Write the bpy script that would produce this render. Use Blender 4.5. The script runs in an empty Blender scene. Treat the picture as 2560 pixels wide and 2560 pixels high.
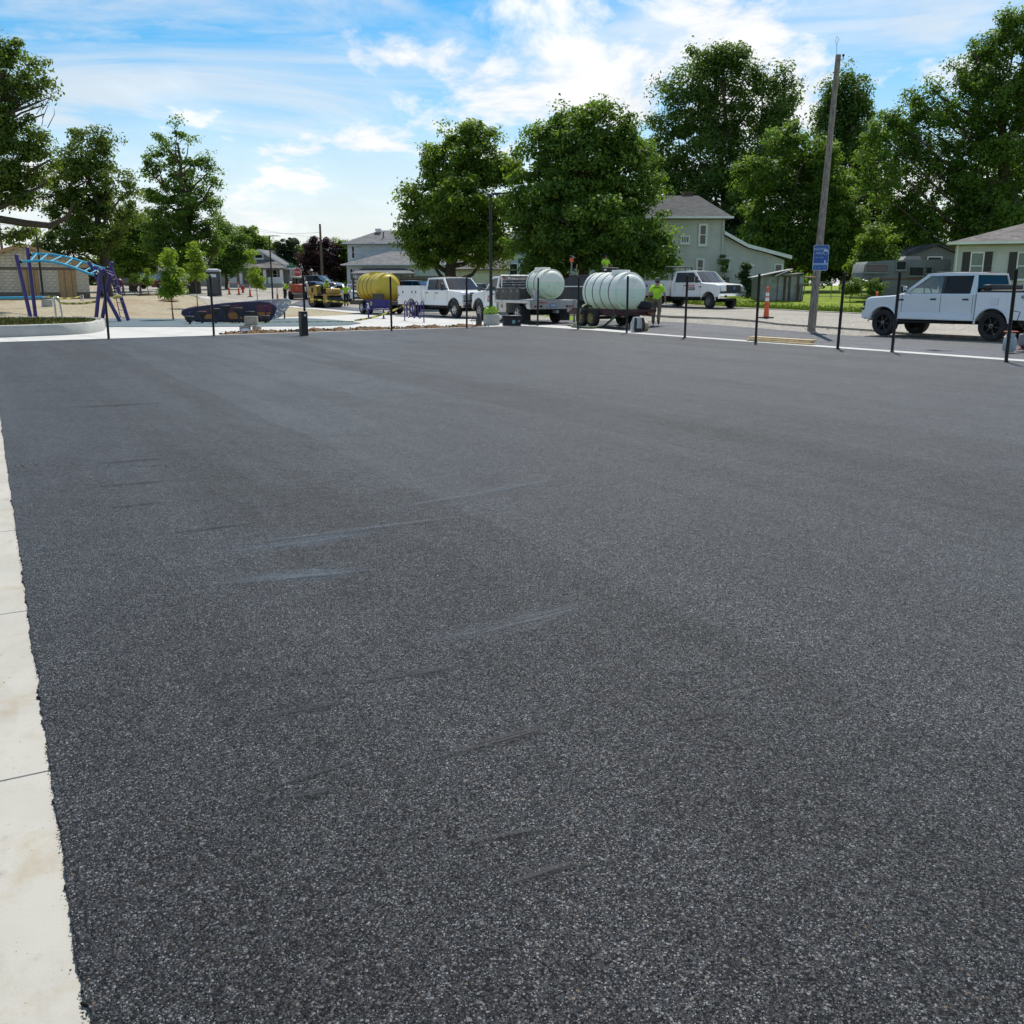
import bpy, bmesh, math, random
import numpy as np
from mathutils import Vector, Matrix
R = math.radians
random.seed(7); rng = np.random.default_rng(11)
scene = bpy.context.scene
col = scene.collection

# ------------------------------------------------------------ camera
CAM_H = 1.55; FPX = 2367.0; PITCH = math.atan(562 / FPX)
cam_d = bpy.data.cameras.new('camera'); cam = bpy.data.objects.new('camera', cam_d); col.objects.link(cam)
cam.location = (0, 0, CAM_H); cam.rotation_euler = (math.pi / 2 - PITCH, 0, 0)
cam_d.sensor_width = 36; cam_d.lens = 36 * FPX / 2560; cam_d.clip_start = 0.05; cam_d.clip_end = 6000
scene.camera = cam
scene.render.resolution_x = scene.render.resolution_y = 1024

# ------------------------------------------------------------ sun, sky, exposure
SUN_EL, SUN_AZ = R(56), R(14)              # azimuth clockwise from +Y (the view direction)
sv = Vector((math.sin(SUN_AZ) * math.cos(SUN_EL), math.cos(SUN_AZ) * math.cos(SUN_EL), math.sin(SUN_EL)))
sun_d = bpy.data.lights.new('sun', 'SUN'); sun_d.energy = 4.2; sun_d.angle = R(0.55); sun_d.color = (1.0, 0.955, 0.88)
sun = bpy.data.objects.new('sun', sun_d); col.objects.link(sun)
sun.rotation_euler = (-sv).to_track_quat('-Z', 'Y').to_euler(); sun.location = (20, 60, 80)
world = bpy.data.worlds.new('World'); scene.world = world; world.use_nodes = True
def build_world():
    nt = world.node_tree; N = nt.nodes; L = nt.links; N.clear()
    def nd(t, **k):
        n = N.new(t)
        for a, b in k.items(): setattr(n, a, b)
        return n
    def mth(op, a, b=None, c=None, clamp=False):
        n = nd('ShaderNodeMath', operation=op, use_clamp=clamp)
        for i, q in enumerate((a, b, c)):
            if q is None: continue
            if hasattr(q, 'links') or hasattr(q, 'is_linked'): L.new(q, n.inputs[i])
            else: n.inputs[i].default_value = q
        return n.outputs[0]
    out = nd('ShaderNodeOutputWorld')
    sky = nd('ShaderNodeTexSky', sky_type='NISHITA', sun_disc=False, sun_elevation=SUN_EL, sun_rotation=SUN_AZ,
             altitude=250, air_density=1.0, dust_density=0.5, ozone_density=2.2)
    bg = nd('ShaderNodeBackground'); bg.inputs[1].default_value = 0.10
    hs = nd('ShaderNodeHueSaturation'); hs.inputs['Hue'].default_value = .488; hs.inputs['Saturation'].default_value = 1.55; hs.inputs['Value'].default_value = 1.0
    L.new(sky.outputs[0], hs.inputs['Color'])
    cb = nd('ShaderNodeBackground'); cb.inputs[0].default_value = (0.965, 0.985, 1.0, 1); cb.inputs[1].default_value = 0.7
    tc = nd('ShaderNodeTexCoord'); sp = nd('ShaderNodeSeparateXYZ'); L.new(tc.outputs['Generated'], sp.inputs[0])
    x, y, z = sp.outputs
    zz = mth('ADD', mth('MAXIMUM', z, 0.0), 0.16)
    u = mth('DIVIDE', x, zz); v = mth('DIVIDE', y, zz)
    def coord(au, av, bu, bv, off):
        c = nd('ShaderNodeCombineXYZ')
        L.new(mth('ADD', mth('MULTIPLY', u, au), mth('MULTIPLY', v, av)), c.inputs[0])
        L.new(mth('ADD', mth('MULTIPLY', u, bu), mth('MULTIPLY', v, bv)), c.inputs[1])
        c.inputs[2].default_value = off
        return c.outputs[0]
    def noise(vec, scale, det, rough=0.55, dist=0.0):
        n = nd('ShaderNodeTexNoise'); n.inputs['Scale'].default_value = scale; n.inputs['Detail'].default_value = det
        n.inputs['Roughness'].default_value = rough; n.inputs['Distortion'].default_value = dist; L.new(vec, n.inputs['Vector'])
        return n.outputs[0]
    def ramp(val, lo, hi):
        n = nd('ShaderNodeMapRange', interpolation_type='SMOOTHSTEP'); L.new(val, n.inputs[0])
        n.inputs[1].default_value = lo; n.inputs[2].default_value = hi
        return n.outputs[0]
    c1 = coord(1, 0, 0, .62, 14.1)
    big = noise(c1, 0.70, 2.0, .5)
    puff = noise(c1, 2.3, 9.0, .58, .3)
    cum = ramp(mth('ADD', mth('MULTIPLY', big, .50), mth('MULTIPLY', puff, .62)), .565, .67)
    c2 = coord(.55, .62, -.62, .85, 26.4)
    wisp = noise(c2, 0.95, 8.0, .60, 1.3)
    cir = mth('MULTIPLY', ramp(wisp, .42, .70), .74)
    rip = mth('MULTIPLY', ramp(noise(coord(3.2, 2.0, -2.0, 6.0, 1.7), 1.2, 5.0, .6, .4), .40, .75), .6)
    veil = ramp(noise(coord(.5, .2, -.2, .5, 7.7), .9, 2.0, .5), .42, .62)
    al = mth('MAXIMUM', cum, mth('MAXIMUM', cir, mth('MULTIPLY', rip, veil)))
    hz = mth('MULTIPLY', ramp(z, .25, .0), .93)          # pale air low over the horizon
    al = mth('MAXIMUM', al, hz)
    L.new(mth('ADD', mth('MULTIPLY', ramp(puff, .42, .70), .13), mth('ADD', .64, mth('MULTIPLY', noise(c1, 4.5, 6.0, .6), .06))), cb.inputs[1])     # thick and thin parts of the cloud
    mx = nd('ShaderNodeMixShader'); L.new(al, mx.inputs[0]); L.new(hs.outputs[0], bg.inputs[0])
    L.new(bg.outputs[0], mx.inputs[1]); L.new(cb.outputs[0], mx.inputs[2]); L.new(mx.outputs[0], out.inputs[0])
build_world()
vs_ = scene.view_settings; vs_.view_transform = 'Standard'; vs_.look = 'None'; vs_.gamma = 1; vs_.use_curve_mapping = False
vs_.exposure = 0.42
scene.cycles.max_bounces = 8; scene.cycles.transparent_max_bounces = 12; scene.cycles.transmission_bounces = 6
scene.cycles.use_denoising = True; scene.cycles.sample_clamp_indirect = 4.0; scene.cycles.adaptive_threshold = 0.006
# ------------------------------------------------------------ terrain and pixel-to-ground helpers
CT, ST = math.cos(PITCH), math.sin(PITCH)
def sm(t): t = min(1, max(0, t)); return t * t * (3 - 2 * t)
def hgt(x, y):
    l = np.interp(y, [0, 55, 62, 74, 86, 92, 105, 125, 250, 900], [0, 0, .03, .08, .4, .6, 1.25, 1.75, 2.0, 2.0])
    ll = np.interp(y, [0, 46, 58, 73, 100, 125, 250], [0, 0, .35, .72, 1.0, 1.75, 2.0])
    r = np.interp(y, [0, 33, 40, 52, 58, 70, 100, 250], [0, 0, .2, .35, .45, .95, 1.3, 2.0])
    a = sm((-19 - x) / 9); b = sm((x - 1) / 7)
    return float(l * (1 - a) * (1 - b) + ll * a + r * b)
def ray(px, py):
    u = (px - 1280) / FPX; v = -(py - 1280) / FPX
    return u, CT + v * ST, -ST + v * CT
def P3(px, py, Y):
    x, y, w = ray(px, py); t = Y / y
    return Vector((x * t, Y, CAM_H + w * t))
def gp(px, py, dz=0.0):
    x, y, w = ray(px, py); z = 0
    if w > -1e-4: w = -1e-4
    for _ in range(40):
        t = (z - CAM_H) / w; t = min(t, 400)
        z = z * .5 + .5 * hgt(x * t, y * t)
    return Vector((x * t, y * t, hgt(x * t, y * t) + dz))
def onY(px, Y, py=730):
    p = P3(px, py, Y); return Vector((p.x, Y, hgt(p.x, Y)))
ES = Vector((-.46, .888, 0)); EN = Vector((.888, .46, 0)); SB = Vector((.5, 39.6, 0))   # street frame
def st(s, n, dz=0.0):
    p = SB + ES * s + EN * n
    return Vector((p.x, p.y, hgt(p.x, p.y) + dz))

# ------------------------------------------------------------ materials
MATS = {}
class NB:
    def __init__(s, name):
        s.m = bpy.data.materials.new(name); s.m.use_nodes = True; s.nt = s.m.node_tree; s.nt.nodes.clear()
        s.out = s.nt.nodes.new('ShaderNodeOutputMaterial'); s.tc = s.nt.nodes.new('ShaderNodeTexCoord')
    def nd(s, t, ins=None, **k):
        n = s.nt.nodes.new(t)
        for a, b in k.items(): setattr(n, a, b)
        for a, b in (ins or {}).items(): s.set(n.inputs[a], b)
        return n
    def set(s, i, v):
        if isinstance(v, bpy.types.NodeSocket): s.nt.links.new(v, i)
        elif isinstance(v, (tuple, list)) and len(v) == 3 and i.type == 'RGBA': i.default_value = (*v, 1)
        else: i.default_value = v
    def math(s, op, a, b=0.0, clamp=False):
        n = s.nd('ShaderNodeMath', {0: a, 1: b}, operation=op, use_clamp=clamp); return n.outputs[0]
    def mapr(s, v, a, b, c=0.0, d=1.0, it='SMOOTHSTEP'):
        return s.nd('ShaderNodeMapRange', {0: v, 1: a, 2: b, 3: c, 4: d}, interpolation_type=it).outputs[0]
    def noise(s, scale, det=3, rough=.55, vec=None, dist=0.0):
        return s.nd('ShaderNodeTexNoise', {'Vector': vec or s.tc.outputs['Object'], 'Scale': scale, 'Detail': det, 'Roughness': rough, 'Distortion': dist}).outputs[0]
    def vor(s, scale, vec=None, feat='F1'):
        return s.nd('ShaderNodeTexVoronoi', {'Vector': vec or s.tc.outputs['Object'], 'Scale': scale}, feature=feat)
    def mapping(s, scale=(1, 1, 1), rot=(0, 0, 0), loc=(0, 0, 0), vec=None):
        return s.nd('ShaderNodeMapping', {'Vector': vec or s.tc.outputs['Object'], 'Scale': scale, 'Rotation': rot, 'Location': loc}).outputs[0]
    def mix(s, f, a, b, blend='MIX'):
        n = s.nd('ShaderNodeMix', {0: f}, data_type='RGBA', blend_type=blend); s.set(n.inputs[6], a); s.set(n.inputs[7], b); return n.outputs[2]
    def bump(s, h, strength=.3, dist=.01, normal=None):
        n = s.nd('ShaderNodeBump', {'Height': h, 'Strength': strength, 'Distance': dist})
        if normal is not None: s.set(n.inputs['Normal'], normal)
        return n.outputs[0]
    def bsdf(s, **k):
        n = s.nd('ShaderNodeBsdfPrincipled')
        names = {'col': 'Base Color', 'rough': 'Roughness', 'metal': 'Metallic', 'spec': 'Specular IOR Level', 'coat': 'Coat Weight', 'normal': 'Normal', 'trans': 'Transmission Weight', 'ior': 'IOR', 'alpha': 'Alpha', 'sss': 'Subsurface Weight'}
        for a, b in k.items(): s.set(n.inputs[names[a]], b)
        return n
    def done(s, sh):
        s.nt.links.new(sh.outputs[0] if hasattr(sh, 'outputs') else sh, s.out.inputs[0]); MATS[s.m.name] = s.m; return s.m
def mat(name, c, rough=.55, metal=0.0, var=.12, vs=3.0, bump=0.0, bs=40.0, coat=0.0, spec=.5, dirt=0.0, dirtcol=(.16, .13, .1)):
    if name in MATS: return MATS[name]
    b = NB(name); n = b.noise(vs, 5, .6)
    k = b.mapr(n, .3, .7)
    cc = b.mix(k, tuple(x * (1 - var) for x in c), tuple(min(1, x * (1 + var)) for x in c))
    if dirt:
        d = b.mapr(b.noise(vs * 1.7, 6, .65, vec=b.mapping(scale=(1, 1, .5), loc=(3, 7, 1))), .5, .72, 0, dirt)
        cc = b.mix(d, cc, dirtcol)
    kw = {}
    if bump: kw['normal'] = b.bump(b.noise(bs, 3), bump, .01)
    r = b.mapr(b.noise(vs * 2.3, 3), .3, .7, max(0, rough - .06), min(1, rough + .06))
    return b.done(b.bsdf(col=cc, rough=r, metal=metal, coat=coat, spec=spec, **kw))

# ------------------------------------------------------------ mesh builder
class MB:
    def __init__(s): s.v = []; s.f = []
    def add(s, vs, fs):
        o = len(s.v); s.v += [tuple(p) for p in vs]; s.f += [tuple(i + o for i in f) for f in fs]; return s
    def box(s, c, d, rz=0.0, ch=0.0, M=None):
        x, y, z = (q / 2 for q in d); c = Vector(c)
        rot = Matrix.Rotation(rz, 3, 'Z')
        if M is not None: rot = rot @ M
        if ch <= 0:
            vs = [(sx * x, sy * y, sz * z) for sx in (-1, 1) for sy in (-1, 1) for sz in (-1, 1)]
            fs = [(0, 1, 3, 2), (4, 6, 7, 5), (0, 4, 5, 1), (2, 3, 7, 6), (0, 2, 6, 4), (1, 5, 7, 3)]
        else:
            ch = min(ch, x * .9, y * .9, z * .9); vs = []; idx = {}
            for sx in (-1, 1):
                for sy in (-1, 1):
                    for sz in (-1, 1):
                        for ax in range(3):
                            p = [sx * (x - ch), sy * (y - ch), sz * (z - ch)]; p[ax] = (sx * x, sy * y, sz * z)[ax]
                            idx[sx, sy, sz, ax] = len(vs); vs.append(p)
            fs = []
            def q(ax, sg):
                a, b2 = [i for i in range(3) if i != ax]; r = []
                for u, w in ((-1, -1), (1, -1), (1, 1), (-1, 1)):
                    k = [0, 0, 0]; k[ax] = sg; k[a] = u; k[b2] = w; r.append(idx[k[0], k[1], k[2], ax])
                fs.append(tuple(r))
            for ax in range(3):
                for sg in (-1, 1): q(ax, sg)
            for ax in range(3):
                a, b2 = [i for i in range(3) if i != ax]
                for u in (-1, 1):
                    for w in (-1, 1):
                        k0 = [0, 0, 0]; k0[a] = u; k0[b2] = w; k1 = list(k0); k0[ax] = -1; k1[ax] = 1
                        fs.append((idx[(*k0, a)], idx[(*k1, a)], idx[(*k1, b2)], idx[(*k0, b2)]))
            for k in [(a, b2, c2) for a in (-1, 1) for b2 in (-1, 1) for c2 in (-1, 1)]: fs.append(tuple(idx[(*k, ax)] for ax in range(3)))
        return s.add([rot @ Vector(p) + c for p in vs], fs)
    def tube(s, pts, r, n=8, cap=True, closed=False):
        pts = [Vector(p) for p in pts]; m = len(pts); rs = r if isinstance(r, (list, tuple)) else [r] * m
        vs = []; up = None
        for i, p in enumerate(pts):
            if closed: t = pts[(i + 1) % m] - pts[i - 1]
            else: t = pts[min(i + 1, m - 1)] - pts[max(i - 1, 0)]
            if t.length < 1e-9: t = Vector((0, 0, 1))
            t.normalize()
            if up is None: up = t.orthogonal().normalized()
            else:
                up = up - t * up.dot(t)
                up = up.normalized() if up.length > 1e-6 else t.orthogonal().normalized()
            w = t.cross(up)
            vs += [p + (up * math.cos(a) + w * math.sin(a)) * rs[i] for a in [2 * math.pi * k / n for k in range(n)]]
        fs = []
        for i in range(m if closed else m - 1):
            j = (i + 1) % m
            fs += [(i * n + k, i * n + (k + 1) % n, j * n + (k + 1) % n, j * n + k) for k in range(n)]
        if cap and not closed: fs += [tuple(range(n - 1, -1, -1)), tuple(range((m - 1) * n, m * n))]
        return s.add(vs, fs)
    def lathe(s, prof, n=16, c=(0, 0, 0), ax='z', cap=True):
        vs = []; c = Vector(c)
        for r, t in prof:
            for k in range(n):
                a = 2 * math.pi * k / n; u, w = r * math.cos(a), r * math.sin(a)
                vs.append(c + Vector({'z': (u, w, t), 'x': (t, u, w), 'y': (w, t, u)}[ax]))
        fs = [(i * n + k, i * n + (k + 1) % n, (i + 1) * n + (k + 1) % n, (i + 1) * n + k) for i in range(len(prof) - 1) for k in range(n)]
        if cap and prof[0][0] > 1e-6: fs.append(tuple(range(n - 1, -1, -1)))
        if cap and prof[-1][0] > 1e-6: fs.append(tuple(range((len(prof) - 1) * n, len(prof) * n)))
        return s.add(vs, fs)
    def loft(s, secs, cap=True):
        n = len(secs[0]); vs = [p for q in secs for p in q]
        fs = [(i * n + k, i * n + (k + 1) % n, (i + 1) * n + (k + 1) % n, (i + 1) * n + k) for i in range(len(secs) - 1) for k in range(n)]
        if cap: fs += [tuple(range(n - 1, -1, -1)), tuple(range((len(secs) - 1) * n, len(secs) * n))]
        return s.add(vs, fs)
    def prism(s, poly, a, b, ax='y'):
        f = {'y': lambda p, t: (p[0], t, p[1]), 'x': lambda p, t: (t, p[0], p[1]), 'z': lambda p, t: (p[0], p[1], t)}[ax]
        return s.loft([[f(p, a) for p in poly], [f(p, b) for p in poly]])
    def grid(s, rows):
        m = len(rows[0]); vs = [p for r in rows for p in r]
        return s.add(vs, [(i * m + k, i * m + k + 1, (i + 1) * m + k + 1, (i + 1) * m + k) for i in range(len(rows) - 1) for k in range(m - 1)])
    def ball(s, c, r, nu=12, nv=8):
        c = Vector(c); r = (r, r, r) if not isinstance(r, (tuple, list)) else r
        rows = [[c + Vector((r[0] * math.sin(math.pi * j / nv) * math.cos(2 * math.pi * i / nu), r[1] * math.sin(math.pi * j / nv) * math.sin(2 * math.pi * i / nu), r[2] * math.cos(math.pi * j / nv))) for i in range(nu + 1)] for j in range(nv + 1)]
        return s.grid(rows)
    def mesh(s, name, m=None, smooth=38):
        me = bpy.data.meshes.new(name); me.from_pydata(s.v, [], s.f)
        bm = bmesh.new(); bm.from_mesh(me); bmesh.ops.remove_doubles(bm, verts=bm.verts, dist=1e-5); bmesh.ops.recalc_face_normals(bm, faces=bm.faces); bm.to_mesh(me); bm.free()
        if smooth:
            me.polygons.foreach_set('use_smooth', [True] * len(me.polygons)); me.set_sharp_from_angle(angle=R(smooth))
        if m is not None: me.materials.append(m)
        return me
    def build(s, name, m, parent=None, smooth=38, label=None):
        return link(name, s.mesh(name, m, smooth), parent, label)
def link(name, me, parent=None, label=None):
    o = bpy.data.objects.new(name, me); col.objects.link(o)
    if parent is not None: o.parent = parent
    if label: o['label'] = label
    return o
def tag(o, label, cat=None, group=None, kind=None):
    o['label'] = label
    if cat: o['category'] = cat
    if group: o['group'] = group
    if kind: o['kind'] = kind
    return o
def thing(name, label, cat, loc=(0, 0, 0), rz=0.0, group=None):
    o = bpy.data.objects.new(name, None); col.objects.link(o); o.location = loc; o.rotation_euler = (0, 0, rz)
    o.empty_display_size = .2
    return tag(o, label, cat, group)
def copy_tree(o, parent=None):
    c = o.copy(); col.objects.link(c); c.parent = parent
    for ch in [q for q in bpy.data.objects if q.parent == o]: copy_tree(ch, c)
    return c
def B(name, m, parent, c, d, rz=0.0, ch=0.0, label=None): return MB().box(c, d, rz, ch).build(name, m, parent, label=label)
def text(name, s, size, m, parent, loc, rot, ext=.002, ax='CENTER'):
    cu = bpy.data.curves.new(name, 'FONT'); cu.body = s; cu.size = size; cu.extrude = ext; cu.align_x = ax; cu.align_y = 'CENTER'; cu.materials.append(m)
    tmp = bpy.data.objects.new('tmp', cu); col.objects.link(tmp); me = bpy.data.meshes.new_from_object(tmp); bpy.data.objects.remove(tmp)
    o = link(name, me, parent); o.location = loc; o.rotation_euler = rot; return o
def heading(v): return math.atan2(v[1], v[0])
# ------------------------------------------------------------ ground materials
def m_asphalt(name, dark=1.0, speck=1.0):
    b = NB(name)
    v1 = b.vor(150.0); v2 = b.vor(330.0)
    rnd = b.nd('ShaderNodeSeparateColor', {0: v1.outputs['Color']}).outputs
    rnd2 = b.nd('ShaderNodeSeparateColor', {0: v2.outputs['Color']}).outputs
    base = b.mix(b.mapr(rnd[0], .15, 1.0), (.0012 * dark, .0012 * dark, .0015 * dark), (.0095 * dark, .0097 * dark, .0115 * dark))
    base = b.mix(b.mapr(rnd2[1], .50, .98, 0, .9), base, (.036 * dark, .037 * dark, .042 * dark))
    base = b.mix(b.mapr(rnd2[0], .91, .99, 0, speck), base, (.22, .225, .24))  # sun sparkle of the pale stones painted in as colour, next line too
    base = b.mix(b.mapr(rnd[1], .93, .985, 0, speck * .8), base, (.15, .152, .155))
    base = b.mix(b.mapr(rnd[2], .991, .997, 0, speck * .8), base, (.15, .11, .08))
    base = b.mix(b.mapr(v1.outputs['Distance'], .5, .85, 0, .8), base, (.0025, .0025, .003))      # pits between the stones
    rot = b.mapping(rot=(0, 0, R(-28.6))); u = b.nd('ShaderNodeSeparateXYZ', {0: rot}).outputs[0]
    big = b.noise(.23, 4, .6); mid = b.noise(1.0, 5, .62, vec=b.mapping(scale=(1.1, .10, 1), vec=rot)); pat = b.noise(2.3, 5, .62)
    lane = b.nd('ShaderNodeTexWhiteNoise', {'W': b.nd('ShaderNodeMath', {0: b.math('MULTIPLY', b.math('ADD', u, b.math('MULTIPLY', big, .5)), 1 / 1.55)}, operation='FLOOR').outputs[0]}, noise_dimensions='1D').outputs['Value']
    fr = b.nd('ShaderNodeMath', {0: b.math('MULTIPLY', b.math('ADD', u, b.math('MULTIPLY', b.noise(.9, 2), .10)), 1 / 3.1)}, operation='FRACT').outputs[0]
    sm_ = b.math('MULTIPLY', b.mapr(b.math('ABSOLUTE', b.math('SUBTRACT', fr, .5)), .022, .0), b.mapr(b.noise(1.7, 3), .35, .65))
    k = b.math('ADD', b.math('ADD', b.mapr(big, .3, .7, -.14, .14), b.mapr(mid, .3, .7, -.22, .22)), b.math('ADD', b.mapr(lane, 0, 1, -.16, .16, it='LINEAR'), b.mapr(pat, .3, .7, -.10, .10)))
    k = b.math('ADD', k, b.math('ADD', b.mapr(b.noise(13, 3, .7), .3, .7, -.2, .2), b.mapr(b.noise(45, 2, .7), .3, .7, -.22, .22)))
    g_ = b.math('SUBTRACT', b.math('ADD', k, 1.0), b.math('MULTIPLY', sm_, .4))
    base = b.nd('ShaderNodeVectorMath', {0: base, 3: g_}, operation='SCALE').outputs[0]
    hgt1 = b.math('SUBTRACT', b.math('MULTIPLY', rnd[2], .55), v1.outputs['Distance'])
    hgt2 = b.math('SUBTRACT', b.math('MULTIPLY', rnd2[2], .5), v2.outputs['Distance'])
    n1 = b.bump(hgt2, .6, .0020)
    n2 = b.bump(hgt1, .75, .0048, normal=n1)
    rough = b.math('SUBTRACT', b.mapr(rnd[0], 0, 1, .34, .66, it='LINEAR'), b.math('MULTIPLY', k, .22))
    return b.done(b.bsdf(col=base, rough=rough, spec=b.mapr(rnd[1], .2, 1.0, .10, .46), normal=n2))
def m_concrete(name, c=(.46, .455, .43), stain=.35, bs=1.0):
    b = NB(name)
    base = b.mix(b.mapr(b.noise(1.1, 6, .62), .3, .7), tuple(x * .9 for x in c), tuple(min(1, x * 1.07) for x in c))
    base = b.mix(b.mapr(b.noise(5.0, 6, .7, vec=b.mapping(scale=(1, .35, 1), vec=b.mapping(rot=(0, 0, R(-28.6))))), .52, .74, 0, stain), base, (c[0] * .68, c[1] * .6, c[2] * .48))
    base = b.mix(b.mapr(b.noise(14, 4, .6), .60, .78, 0, .5), base, tuple(x * .62 for x in c))
    base = b.mix(b.mapr(b.noise(3.1, 7, .72, vec=b.mapping(loc=(5, 2, 0))), .50, .72, 0, stain), base, (c[0] * .80, c[1] * .66, c[2] * .44))
    bl = b.vor(5.0); base = b.mix(b.mapr(b.math('ADD', bl.outputs['Distance'], b.math('MULTIPLY', b.noise(9, 3), .2)), .24, .16, 0, .45), base, tuple(x * .6 for x in c))
    sp = b.vor(26.0); base = b.mix(b.mapr(sp.outputs['Distance'], .10, .05, 0, .5), base, (.16, .13, .10))
    broom = b.noise(9.0, 3, .6, vec=b.mapping(scale=(2, 26, 1), vec=b.mapping(rot=(0, 0, R(-28.6)))))
    nrm = b.bump(b.math('ADD', b.math('MULTIPLY', broom, .6), b.math('MULTIPLY', b.noise(160, 3), .5)), .22 * bs, .006)
    return b.done(b.bsdf(col=base, rough=.82, spec=.25, normal=nrm))
def m_gravel(name, c, scale=28.0, bump=.8, contrast=.5, patch=None):
    b = NB(name); v = b.vor(scale); r = b.nd('ShaderNodeSeparateColor', {0: v.outputs['Color']}).outputs
    base = b.mix(r[0], tuple(x * (1 - contrast) for x in c), tuple(min(1, x * (1 + contrast)) for x in c))
    base = b.mix(b.mapr(b.noise(.6, 6, .65), .35, .7, 0, .6), base, tuple(x * .78 for x in c))
    if patch: base = b.mix(b.mapr(b.noise(.35, 6, .66, vec=b.mapping(scale=(1, .3, 1), vec=b.mapping(rot=(0, 0, R(-28.6))))), .48, .66, 0, .75), base, patch)
    base = b.mix(b.mapr(v.outputs['Distance'], .45, .8, 0, .6), base, tuple(x * .35 for x in c))
    return b.done(b.bsdf(col=base, rough=.93, spec=.15, normal=b.bump(b.math('SUBTRACT', r[1], v.outputs['Distance']), bump, .03)))
def m_lawn(name, a=(.145, .215, .018), c=(.26, .33, .033)):
    b = NB(name)
    base = b.mix(b.mapr(b.noise(.8, 6, .7), .3, .7), a, c)
    base = b.mix(b.mapr(b.noise(22, 4, .7), .35, .7, 0, .5), base, tuple(x * .55 for x in a))
    return b.done(b.bsdf(col=base, rough=.9, spec=.12, normal=b.bump(b.noise(38, 5, .75), .9, .06)))
ASPH = m_asphalt('court_asphalt'); ASPH2 = m_asphalt('street_asphalt', dark=4.4, speck=.6)
CONC = m_concrete('concrete'); CONC2 = m_concrete('planter_concrete', (.40, .40, .375), .25); CONC3 = m_concrete('strip_concrete', (.375, .358, .315), .55)
SEED = m_gravel('seeded_dirt', (.36, .31, .215), 9.0, .5, .22, patch=(.27, .19, .115)); MULCH = m_gravel('brown_dirt', (.19, .122, .068), 22.0, 1.0, .55)
GRAV = m_gravel('gravel', (.36, .335, .29), 16.0, 1.0, .5); MILL = m_gravel('milled_road', (.36, .335, .29), 12.0, .6, .25, patch=(.24, .222, .19))
LAWN = m_lawn('lawn_grass'); LAWN2 = m_lawn('rough_grass', (.10, .12, .03), (.19, .19, .055))
def m_rubber():
    b = NB('blue_rubber'); v = b.vor(120.0); r = b.nd('ShaderNodeSeparateColor', {0: v.outputs['Color']}).outputs
    base = b.mix(r[0], (.05, .085, .10), (.12, .165, .185)); base = b.mix(b.mapr(b.noise(.7, 4), .35, .7, 0, .35), base, (.15, .17, .175))
    return b.done(b.bsdf(col=base, rough=.85, spec=.2, normal=b.bump(r[1], .5, .004)))
RUBBER = m_rubber()

# ------------------------------------------------------------ sheets
def drape(name, poly, dz, m, res=4.0, label=None, cat=None, kind='structure', skirt=0.0, parent=None):
    bm = bmesh.new(); bm.faces.new([bm.verts.new((p[0], p[1], 0)) for p in poly])
    for ax in (0, 1):
        lo = min(p[ax] for p in poly); hi = max(p[ax] for p in poly); k = math.ceil(lo / res) * res
        while k < hi:
            no = (1, 0, 0) if ax == 0 else (0, 1, 0); co = (k, 0, 0) if ax == 0 else (0, k, 0)
            bmesh.ops.bisect_plane(bm, geom=bm.verts[:] + bm.edges[:] + bm.faces[:], plane_co=co, plane_no=no); k += res
    for v in bm.verts: v.co.z = hgt(v.co.x, v.co.y) + dz
    bmesh.ops.recalc_face_normals(bm, faces=bm.faces)
    for f in bm.faces:
        if f.normal.z < 0: f.normal_flip()
    if skirt:
        r = bmesh.ops.extrude_edge_only(bm, edges=[e for e in bm.edges if e.is_boundary])
        for v in [q for q in r['geom'] if isinstance(q, bmesh.types.BMVert)]: v.co.z -= skirt
    me = bpy.data.meshes.new(name); bm.to_mesh(me); bm.free(); me.materials.append(m)
    o = link(name, me, parent)
    if parent is None: tag(o, label or name.replace('_', ' '), cat, kind=kind)
    return o
def gxy(*pp): return [tuple(gp(*p))[:2] for p in pp]
def stxy(*pp): return [tuple(st(*p))[:2] for p in pp]
# the big sheet out to the horizon
xs = [-3000, -1200, -500, -250, -160] + list(np.arange(-120, 121, 4.0)) + [160, 250, 500, 1200, 3000]
ys = [-400, -60, -20] + list(np.arange(0, 141, 3.0)) + [160, 200, 260, 400, 800, 1600, 4000]
g = MB().grid([[(x, y, hgt(x, y) - .06) for x in xs] for y in ys]).build('ground', LAWN, smooth=0)
tag(g, 'wide grassy ground under and beyond the lots out to the horizon', kind='structure')

# court
A0 = Vector((-15.0, 27.56, 0)); B0 = Vector((.55, 39.65, 0)); dl = Vector((5.41, -9.93, 0)).normalized(); nl = Vector((dl.y, -dl.x, 0))   # nl: away from the court, to the left
E0 = Vector((-.92, 1.74, 0)); far_t = (A0 - E0).dot(dl)
edge = []; t = 6.0; ro = 0.0
rr = random.Random(3)
while t > -14.0:
    ro = ro * .8 + rr.gauss(0, .0019); spike = (rr.random() < .06) * rr.uniform(.003, .011)
    edge.append(E0 + dl * t + nl * (ro + spike)); t -= .012 if t > -4 else .03
edge.append(A0)
court_poly = [(*p[:2], 0) for p in edge] + [(B0.x, B0.y, 0), (B0.x + 25, B0.y - 46.2, 0)]
n = len(court_poly)
mb = MB(); mb.add(court_poly + [(p[0], p[1], -.03) for p in court_poly], [tuple(range(n))] + [(i, (i + 1) % n, n + (i + 1) % n, n + i) for i in range(n)])
court = mb.build('asphalt_court', ASPH, smooth=0); tag(court, 'fresh black asphalt court filling the whole foreground', kind='structure')

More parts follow.
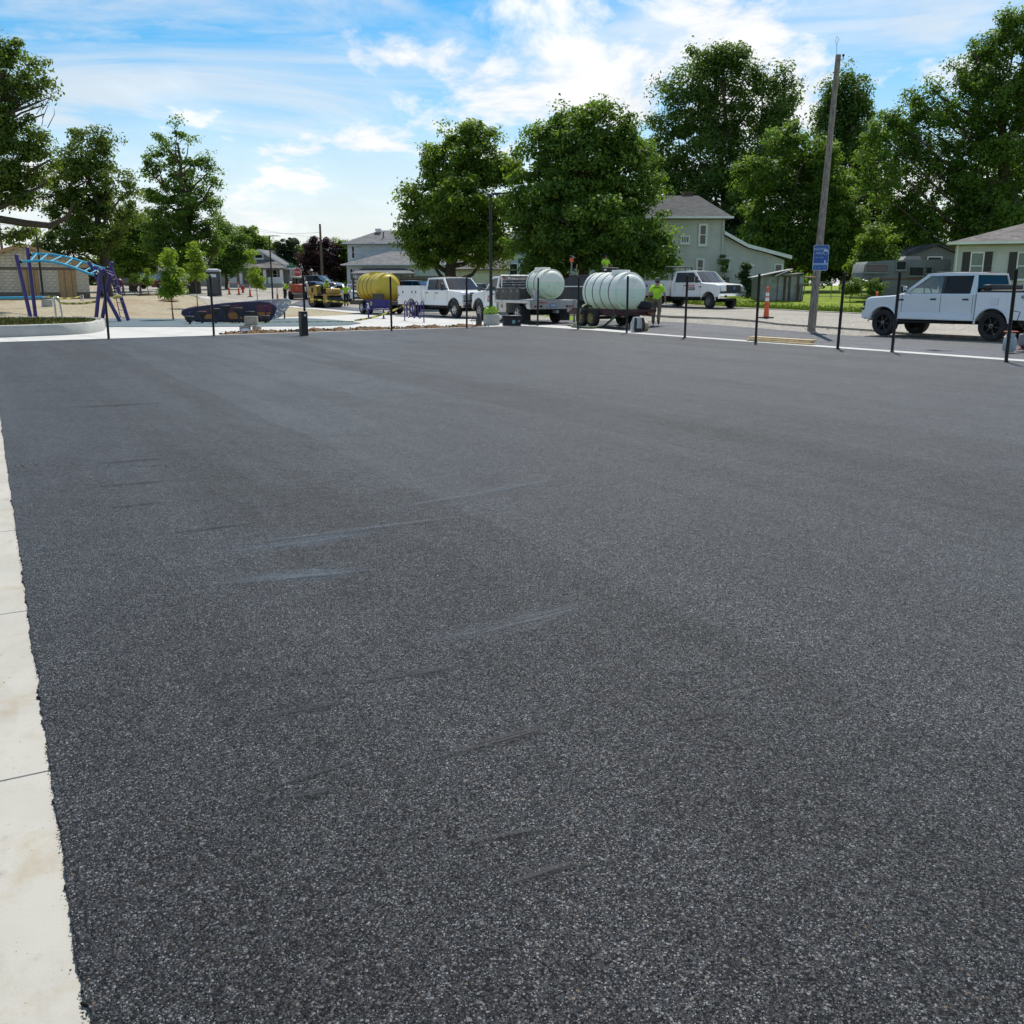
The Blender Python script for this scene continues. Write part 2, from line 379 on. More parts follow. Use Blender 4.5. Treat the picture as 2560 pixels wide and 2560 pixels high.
# scuffs and chalky smears on the fresh surface, each a film of its own
def m_scuff(name, c, a, grit_on=True):
    b = NB(name); gn = b.tc.outputs['Generated']
    p = b.nd('ShaderNodeVectorMath', {0: gn, 1: (.5, .5, 0)}, operation='SUBTRACT').outputs[0]
    p = b.nd('ShaderNodeVectorMath', {0: p, 1: (2, 2, 0)}, operation='MULTIPLY').outputs[0]
    w = b.nd('ShaderNodeTexNoise', {'Vector': p, 'Scale': 1.6, 'Detail': 3.0}).outputs['Color']
    w = b.nd('ShaderNodeVectorMath', {0: w, 1: (.5, .5, .5)}, operation='SUBTRACT').outputs[0]
    q = b.nd('ShaderNodeVectorMath', {0: b.nd('ShaderNodeVectorMath', {0: p, 1: w}, operation='ADD').outputs[0], 1: (1, 1, 0)}, operation='MULTIPLY').outputs[0]
    d = b.nd('ShaderNodeVectorMath', {0: q}, operation='LENGTH').outputs['Value']
    strk = b.noise(1.4, 6, .7, vec=b.mapping(scale=(.9, 3.2, 1), vec=p)); grit = b.noise(170, 2, .6)
    k = b.math('MULTIPLY', b.mapr(d, .86, .2), b.math('MULTIPLY', b.mapr(strk, .36, .62, 0, a), b.mapr(grit, .36 if grit_on is True else grit_on, .56 if grit_on is True else grit_on + .16)))
    mx = b.nd('ShaderNodeMixShader', {0: k, 1: b.nd('ShaderNodeBsdfTransparent').outputs[0], 2: b.bsdf(col=c, rough=.6, spec=.3).outputs[0]})
    return b.done(mx)
SC = {'b': m_scuff('blue_smear', (.11, .155, .21), .5), 'g': m_scuff('grey_smear', (.075, .09, .11), .7), 'd': m_scuff('dark_scuff', (.006, .007, .010), .9, .22)}
for i, (px0, py0, px1, py1, w, k) in enumerate(((480, 1395, 1040, 1315, .17, 'b'), (560, 1455, 980, 1420, .20, 'b'), (960, 1640, 1600, 1480, .15, 'g'), (130, 1022, 440, 1006, .16, 'd'), (200, 1222, 480, 1196, .08, 'd'), (260, 1274, 440, 1250, .07, 'd'),
      (600, 1806, 940, 1740, .05, 'd'), (1000, 1925, 1480, 1785, .05, 'd'), (1260, 2215, 1470, 2148, .032, 'd'), (690, 2005, 880, 1965, .04, 'd'), (830, 1720, 1250, 1650, .05, 'd'), (190, 1165, 470, 1140, .09, 'd'), (900, 1290, 1500, 1180, .12, 'g'), (640, 1985, 900, 1900, .022, 'd'), (1120, 2120, 1420, 2060, .016, 'd'), (1210, 2240, 1480, 2140, .014, 'd'), (430, 1385, 1300, 1275, .07, 'g'), (380, 1480, 1020, 1418, .08, 'g'), (330, 1345, 700, 1300, .05, 'd'))):
    p, q = gp(px0, py0), gp(px1, py1); L2 = (q - p).length / 2
    o = MB().add([(-L2, -w, 0), (L2, -w, 0), (L2, w, 0), (-L2, w, 0)], [(0, 1, 2, 3)]).build('scuff_mark', SC[k], court, smooth=0)
    o.location = ((p.x + q.x) / 2, (p.y + q.y) / 2, .0025 + .0004 * i); o.rotation_euler = (0, 0, math.atan2(q.y - p.y, q.x - p.x))
# loose aggregate along the ragged edge
mb = MB()
for i in range(2600):
    t = rr.uniform(-9, 3.2) if i % 3 else rr.uniform(-1.5, 2.2); p = E0 + dl * t + nl * rr.gauss(-.003, .006); s = rr.uniform(.002, .0046)
    q = [Vector((rr.gauss(0, 1), rr.gauss(0, 1), rr.gauss(0, .7))).normalized() * s for _ in range(5)]
    mb.add([p + w + Vector((0, 0, -.004)) for w in q], [(0, 1, 2), (0, 2, 3), (0, 3, 4), (1, 2, 4), (2, 3, 4), (0, 1, 4)])
for i in range(420):            # a few stones strewn on the concrete and the court
    t = rr.uniform(-9, 2.5); off = rr.uniform(.01, .3); p = E0 + dl * t + nl * off; s = rr.uniform(.0015, .0042)
    if rr.random() < .75: continue
    q = [Vector((rr.gauss(0, 1), rr.gauss(0, 1), abs(rr.gauss(0, .7)))).normalized() * s for _ in range(5)]
    mb.add([p + w + Vector((0, 0, -.0105)) for w in q], [(0, 1, 2), (0, 2, 3), (0, 3, 4), (1, 2, 4), (2, 3, 4), (0, 1, 4)])
o = mb.build('loose_aggregate', ASPH, court, smooth=0); o['kind'] = 'stuff'
mb = MB()
for i in range(260):            # crumbs of mix spilled towards the back left
    a = rr.random(); p = gp(rr.uniform(20, 420), rr.choice((rr.gauss(930, 18), rr.gauss(985, 14), rr.gauss(1165, 3)))); s = rr.uniform(.004, .012)
    q = [Vector((rr.gauss(0, 1), rr.gauss(0, 1), abs(rr.gauss(0, .8)))).normalized() * s for _ in range(5)]
    mb.add([Vector((p.x, p.y, .0)) + w for w in q], [(0, 1, 2), (0, 2, 3), (0, 3, 4), (1, 2, 4), (2, 3, 4), (0, 1, 4)])
o = mb.build('spilled_crumbs', mat('tar_black', (.012, .012, .013), .5), court, smooth=0); o['kind'] = 'stuff'
# concrete strip on the left of the court, slab by slab
strip = MB(); c4 = [E0 + dl * 7 + nl * -.05, E0 + dl * far_t + nl * -.05, E0 + dl * far_t + nl * 3.0, E0 + dl * 7 + nl * 3.0]
strip.add([(p.x, p.y, -.055) for p in c4], [(0, 1, 2, 3)])
strip = strip.build('walkway', mat('joint_dirt', (.14, .12, .095), .95), smooth=0); tag(strip, 'pale concrete walkway along the left edge of the asphalt', kind='structure')
jA = (gp(66, 1521) - E0).dot(dl); jB = (gp(126, 1917) - E0).dot(dl); SL = abs(jB - jA)
t = jB + SL * 3
while t > far_t:
    for (n0, n1) in ((-.03, 1.55), (1.556, 3.0)):
        t1 = max(t - SL + .007, far_t); a = E0 + dl * t; b_ = E0 + dl * t1
        q = [a + nl * n0, b_ + nl * n0, b_ + nl * n1, a + nl * n1]; mb = MB()
        ch = .002; ctr = sum(q, Vector()) / 4
        top = [p + (ctr - p).normalized() * ch * 1.2 for p in q]
        mb.add([(p.x, p.y, -.05) for p in q] + [(p.x, p.y, -.014) for p in q] + [(p.x, p.y, -.011) for p in top], [(0, 1, 5, 4), (1, 2, 6, 5), (2, 3, 7, 6), (3, 0, 4, 7), (4, 5, 9, 8), (5, 6, 10, 9), (6, 7, 11, 10), (7, 4, 8, 11), (8, 9, 10, 11)])
        mb.build('slab', CONC3, strip, smooth=0)
    t -= SL
# plaza behind the court
bd = (B0 - A0).normalized(); bn = Vector((-bd.y, bd.x, 0))
seed = drape('seeded_dirt', gxy((-400, 800), (250, 797), (640, 797), (712, 792), (850, 787.5), (909, 784), (790, 774), (709, 766), (640, 762), (585, 757), (520, 747), (455, 734), (330, 729), (-400, 729)), -.02, SEED, 3.0, 'straw coloured seeded bare dirt behind the playground')
pl = drape('plaza', [tuple(A0 + dl * -.0)[:2], tuple(B0 + bn * .0)[:2]] + gxy((1330, 811), (1290, 806), (1189, 798), (1062, 788.5), (980, 783.5), (914, 779.5), (854, 775), (783, 769), (721, 762.5), (640, 752), (560, 742), (500, 733.5), (455, 733), (520, 746), (590, 757), (640, 761.5), (709, 765.5), (790, 773.5), (909, 784.2), (850, 787.8), (711, 792.5), (520, 797), (-500, 799)) + [tuple(E0 + dl * far_t + nl * 22)[:2]], -.012, CONC, 4.0, 'pale concrete plaza between the court and the playground')
# expansion joints of the plaza as shallow dark strips
mb = MB()
jd = mat('joint_dark', (.20, .185, .16), .9)
for k in range(1, 9):
    p = A0 + bd * (k * 2.4 - 1.5); q = p + bn * 9
    for (u, w) in ((p + bn * .35, q),):
        d = (w - u).normalized(); s_ = Vector((-d.y, d.x, 0)) * .007
        mb.add([(x.x, x.y, hgt(x.x, x.y) - .008) for x in (u - s_, w - s_, w + s_, u + s_)], [(0, 1, 2, 3)])
mb.build('joint', jd, pl, smooth=0)
rub = drape('rubber_surface', gxy((-300, 797.5), (310, 796), (560, 797.5), (690, 796), (770, 795.5), (830, 799), (880, 803.5), (903, 808), (870, 812.5), (800, 815), (560, 816.5), (310, 817), (250, 817.5), (-300, 822)), .004, RUBBER, 4.0, 'blue rubber safety surface under the playground equipment')
# concrete edging of the court back and the right-hand band
mb = MB(); q = [A0, B0 + bd * .02, B0 + bd * .02 + bn * .22, A0 + bn * .22]
mb.loft([[(p.x, p.y, -.05) for p in q], [(p.x, p.y, .012) for p in q]]); tag(mb.build('kerb', CONC, smooth=0), 'thin pale concrete edging along the back of the court', kind='structure')
rd = Vector((25, -46.2, 0)).normalized(); rn = Vector((-rd.y, rd.x, 0))
band = MB(); k = 0; wd = lambda s: .48 + .75 * sm((9 - s) / 9)
s = 0.0
bandbase = drape('pavement', [tuple(B0)[:2], tuple(B0 + rd * 52)[:2], tuple(B0 + rd * 52 + rn * .45)[:2], tuple(B0 + rd * 9 + rn * .45)[:2], tuple(B0 + rn * 1.2 - rd * .5)[:2]], -.012, mat('joint_dirt', (.1, .1, .1)), 4, 'narrow white concrete band along the right edge of the court')
while s < 46:
    s1 = s + 1.85; q = [B0 + rd * s, B0 + rd * s1, B0 + rd * s1 + rn * wd(s1), B0 + rd * s + rn * wd(s)]; mb = MB()
    mb.loft([[(p.x, p.y, -.04 + hgt(p.x, p.y)) for p in q], [(p.x, p.y, .008 + hgt(p.x, p.y)) for p in q]]); mb.build('slab', CONC, bandbase, smooth=0); s = s1 + .008
# street
drape('road', stxy((-70, .3), (62, .3), (62, 4.6), (36, 4.4), (8, 4.6), (-9, 6.2), (-70, 6.6)), -.02, ASPH2, 3.0, 'new grey asphalt lane beside the court')
drape('gravel_shoulder', stxy((-70, 1.0), (70, .5), (70, 9.0), (-70, 9.2)), -.035, GRAV, 3.0, 'loose grey gravel shoulder beside the new lane')
mil = []
for k in range(0, 61): mil.append((-70 + k * 2.2, 8.4 + .28 * math.sin(k * 1.7) + .16 * math.sin(k * 4.3)))
drape('milled_road', stxy(*mil, (62, 5.2), (75, 5.2), (75, 17.2), (-70, 17.2)), .035, MILL, 2.5, 'pale milled street surface waiting for new asphalt', skirt=.09)
drape('cross_street', gxy((250, 737), (300, 727), (452, 722.5), (640, 722.5), (760, 724), (980, 733), (1120, 746), (1000, 757), (900, 757), (760, 748), (690, 744.5), (600, 736.5), (470, 734.5)), .0, MILL, 4.0, 'pale dusty cross street beyond the playground')
drape('road_bend', gxy((562, 737), (605, 736.5), (690, 744.5), (760, 748.5), (850, 753), (850, 767), (783, 769), (721, 762.5), (640, 752)), .012, ASPH2, 4.0, 'new asphalt curving round the seeded corner')
mb = MB()
for k in range(-34, 12):
    q = [st(k * 2, 17.25), st(k * 2 + 1.97, 17.25), st(k * 2 + 1.97, 17.6), st(k * 2, 17.6)]
    mb.loft([[p + Vector((0, 0, -.08)) for p in q], [p + Vector((0, 0, .07)) for p in q]])
tag(mb.build('kerb', CONC3, smooth=0), 'pale kerb between the milled street and the lawn', kind='structure')
drape('lawn', stxy((-70, 17.6), (26, 17.6), (26, 75), (-70, 75)), .03, LAWN, 3.0, 'bright green lawn in front of the houses on the right')
# scattered clods on the milled street edge
mb = MB()
for i in range(900):
    s_, n_ = rr.uniform(-40, 22), rr.gauss(8.1, .55); p = st(s_, n_, .0); q0 = rr.uniform(.012, .05)
    q = [Vector((rr.gauss(0, 1), rr.gauss(0, 1), abs(rr.gauss(0, .6)))).normalized() * q0 for _ in range(5)]
    mb.add([p + w for w in q], [(0, 1, 2), (0, 2, 3), (0, 3, 4), (1, 2, 4), (2, 3, 4), (0, 1, 4)])
tag(mb.build('gravel_stones', GRAV, smooth=0), 'loose stones strewn along the broken edge of the street', kind='stuff')
# heap of brown dirt along the back edge of the court
def dirt_bank():
    rows = []; L0 = (gp(578, 838.5) - A0).dot(bd); L1 = (B0 - A0).length - 1.6; m = 150
    for i in range(m + 1):
        s_ = L0 + (L1 - L0) * i / m; row = []
        w = 1.05 * (.65 + .35 * math.sin(i * .21) * math.sin(i * .077 + 1)) + .25
        for j in range(9):
            c = j / 8; p = A0 + bd * s_ + bn * (.2 + w * c)
            e = min(1, i / 6, (m - i) / 6)
            z = (math.sin(math.pi * c) ** .7) * (.09 + .05 * math.sin(i * .33 + 2 * math.sin(i * .11))) * e * rr.uniform(.5, 1.35)
            row.append((p.x + rr.gauss(0, .03), p.y + rr.gauss(0, .03), hgt(p.x, p.y) - .015 + z))
        rows.append(row)
    mb = MB().grid(rows)
    for i in range(420):
        s_ = rr.uniform(L0, L1); c = rr.random(); p = A0 + bd * s_ + bn * (.25 + .8 * c); r0 = rr.uniform(.015, .07)
        q = [Vector((rr.gauss(0, 1), rr.gauss(0, 1), rr.gauss(0, .8))).normalized() * r0 for _ in range(7)]
        pz = Vector((p.x, p.y, -.01 + .09 * math.sin(math.pi * c)))
        mb.add([pz + w for w in q], [(0, 1, 2), (0, 2, 3), (0, 3, 4), (1, 2, 4), (2, 3, 4), (0, 1, 4), (4, 5, 6), (0, 5, 6), (1, 5, 2), (3, 6, 2)])
    tag(mb.build('dirt', MULCH, smooth=60), 'low bank of loose brown dirt along the back of the court', kind='stuff')
dirt_bank()
# ------------------------------------------------------------ building materials and helpers
def m_siding(name, c, pitch=.12, dirt=.25):
    b = NB(name); z = b.nd('ShaderNodeSeparateXYZ', {0: b.tc.outputs['Object']}).outputs[2]
    f = b.nd('ShaderNodeMath', {0: b.math('MULTIPLY', z, 1 / pitch)}, operation='FRACT').outputs[0]
    base = b.mix(b.mapr(b.noise(.9, 5, .6), .3, .7), tuple(x * .9 for x in c), tuple(min(1, x * 1.05) for x in c))
    base = b.mix(b.mapr(b.noise(1.3, 6, .7, vec=b.mapping(scale=(1, 1, .25))), .5, .75, 0, dirt), base, tuple(x * .55 for x in c))
    return b.done(b.bsdf(col=base, rough=.6, spec=.3, normal=b.bump(b.math('SUBTRACT', 1.0, f), 1.0, .03)))
def m_shingle(name, c):
    b = NB(name); v = b.vor(1.0, vec=b.mapping(scale=(3.2, 3.2, 11))); r = b.nd('ShaderNodeSeparateColor', {0: v.outputs['Color']}).outputs
    base = b.mix(r[0], tuple(x * .66 for x in c), tuple(x * 1.28 for x in c))
    base = b.mix(b.mapr(b.noise(.5, 6, .65), .4, .7, 0, .4), base, tuple(x * .7 for x in c))
    return b.done(b.bsdf(col=base, rough=.92, spec=.2, normal=b.bump(b.math('ADD', v.outputs['Distance'], b.noise(60, 3)), .5, .02)))
def m_pane(name, c=(.015, .018, .02)):
    b = NB(name); return b.done(b.bsdf(col=b.mix(b.noise(1.2, 3), tuple(x * .6 for x in c), tuple(x * 1.5 for x in c)), rough=.06, spec=.6))
PANE = m_pane('window_glass'); WHITE = mat('white_trim', (.72, .73, .72), .5, var=.06); SHG = m_shingle('grey_shingle', (.155, .155, .16)); SHB = m_shingle('brown_shingle', (.15, .138, .13)); SHD = m_shingle('dark_shingle', (.072, .074, .074))
SIDG = m_siding('sage_siding', (.56, .56, .495), .14); SIDW = m_siding('white_siding', (.66, .69, .69), .2, .12); SIDB = m_siding('beige_siding', (.60, .595, .545), .12, .1); SIDBL = m_siding('blue_siding', (.24, .33, .42), .15); SIDT = m_siding('tan_siding', (.34, .32, .285), .18)
WOOD = mat('raw_wood', (.42, .27, .13), .75, var=.2, vs=6); DWOOD = mat('weathered_wood', (.10, .075, .055), .9, var=.3, vs=5); BRICKC = mat('brick_red', (.13, .085, .065), .9, var=.3, vs=8)
BLK = mat('black_paint', (.012, .012, .014), .42); GREYM = mat('grey_metal', (.30, .31, .32), .4, metal=.6)
def plane_map(anchor, rz):
    """pixel -> (u, z) on the vertical plane through anchor turned by rz"""
    d = Vector((math.cos(rz), math.sin(rz), 0)); n = Vector((-d.y, d.x, 0)); A = Vector((anchor[0], anchor[1], 0))
    def f(px, py):
        r = Vector(ray(px, py)); t = n.dot(A) / n.dot(Vector((r.x, r.y, 0))); p = Vector((r.x, r.y, 0)) * t
        return (p - A).dot(d), CAM_H + r.z * t
    return (lambda px, py=650: f(px, py)[0]), (lambda py, px: f(px, py)[1])
class Face:
    """maps (u, z, out) on a wall to the building's own axes"""
    def __init__(s, kind, c): s.k, s.c = kind, c
    def __call__(s, u, z, o):
        return {'f': (u, s.c - o, z), 'r': (s.c + o, u, z), 'l': (s.c - o, u, z)}[s.k]
    def box(s, mb, u0, u1, z0, z1, o0, o1):
        p = [s(u, z, o) for u in (u0, u1) for z in (z0, z1) for o in (o0, o1)]
        lo = [min(q[i] for q in p) for i in range(3)]; hi = [max(q[i] for q in p) for i in range(3)]
        return mb.box([(a + b) / 2 for a, b in zip(lo, hi)], [b - a for a, b in zip(lo, hi)])
def clapboard(parent, F, u0, u1, z0, z1, m, pitch=.13, edges=None):
    """lapped siding boards on one wall; edges(z) may narrow the run"""
    mb = MB(); z = z0
    while z < z1 - .02:
        a, b = (u0, u1) if edges is None else edges(z + pitch)
        zt = min(z + pitch + .01, z1)
        if b - a > .1:
            v = [F(u, q, o) for u in (a, b) for q, o in ((z, .0), (z, .034), (zt, .006), (zt, .0))]
            mb.add(v, [(0, 1, 2, 3), (7, 6, 5, 4), (1, 5, 6, 2), (0, 4, 5, 1), (2, 6, 7, 3)])
        z += pitch
    o = mb.build('siding', m, parent, smooth=0); o['kind'] = 'stuff'; return o
def window(parent, F, u0, u1, z0, z1, t=.1, rows=2, cols=1, trim=WHITE, pane=PANE, shutters=0, shm=BLK):
    mb = MB(); o = .10
    F.box(mb, u0 - t, u0, z0 - t, z1 + t, 0, o); F.box(mb, u1, u1 + t, z0 - t, z1 + t, 0, o); F.box(mb, u0, u1, z1, z1 + t, 0, o); F.box(mb, u0, u1, z0 - t, z0, 0, o)
    for k in range(1, rows): zz = z0 + (z1 - z0) * k / rows; F.box(mb, u0, u1, zz - .028, zz + .028, 0, .078)
    for k in range(1, cols): uu = u0 + (u1 - u0) * k / cols; F.box(mb, uu - .02, uu + .02, z0, z1, 0, .074)
    w = mb.build('window', trim, parent)
    for k in range(rows):
        a = z0 + (z1 - z0) * k / rows; b = z0 + (z1 - z0) * (k + 1) / rows
        F.box(MB(), u0, u1, a + .03, b - .03, .004, .045 + .012 * (k == rows - 1)).build('pane', pane, w)
    F.box(MB(), u0 - t - .04, u1 + t + .04, z0 - t - .05, z0 - t - .002, 0, .14).build('sill', trim, w)
    if shutters:
        for a, b in ((u0 - t - shutters, u0 - t - .01), (u1 + t + .01, u1 + t + shutters)): F.box(MB(), a, b, z0 - t, z1 + t, 0, .07).build('shutter', shm, w)
    return w
def hip(x0, x1, y0, y1, ze, zr, over=.35, hipx=(1, 1), th=.14, run=None):
    """hip or gable roof solid with its ridge along x"""
    x0 -= over; x1 += over; y0 -= over; y1 += over; ym = (y0 + y1) / 2; r = run or (y1 - y0) / 2
    a = x0 + (r if hipx[0] else 0); b = x1 - (r if hipx[1] else 0)
    if a > b: a = b = (a + b) / 2
    v = [(x0, y0, ze), (x1, y0, ze), (x1, y1, ze), (x0, y1, ze), (x0, y0, ze + th), (x1, y0, ze + th), (x1, y1, ze + th), (x0, y1, ze + th), (a, ym, zr), (b, ym, zr)]
    return MB().add(v, [(3, 2, 1, 0), (0, 1, 5, 4), (1, 2, 6, 5), (2, 3, 7, 6), (3, 0, 4, 7), (4, 5, 9, 8), (6, 7, 8, 9), (5, 6, 9), (7, 4, 8)])
def gutter(parent, x0, x1, y, z, m=WHITE): return MB().box(((x0 + x1) / 2, y, z), (x1 - x0, .1, .15)).build('gutter', m, parent)

# ------------------------------------------------------------ sage two-storey house with a lean-to
def sage_house():
    Y = 70.0; X = lambda px, py=640: P3(px, py, Y).x; Z = lambda py, px=1750: P3(px, py, Y).z
    x0, x1 = X(1560), X(1808); xl = X(1964); zb = .7; ze = Z(548)
    h = thing('sage_house', 'two-storey house with sage green siding and a sloping lean-to beside the big maple', 'house', ((x0 + x1) / 2, Y, 0))
    cx = (x0 + x1) / 2; a, b = x0 - cx, x1 - cx
    MB().box(((a + b) / 2, 3.5, (zb + ze) / 2), (b - a, 7, ze - zb)).build('wall', SIDG, h)
    l = xl - cx; pr = [(b, zb), (l, zb), (l, Z(650)), (X(1925) - cx, Z(635)), (X(1868) - cx, Z(620)), (b, Z(588))]
    MB().prism(pr, .25, 6.2, 'y').build('wall', SIDG, h, label='lower lean-to wall of the sage house')
    top = [(b - .02, Z(584)), (X(1838) - cx, Z(601)), (X(1868) - cx, Z(617)), (X(1925) - cx, Z(632)), (X(1979) - cx, Z(646))]
    rf = MB().prism(top + [(p[0], p[1] + .16) for p in reversed(top)], -.1, 6.5, 'y').build('lean_to_roof', SHD, h)
    MB().prism([(p[0], p[1] - .05) for p in top] + [(p[0], p[1] + .19) for p in reversed(top)], -.16, -.102, 'y').build('fascia', WHITE, rf)
    rf = hip(a, b, 0, 7, ze, P3(1740, 489, 73.5).z, .45, (1, 1), run=1.75).build('roof', SHD, h, smooth=0)
    gutter(rf, a - .5, b + .5, -.5, ze + .1)
    MB().box((X(1735) - cx, 3.9, Z(487)), (.75, .6, 1.0)).box((X(1735) - cx, 3.9, Z(487) + .5), (.85, .7, .1)).build('chimney', BRICKC, rf)
    F = Face('f', 0.0); clapboard(h, F, a, b, zb, ze, SIDG, .17)
    def lean_edge(z):
        e = l
        for (xa, za), (xb, zc) in zip(pr[2:-1], pr[3:]):
            if za <= z <= zc: e = xa + (xb - xa) * (z - za) / (zc - za)
        return (b, e if z <= pr[-1][1] else b)
    clapboard(h, Face('f', .25), b, l, zb, pr[-1][1], SIDG, .17, lean_edge)
    window(h, F, X(1748) - cx, X(1761) - cx, Z(610), Z(564), .13)
    window(h, F, X(1702) - cx, X(1719) - cx, Z(606), Z(592), .1, 1, 4)
    window(h, F, X(1745) - cx, X(1757) - cx, Z(690), Z(650), .13)
    F2 = Face('f', .25)
    window(h, F2, X(1815) - cx, X(1824) - cx, Z(673), Z(647), .09)
    window(h, F2, X(1942) - cx, X(1957) - cx, Z(680), Z(662), .08, 1)
    MB().tube([(b - .15, -.08, ze), (b - .15, -.08, zb)], .045, 6).build('downpipe', SIDG, h)
sage_house()
def tin_shed():
    Y = 63.0; X = lambda px: P3(px, 690, Y).x; Z = lambda py: P3(1930, py, Y).z
    cx = X(1955); h = thing('tin_shed', 'low sheet metal shed with sagging roof beside the sage house', 'shed', (cx, Y, 0)); g0 = .55
    tin = mat('pale_tin', (.25, .27, .28), .45, metal=.35, var=.2, vs=2, dirt=.4); rust = mat('rusty_tin', (.27, .25, .23), .5, metal=.3, dirt=.5)
    L = lambda px: X(px) - cx
    MB().prism([(L(1905), g0), (L(2012), g0), (L(2012), Z(690)), (L(1960), Z(680)), (L(1905), Z(691))], .2, 2.6, 'y').build('wall', tin, h)
    for (p0, z0, p1, z1, dy, m) in ((1878, 695, 1968, 676, -.5, tin), (1930, 692, 1974, 674, -.75, rust), (1955, 689, 2005, 684, -.35, rust)):
        MB().prism([(L(p0), Z(z0)), (L(p1), Z(z1)), (L(p1), Z(z1) + .05), (L(p0), Z(z0) + .05)], dy, dy + 1.6, 'y').build('roof_sheet', m, h)
    for k, (p0, p1) in enumerate(((1948, 1963), (1965, 1974), (1978, 1996), (1998, 2010))):
        MB().box(((L(p0) + L(p1)) / 2, .1 - .02 * k, (g0 + Z(692)) / 2), (L(p1) - L(p0), .04, Z(692) - g0), M=Matrix.Rotation(.03 * (k % 2), 3, 'Y')).build('door', tin, h)
    for px in (1964, 1976, 1997): MB().box((L(px), .02, (g0 + Z(690)) / 2), (.12, .1, Z(690) - g0)).build('post', DWOOD, h)
    for k in range(4): MB().tube([(L(1988 + 5 * k), -.5, g0), (L(1995 + 6 * k), -.1, g0 + 1.2)], .03, 5).build('leaning_pole', DWOOD, h)
tin_shed()
# ------------------------------------------------------------ ranch house at the right edge
def ranch_house():
    Y = 57.0; x0 = P3(2387, 640, Y).x; rz = R(-25); U, Zp = plane_map((x0, Y), rz); Z = lambda py: Zp(py, 2400)
    h = thing('ranch_house', 'single-storey cream house with black shutters behind the parked pickup', 'house', (x0, Y, 0), rz); W = 12.0; ze = Z(613); g0 = .3
    MB().box((W / 2, 3.6, (g0 + ze) / 2), (W, 7.2, ze - g0)).build('wall', SIDB, h)
    rf = hip(0, W, 0, 7.2, ze, ze + 1.35, .42, (1, 0)).build('roof', SHB, h, smooth=0); gutter(rf, -.45, W + .4, -.46, ze + .1)
    F = Face('f', 0.0); clapboard(h, F, 0, W, g0, ze, SIDB, .12); gl = m_pane('green_glass', (.07, .13, .12))
    for p0, p1 in ((2429, 2457), (2546, 2576)): window(h, F, U(p0), U(p1), Zp(697, p0), Zp(633, p0), .07, 2, pane=gl, shutters=.42)
    MB().tube([(.12, -.08, ze), (.12, -.08, g0)], .05, 6).build('downpipe', WHITE, h)
ranch_house()
def grey_garage():
    Y = 74.0; c = onY(2338, Y, 660); h = thing('grey_garage', 'small weathered gable shed behind the old camper', 'shed', (c.x, Y, 0)); ze = P3(2300, 640, Y).z; zr = P3(2335, 615, Y).z
    m = m_siding('grey_boards', (.17, .16, .145), .16)
    MB().prism([(-2.2, .8), (2.0, .8), (2.0, ze), (0, zr), (-2.2, ze)], 0, 4.5, 'y').build('wall', m, h)
    MB().prism([(-2.5, ze - .1), (0, zr + .05), (2.3, ze - .1), (2.3, ze + .02), (0, zr + .18), (-2.5, ze + .02)], -.2, 4.7, 'y').build('roof', SHD, h)
    F = Face('f', 0.0); window(h, F, -.6, .4, ze - .9, ze - .1, .07, 1)
grey_garage()
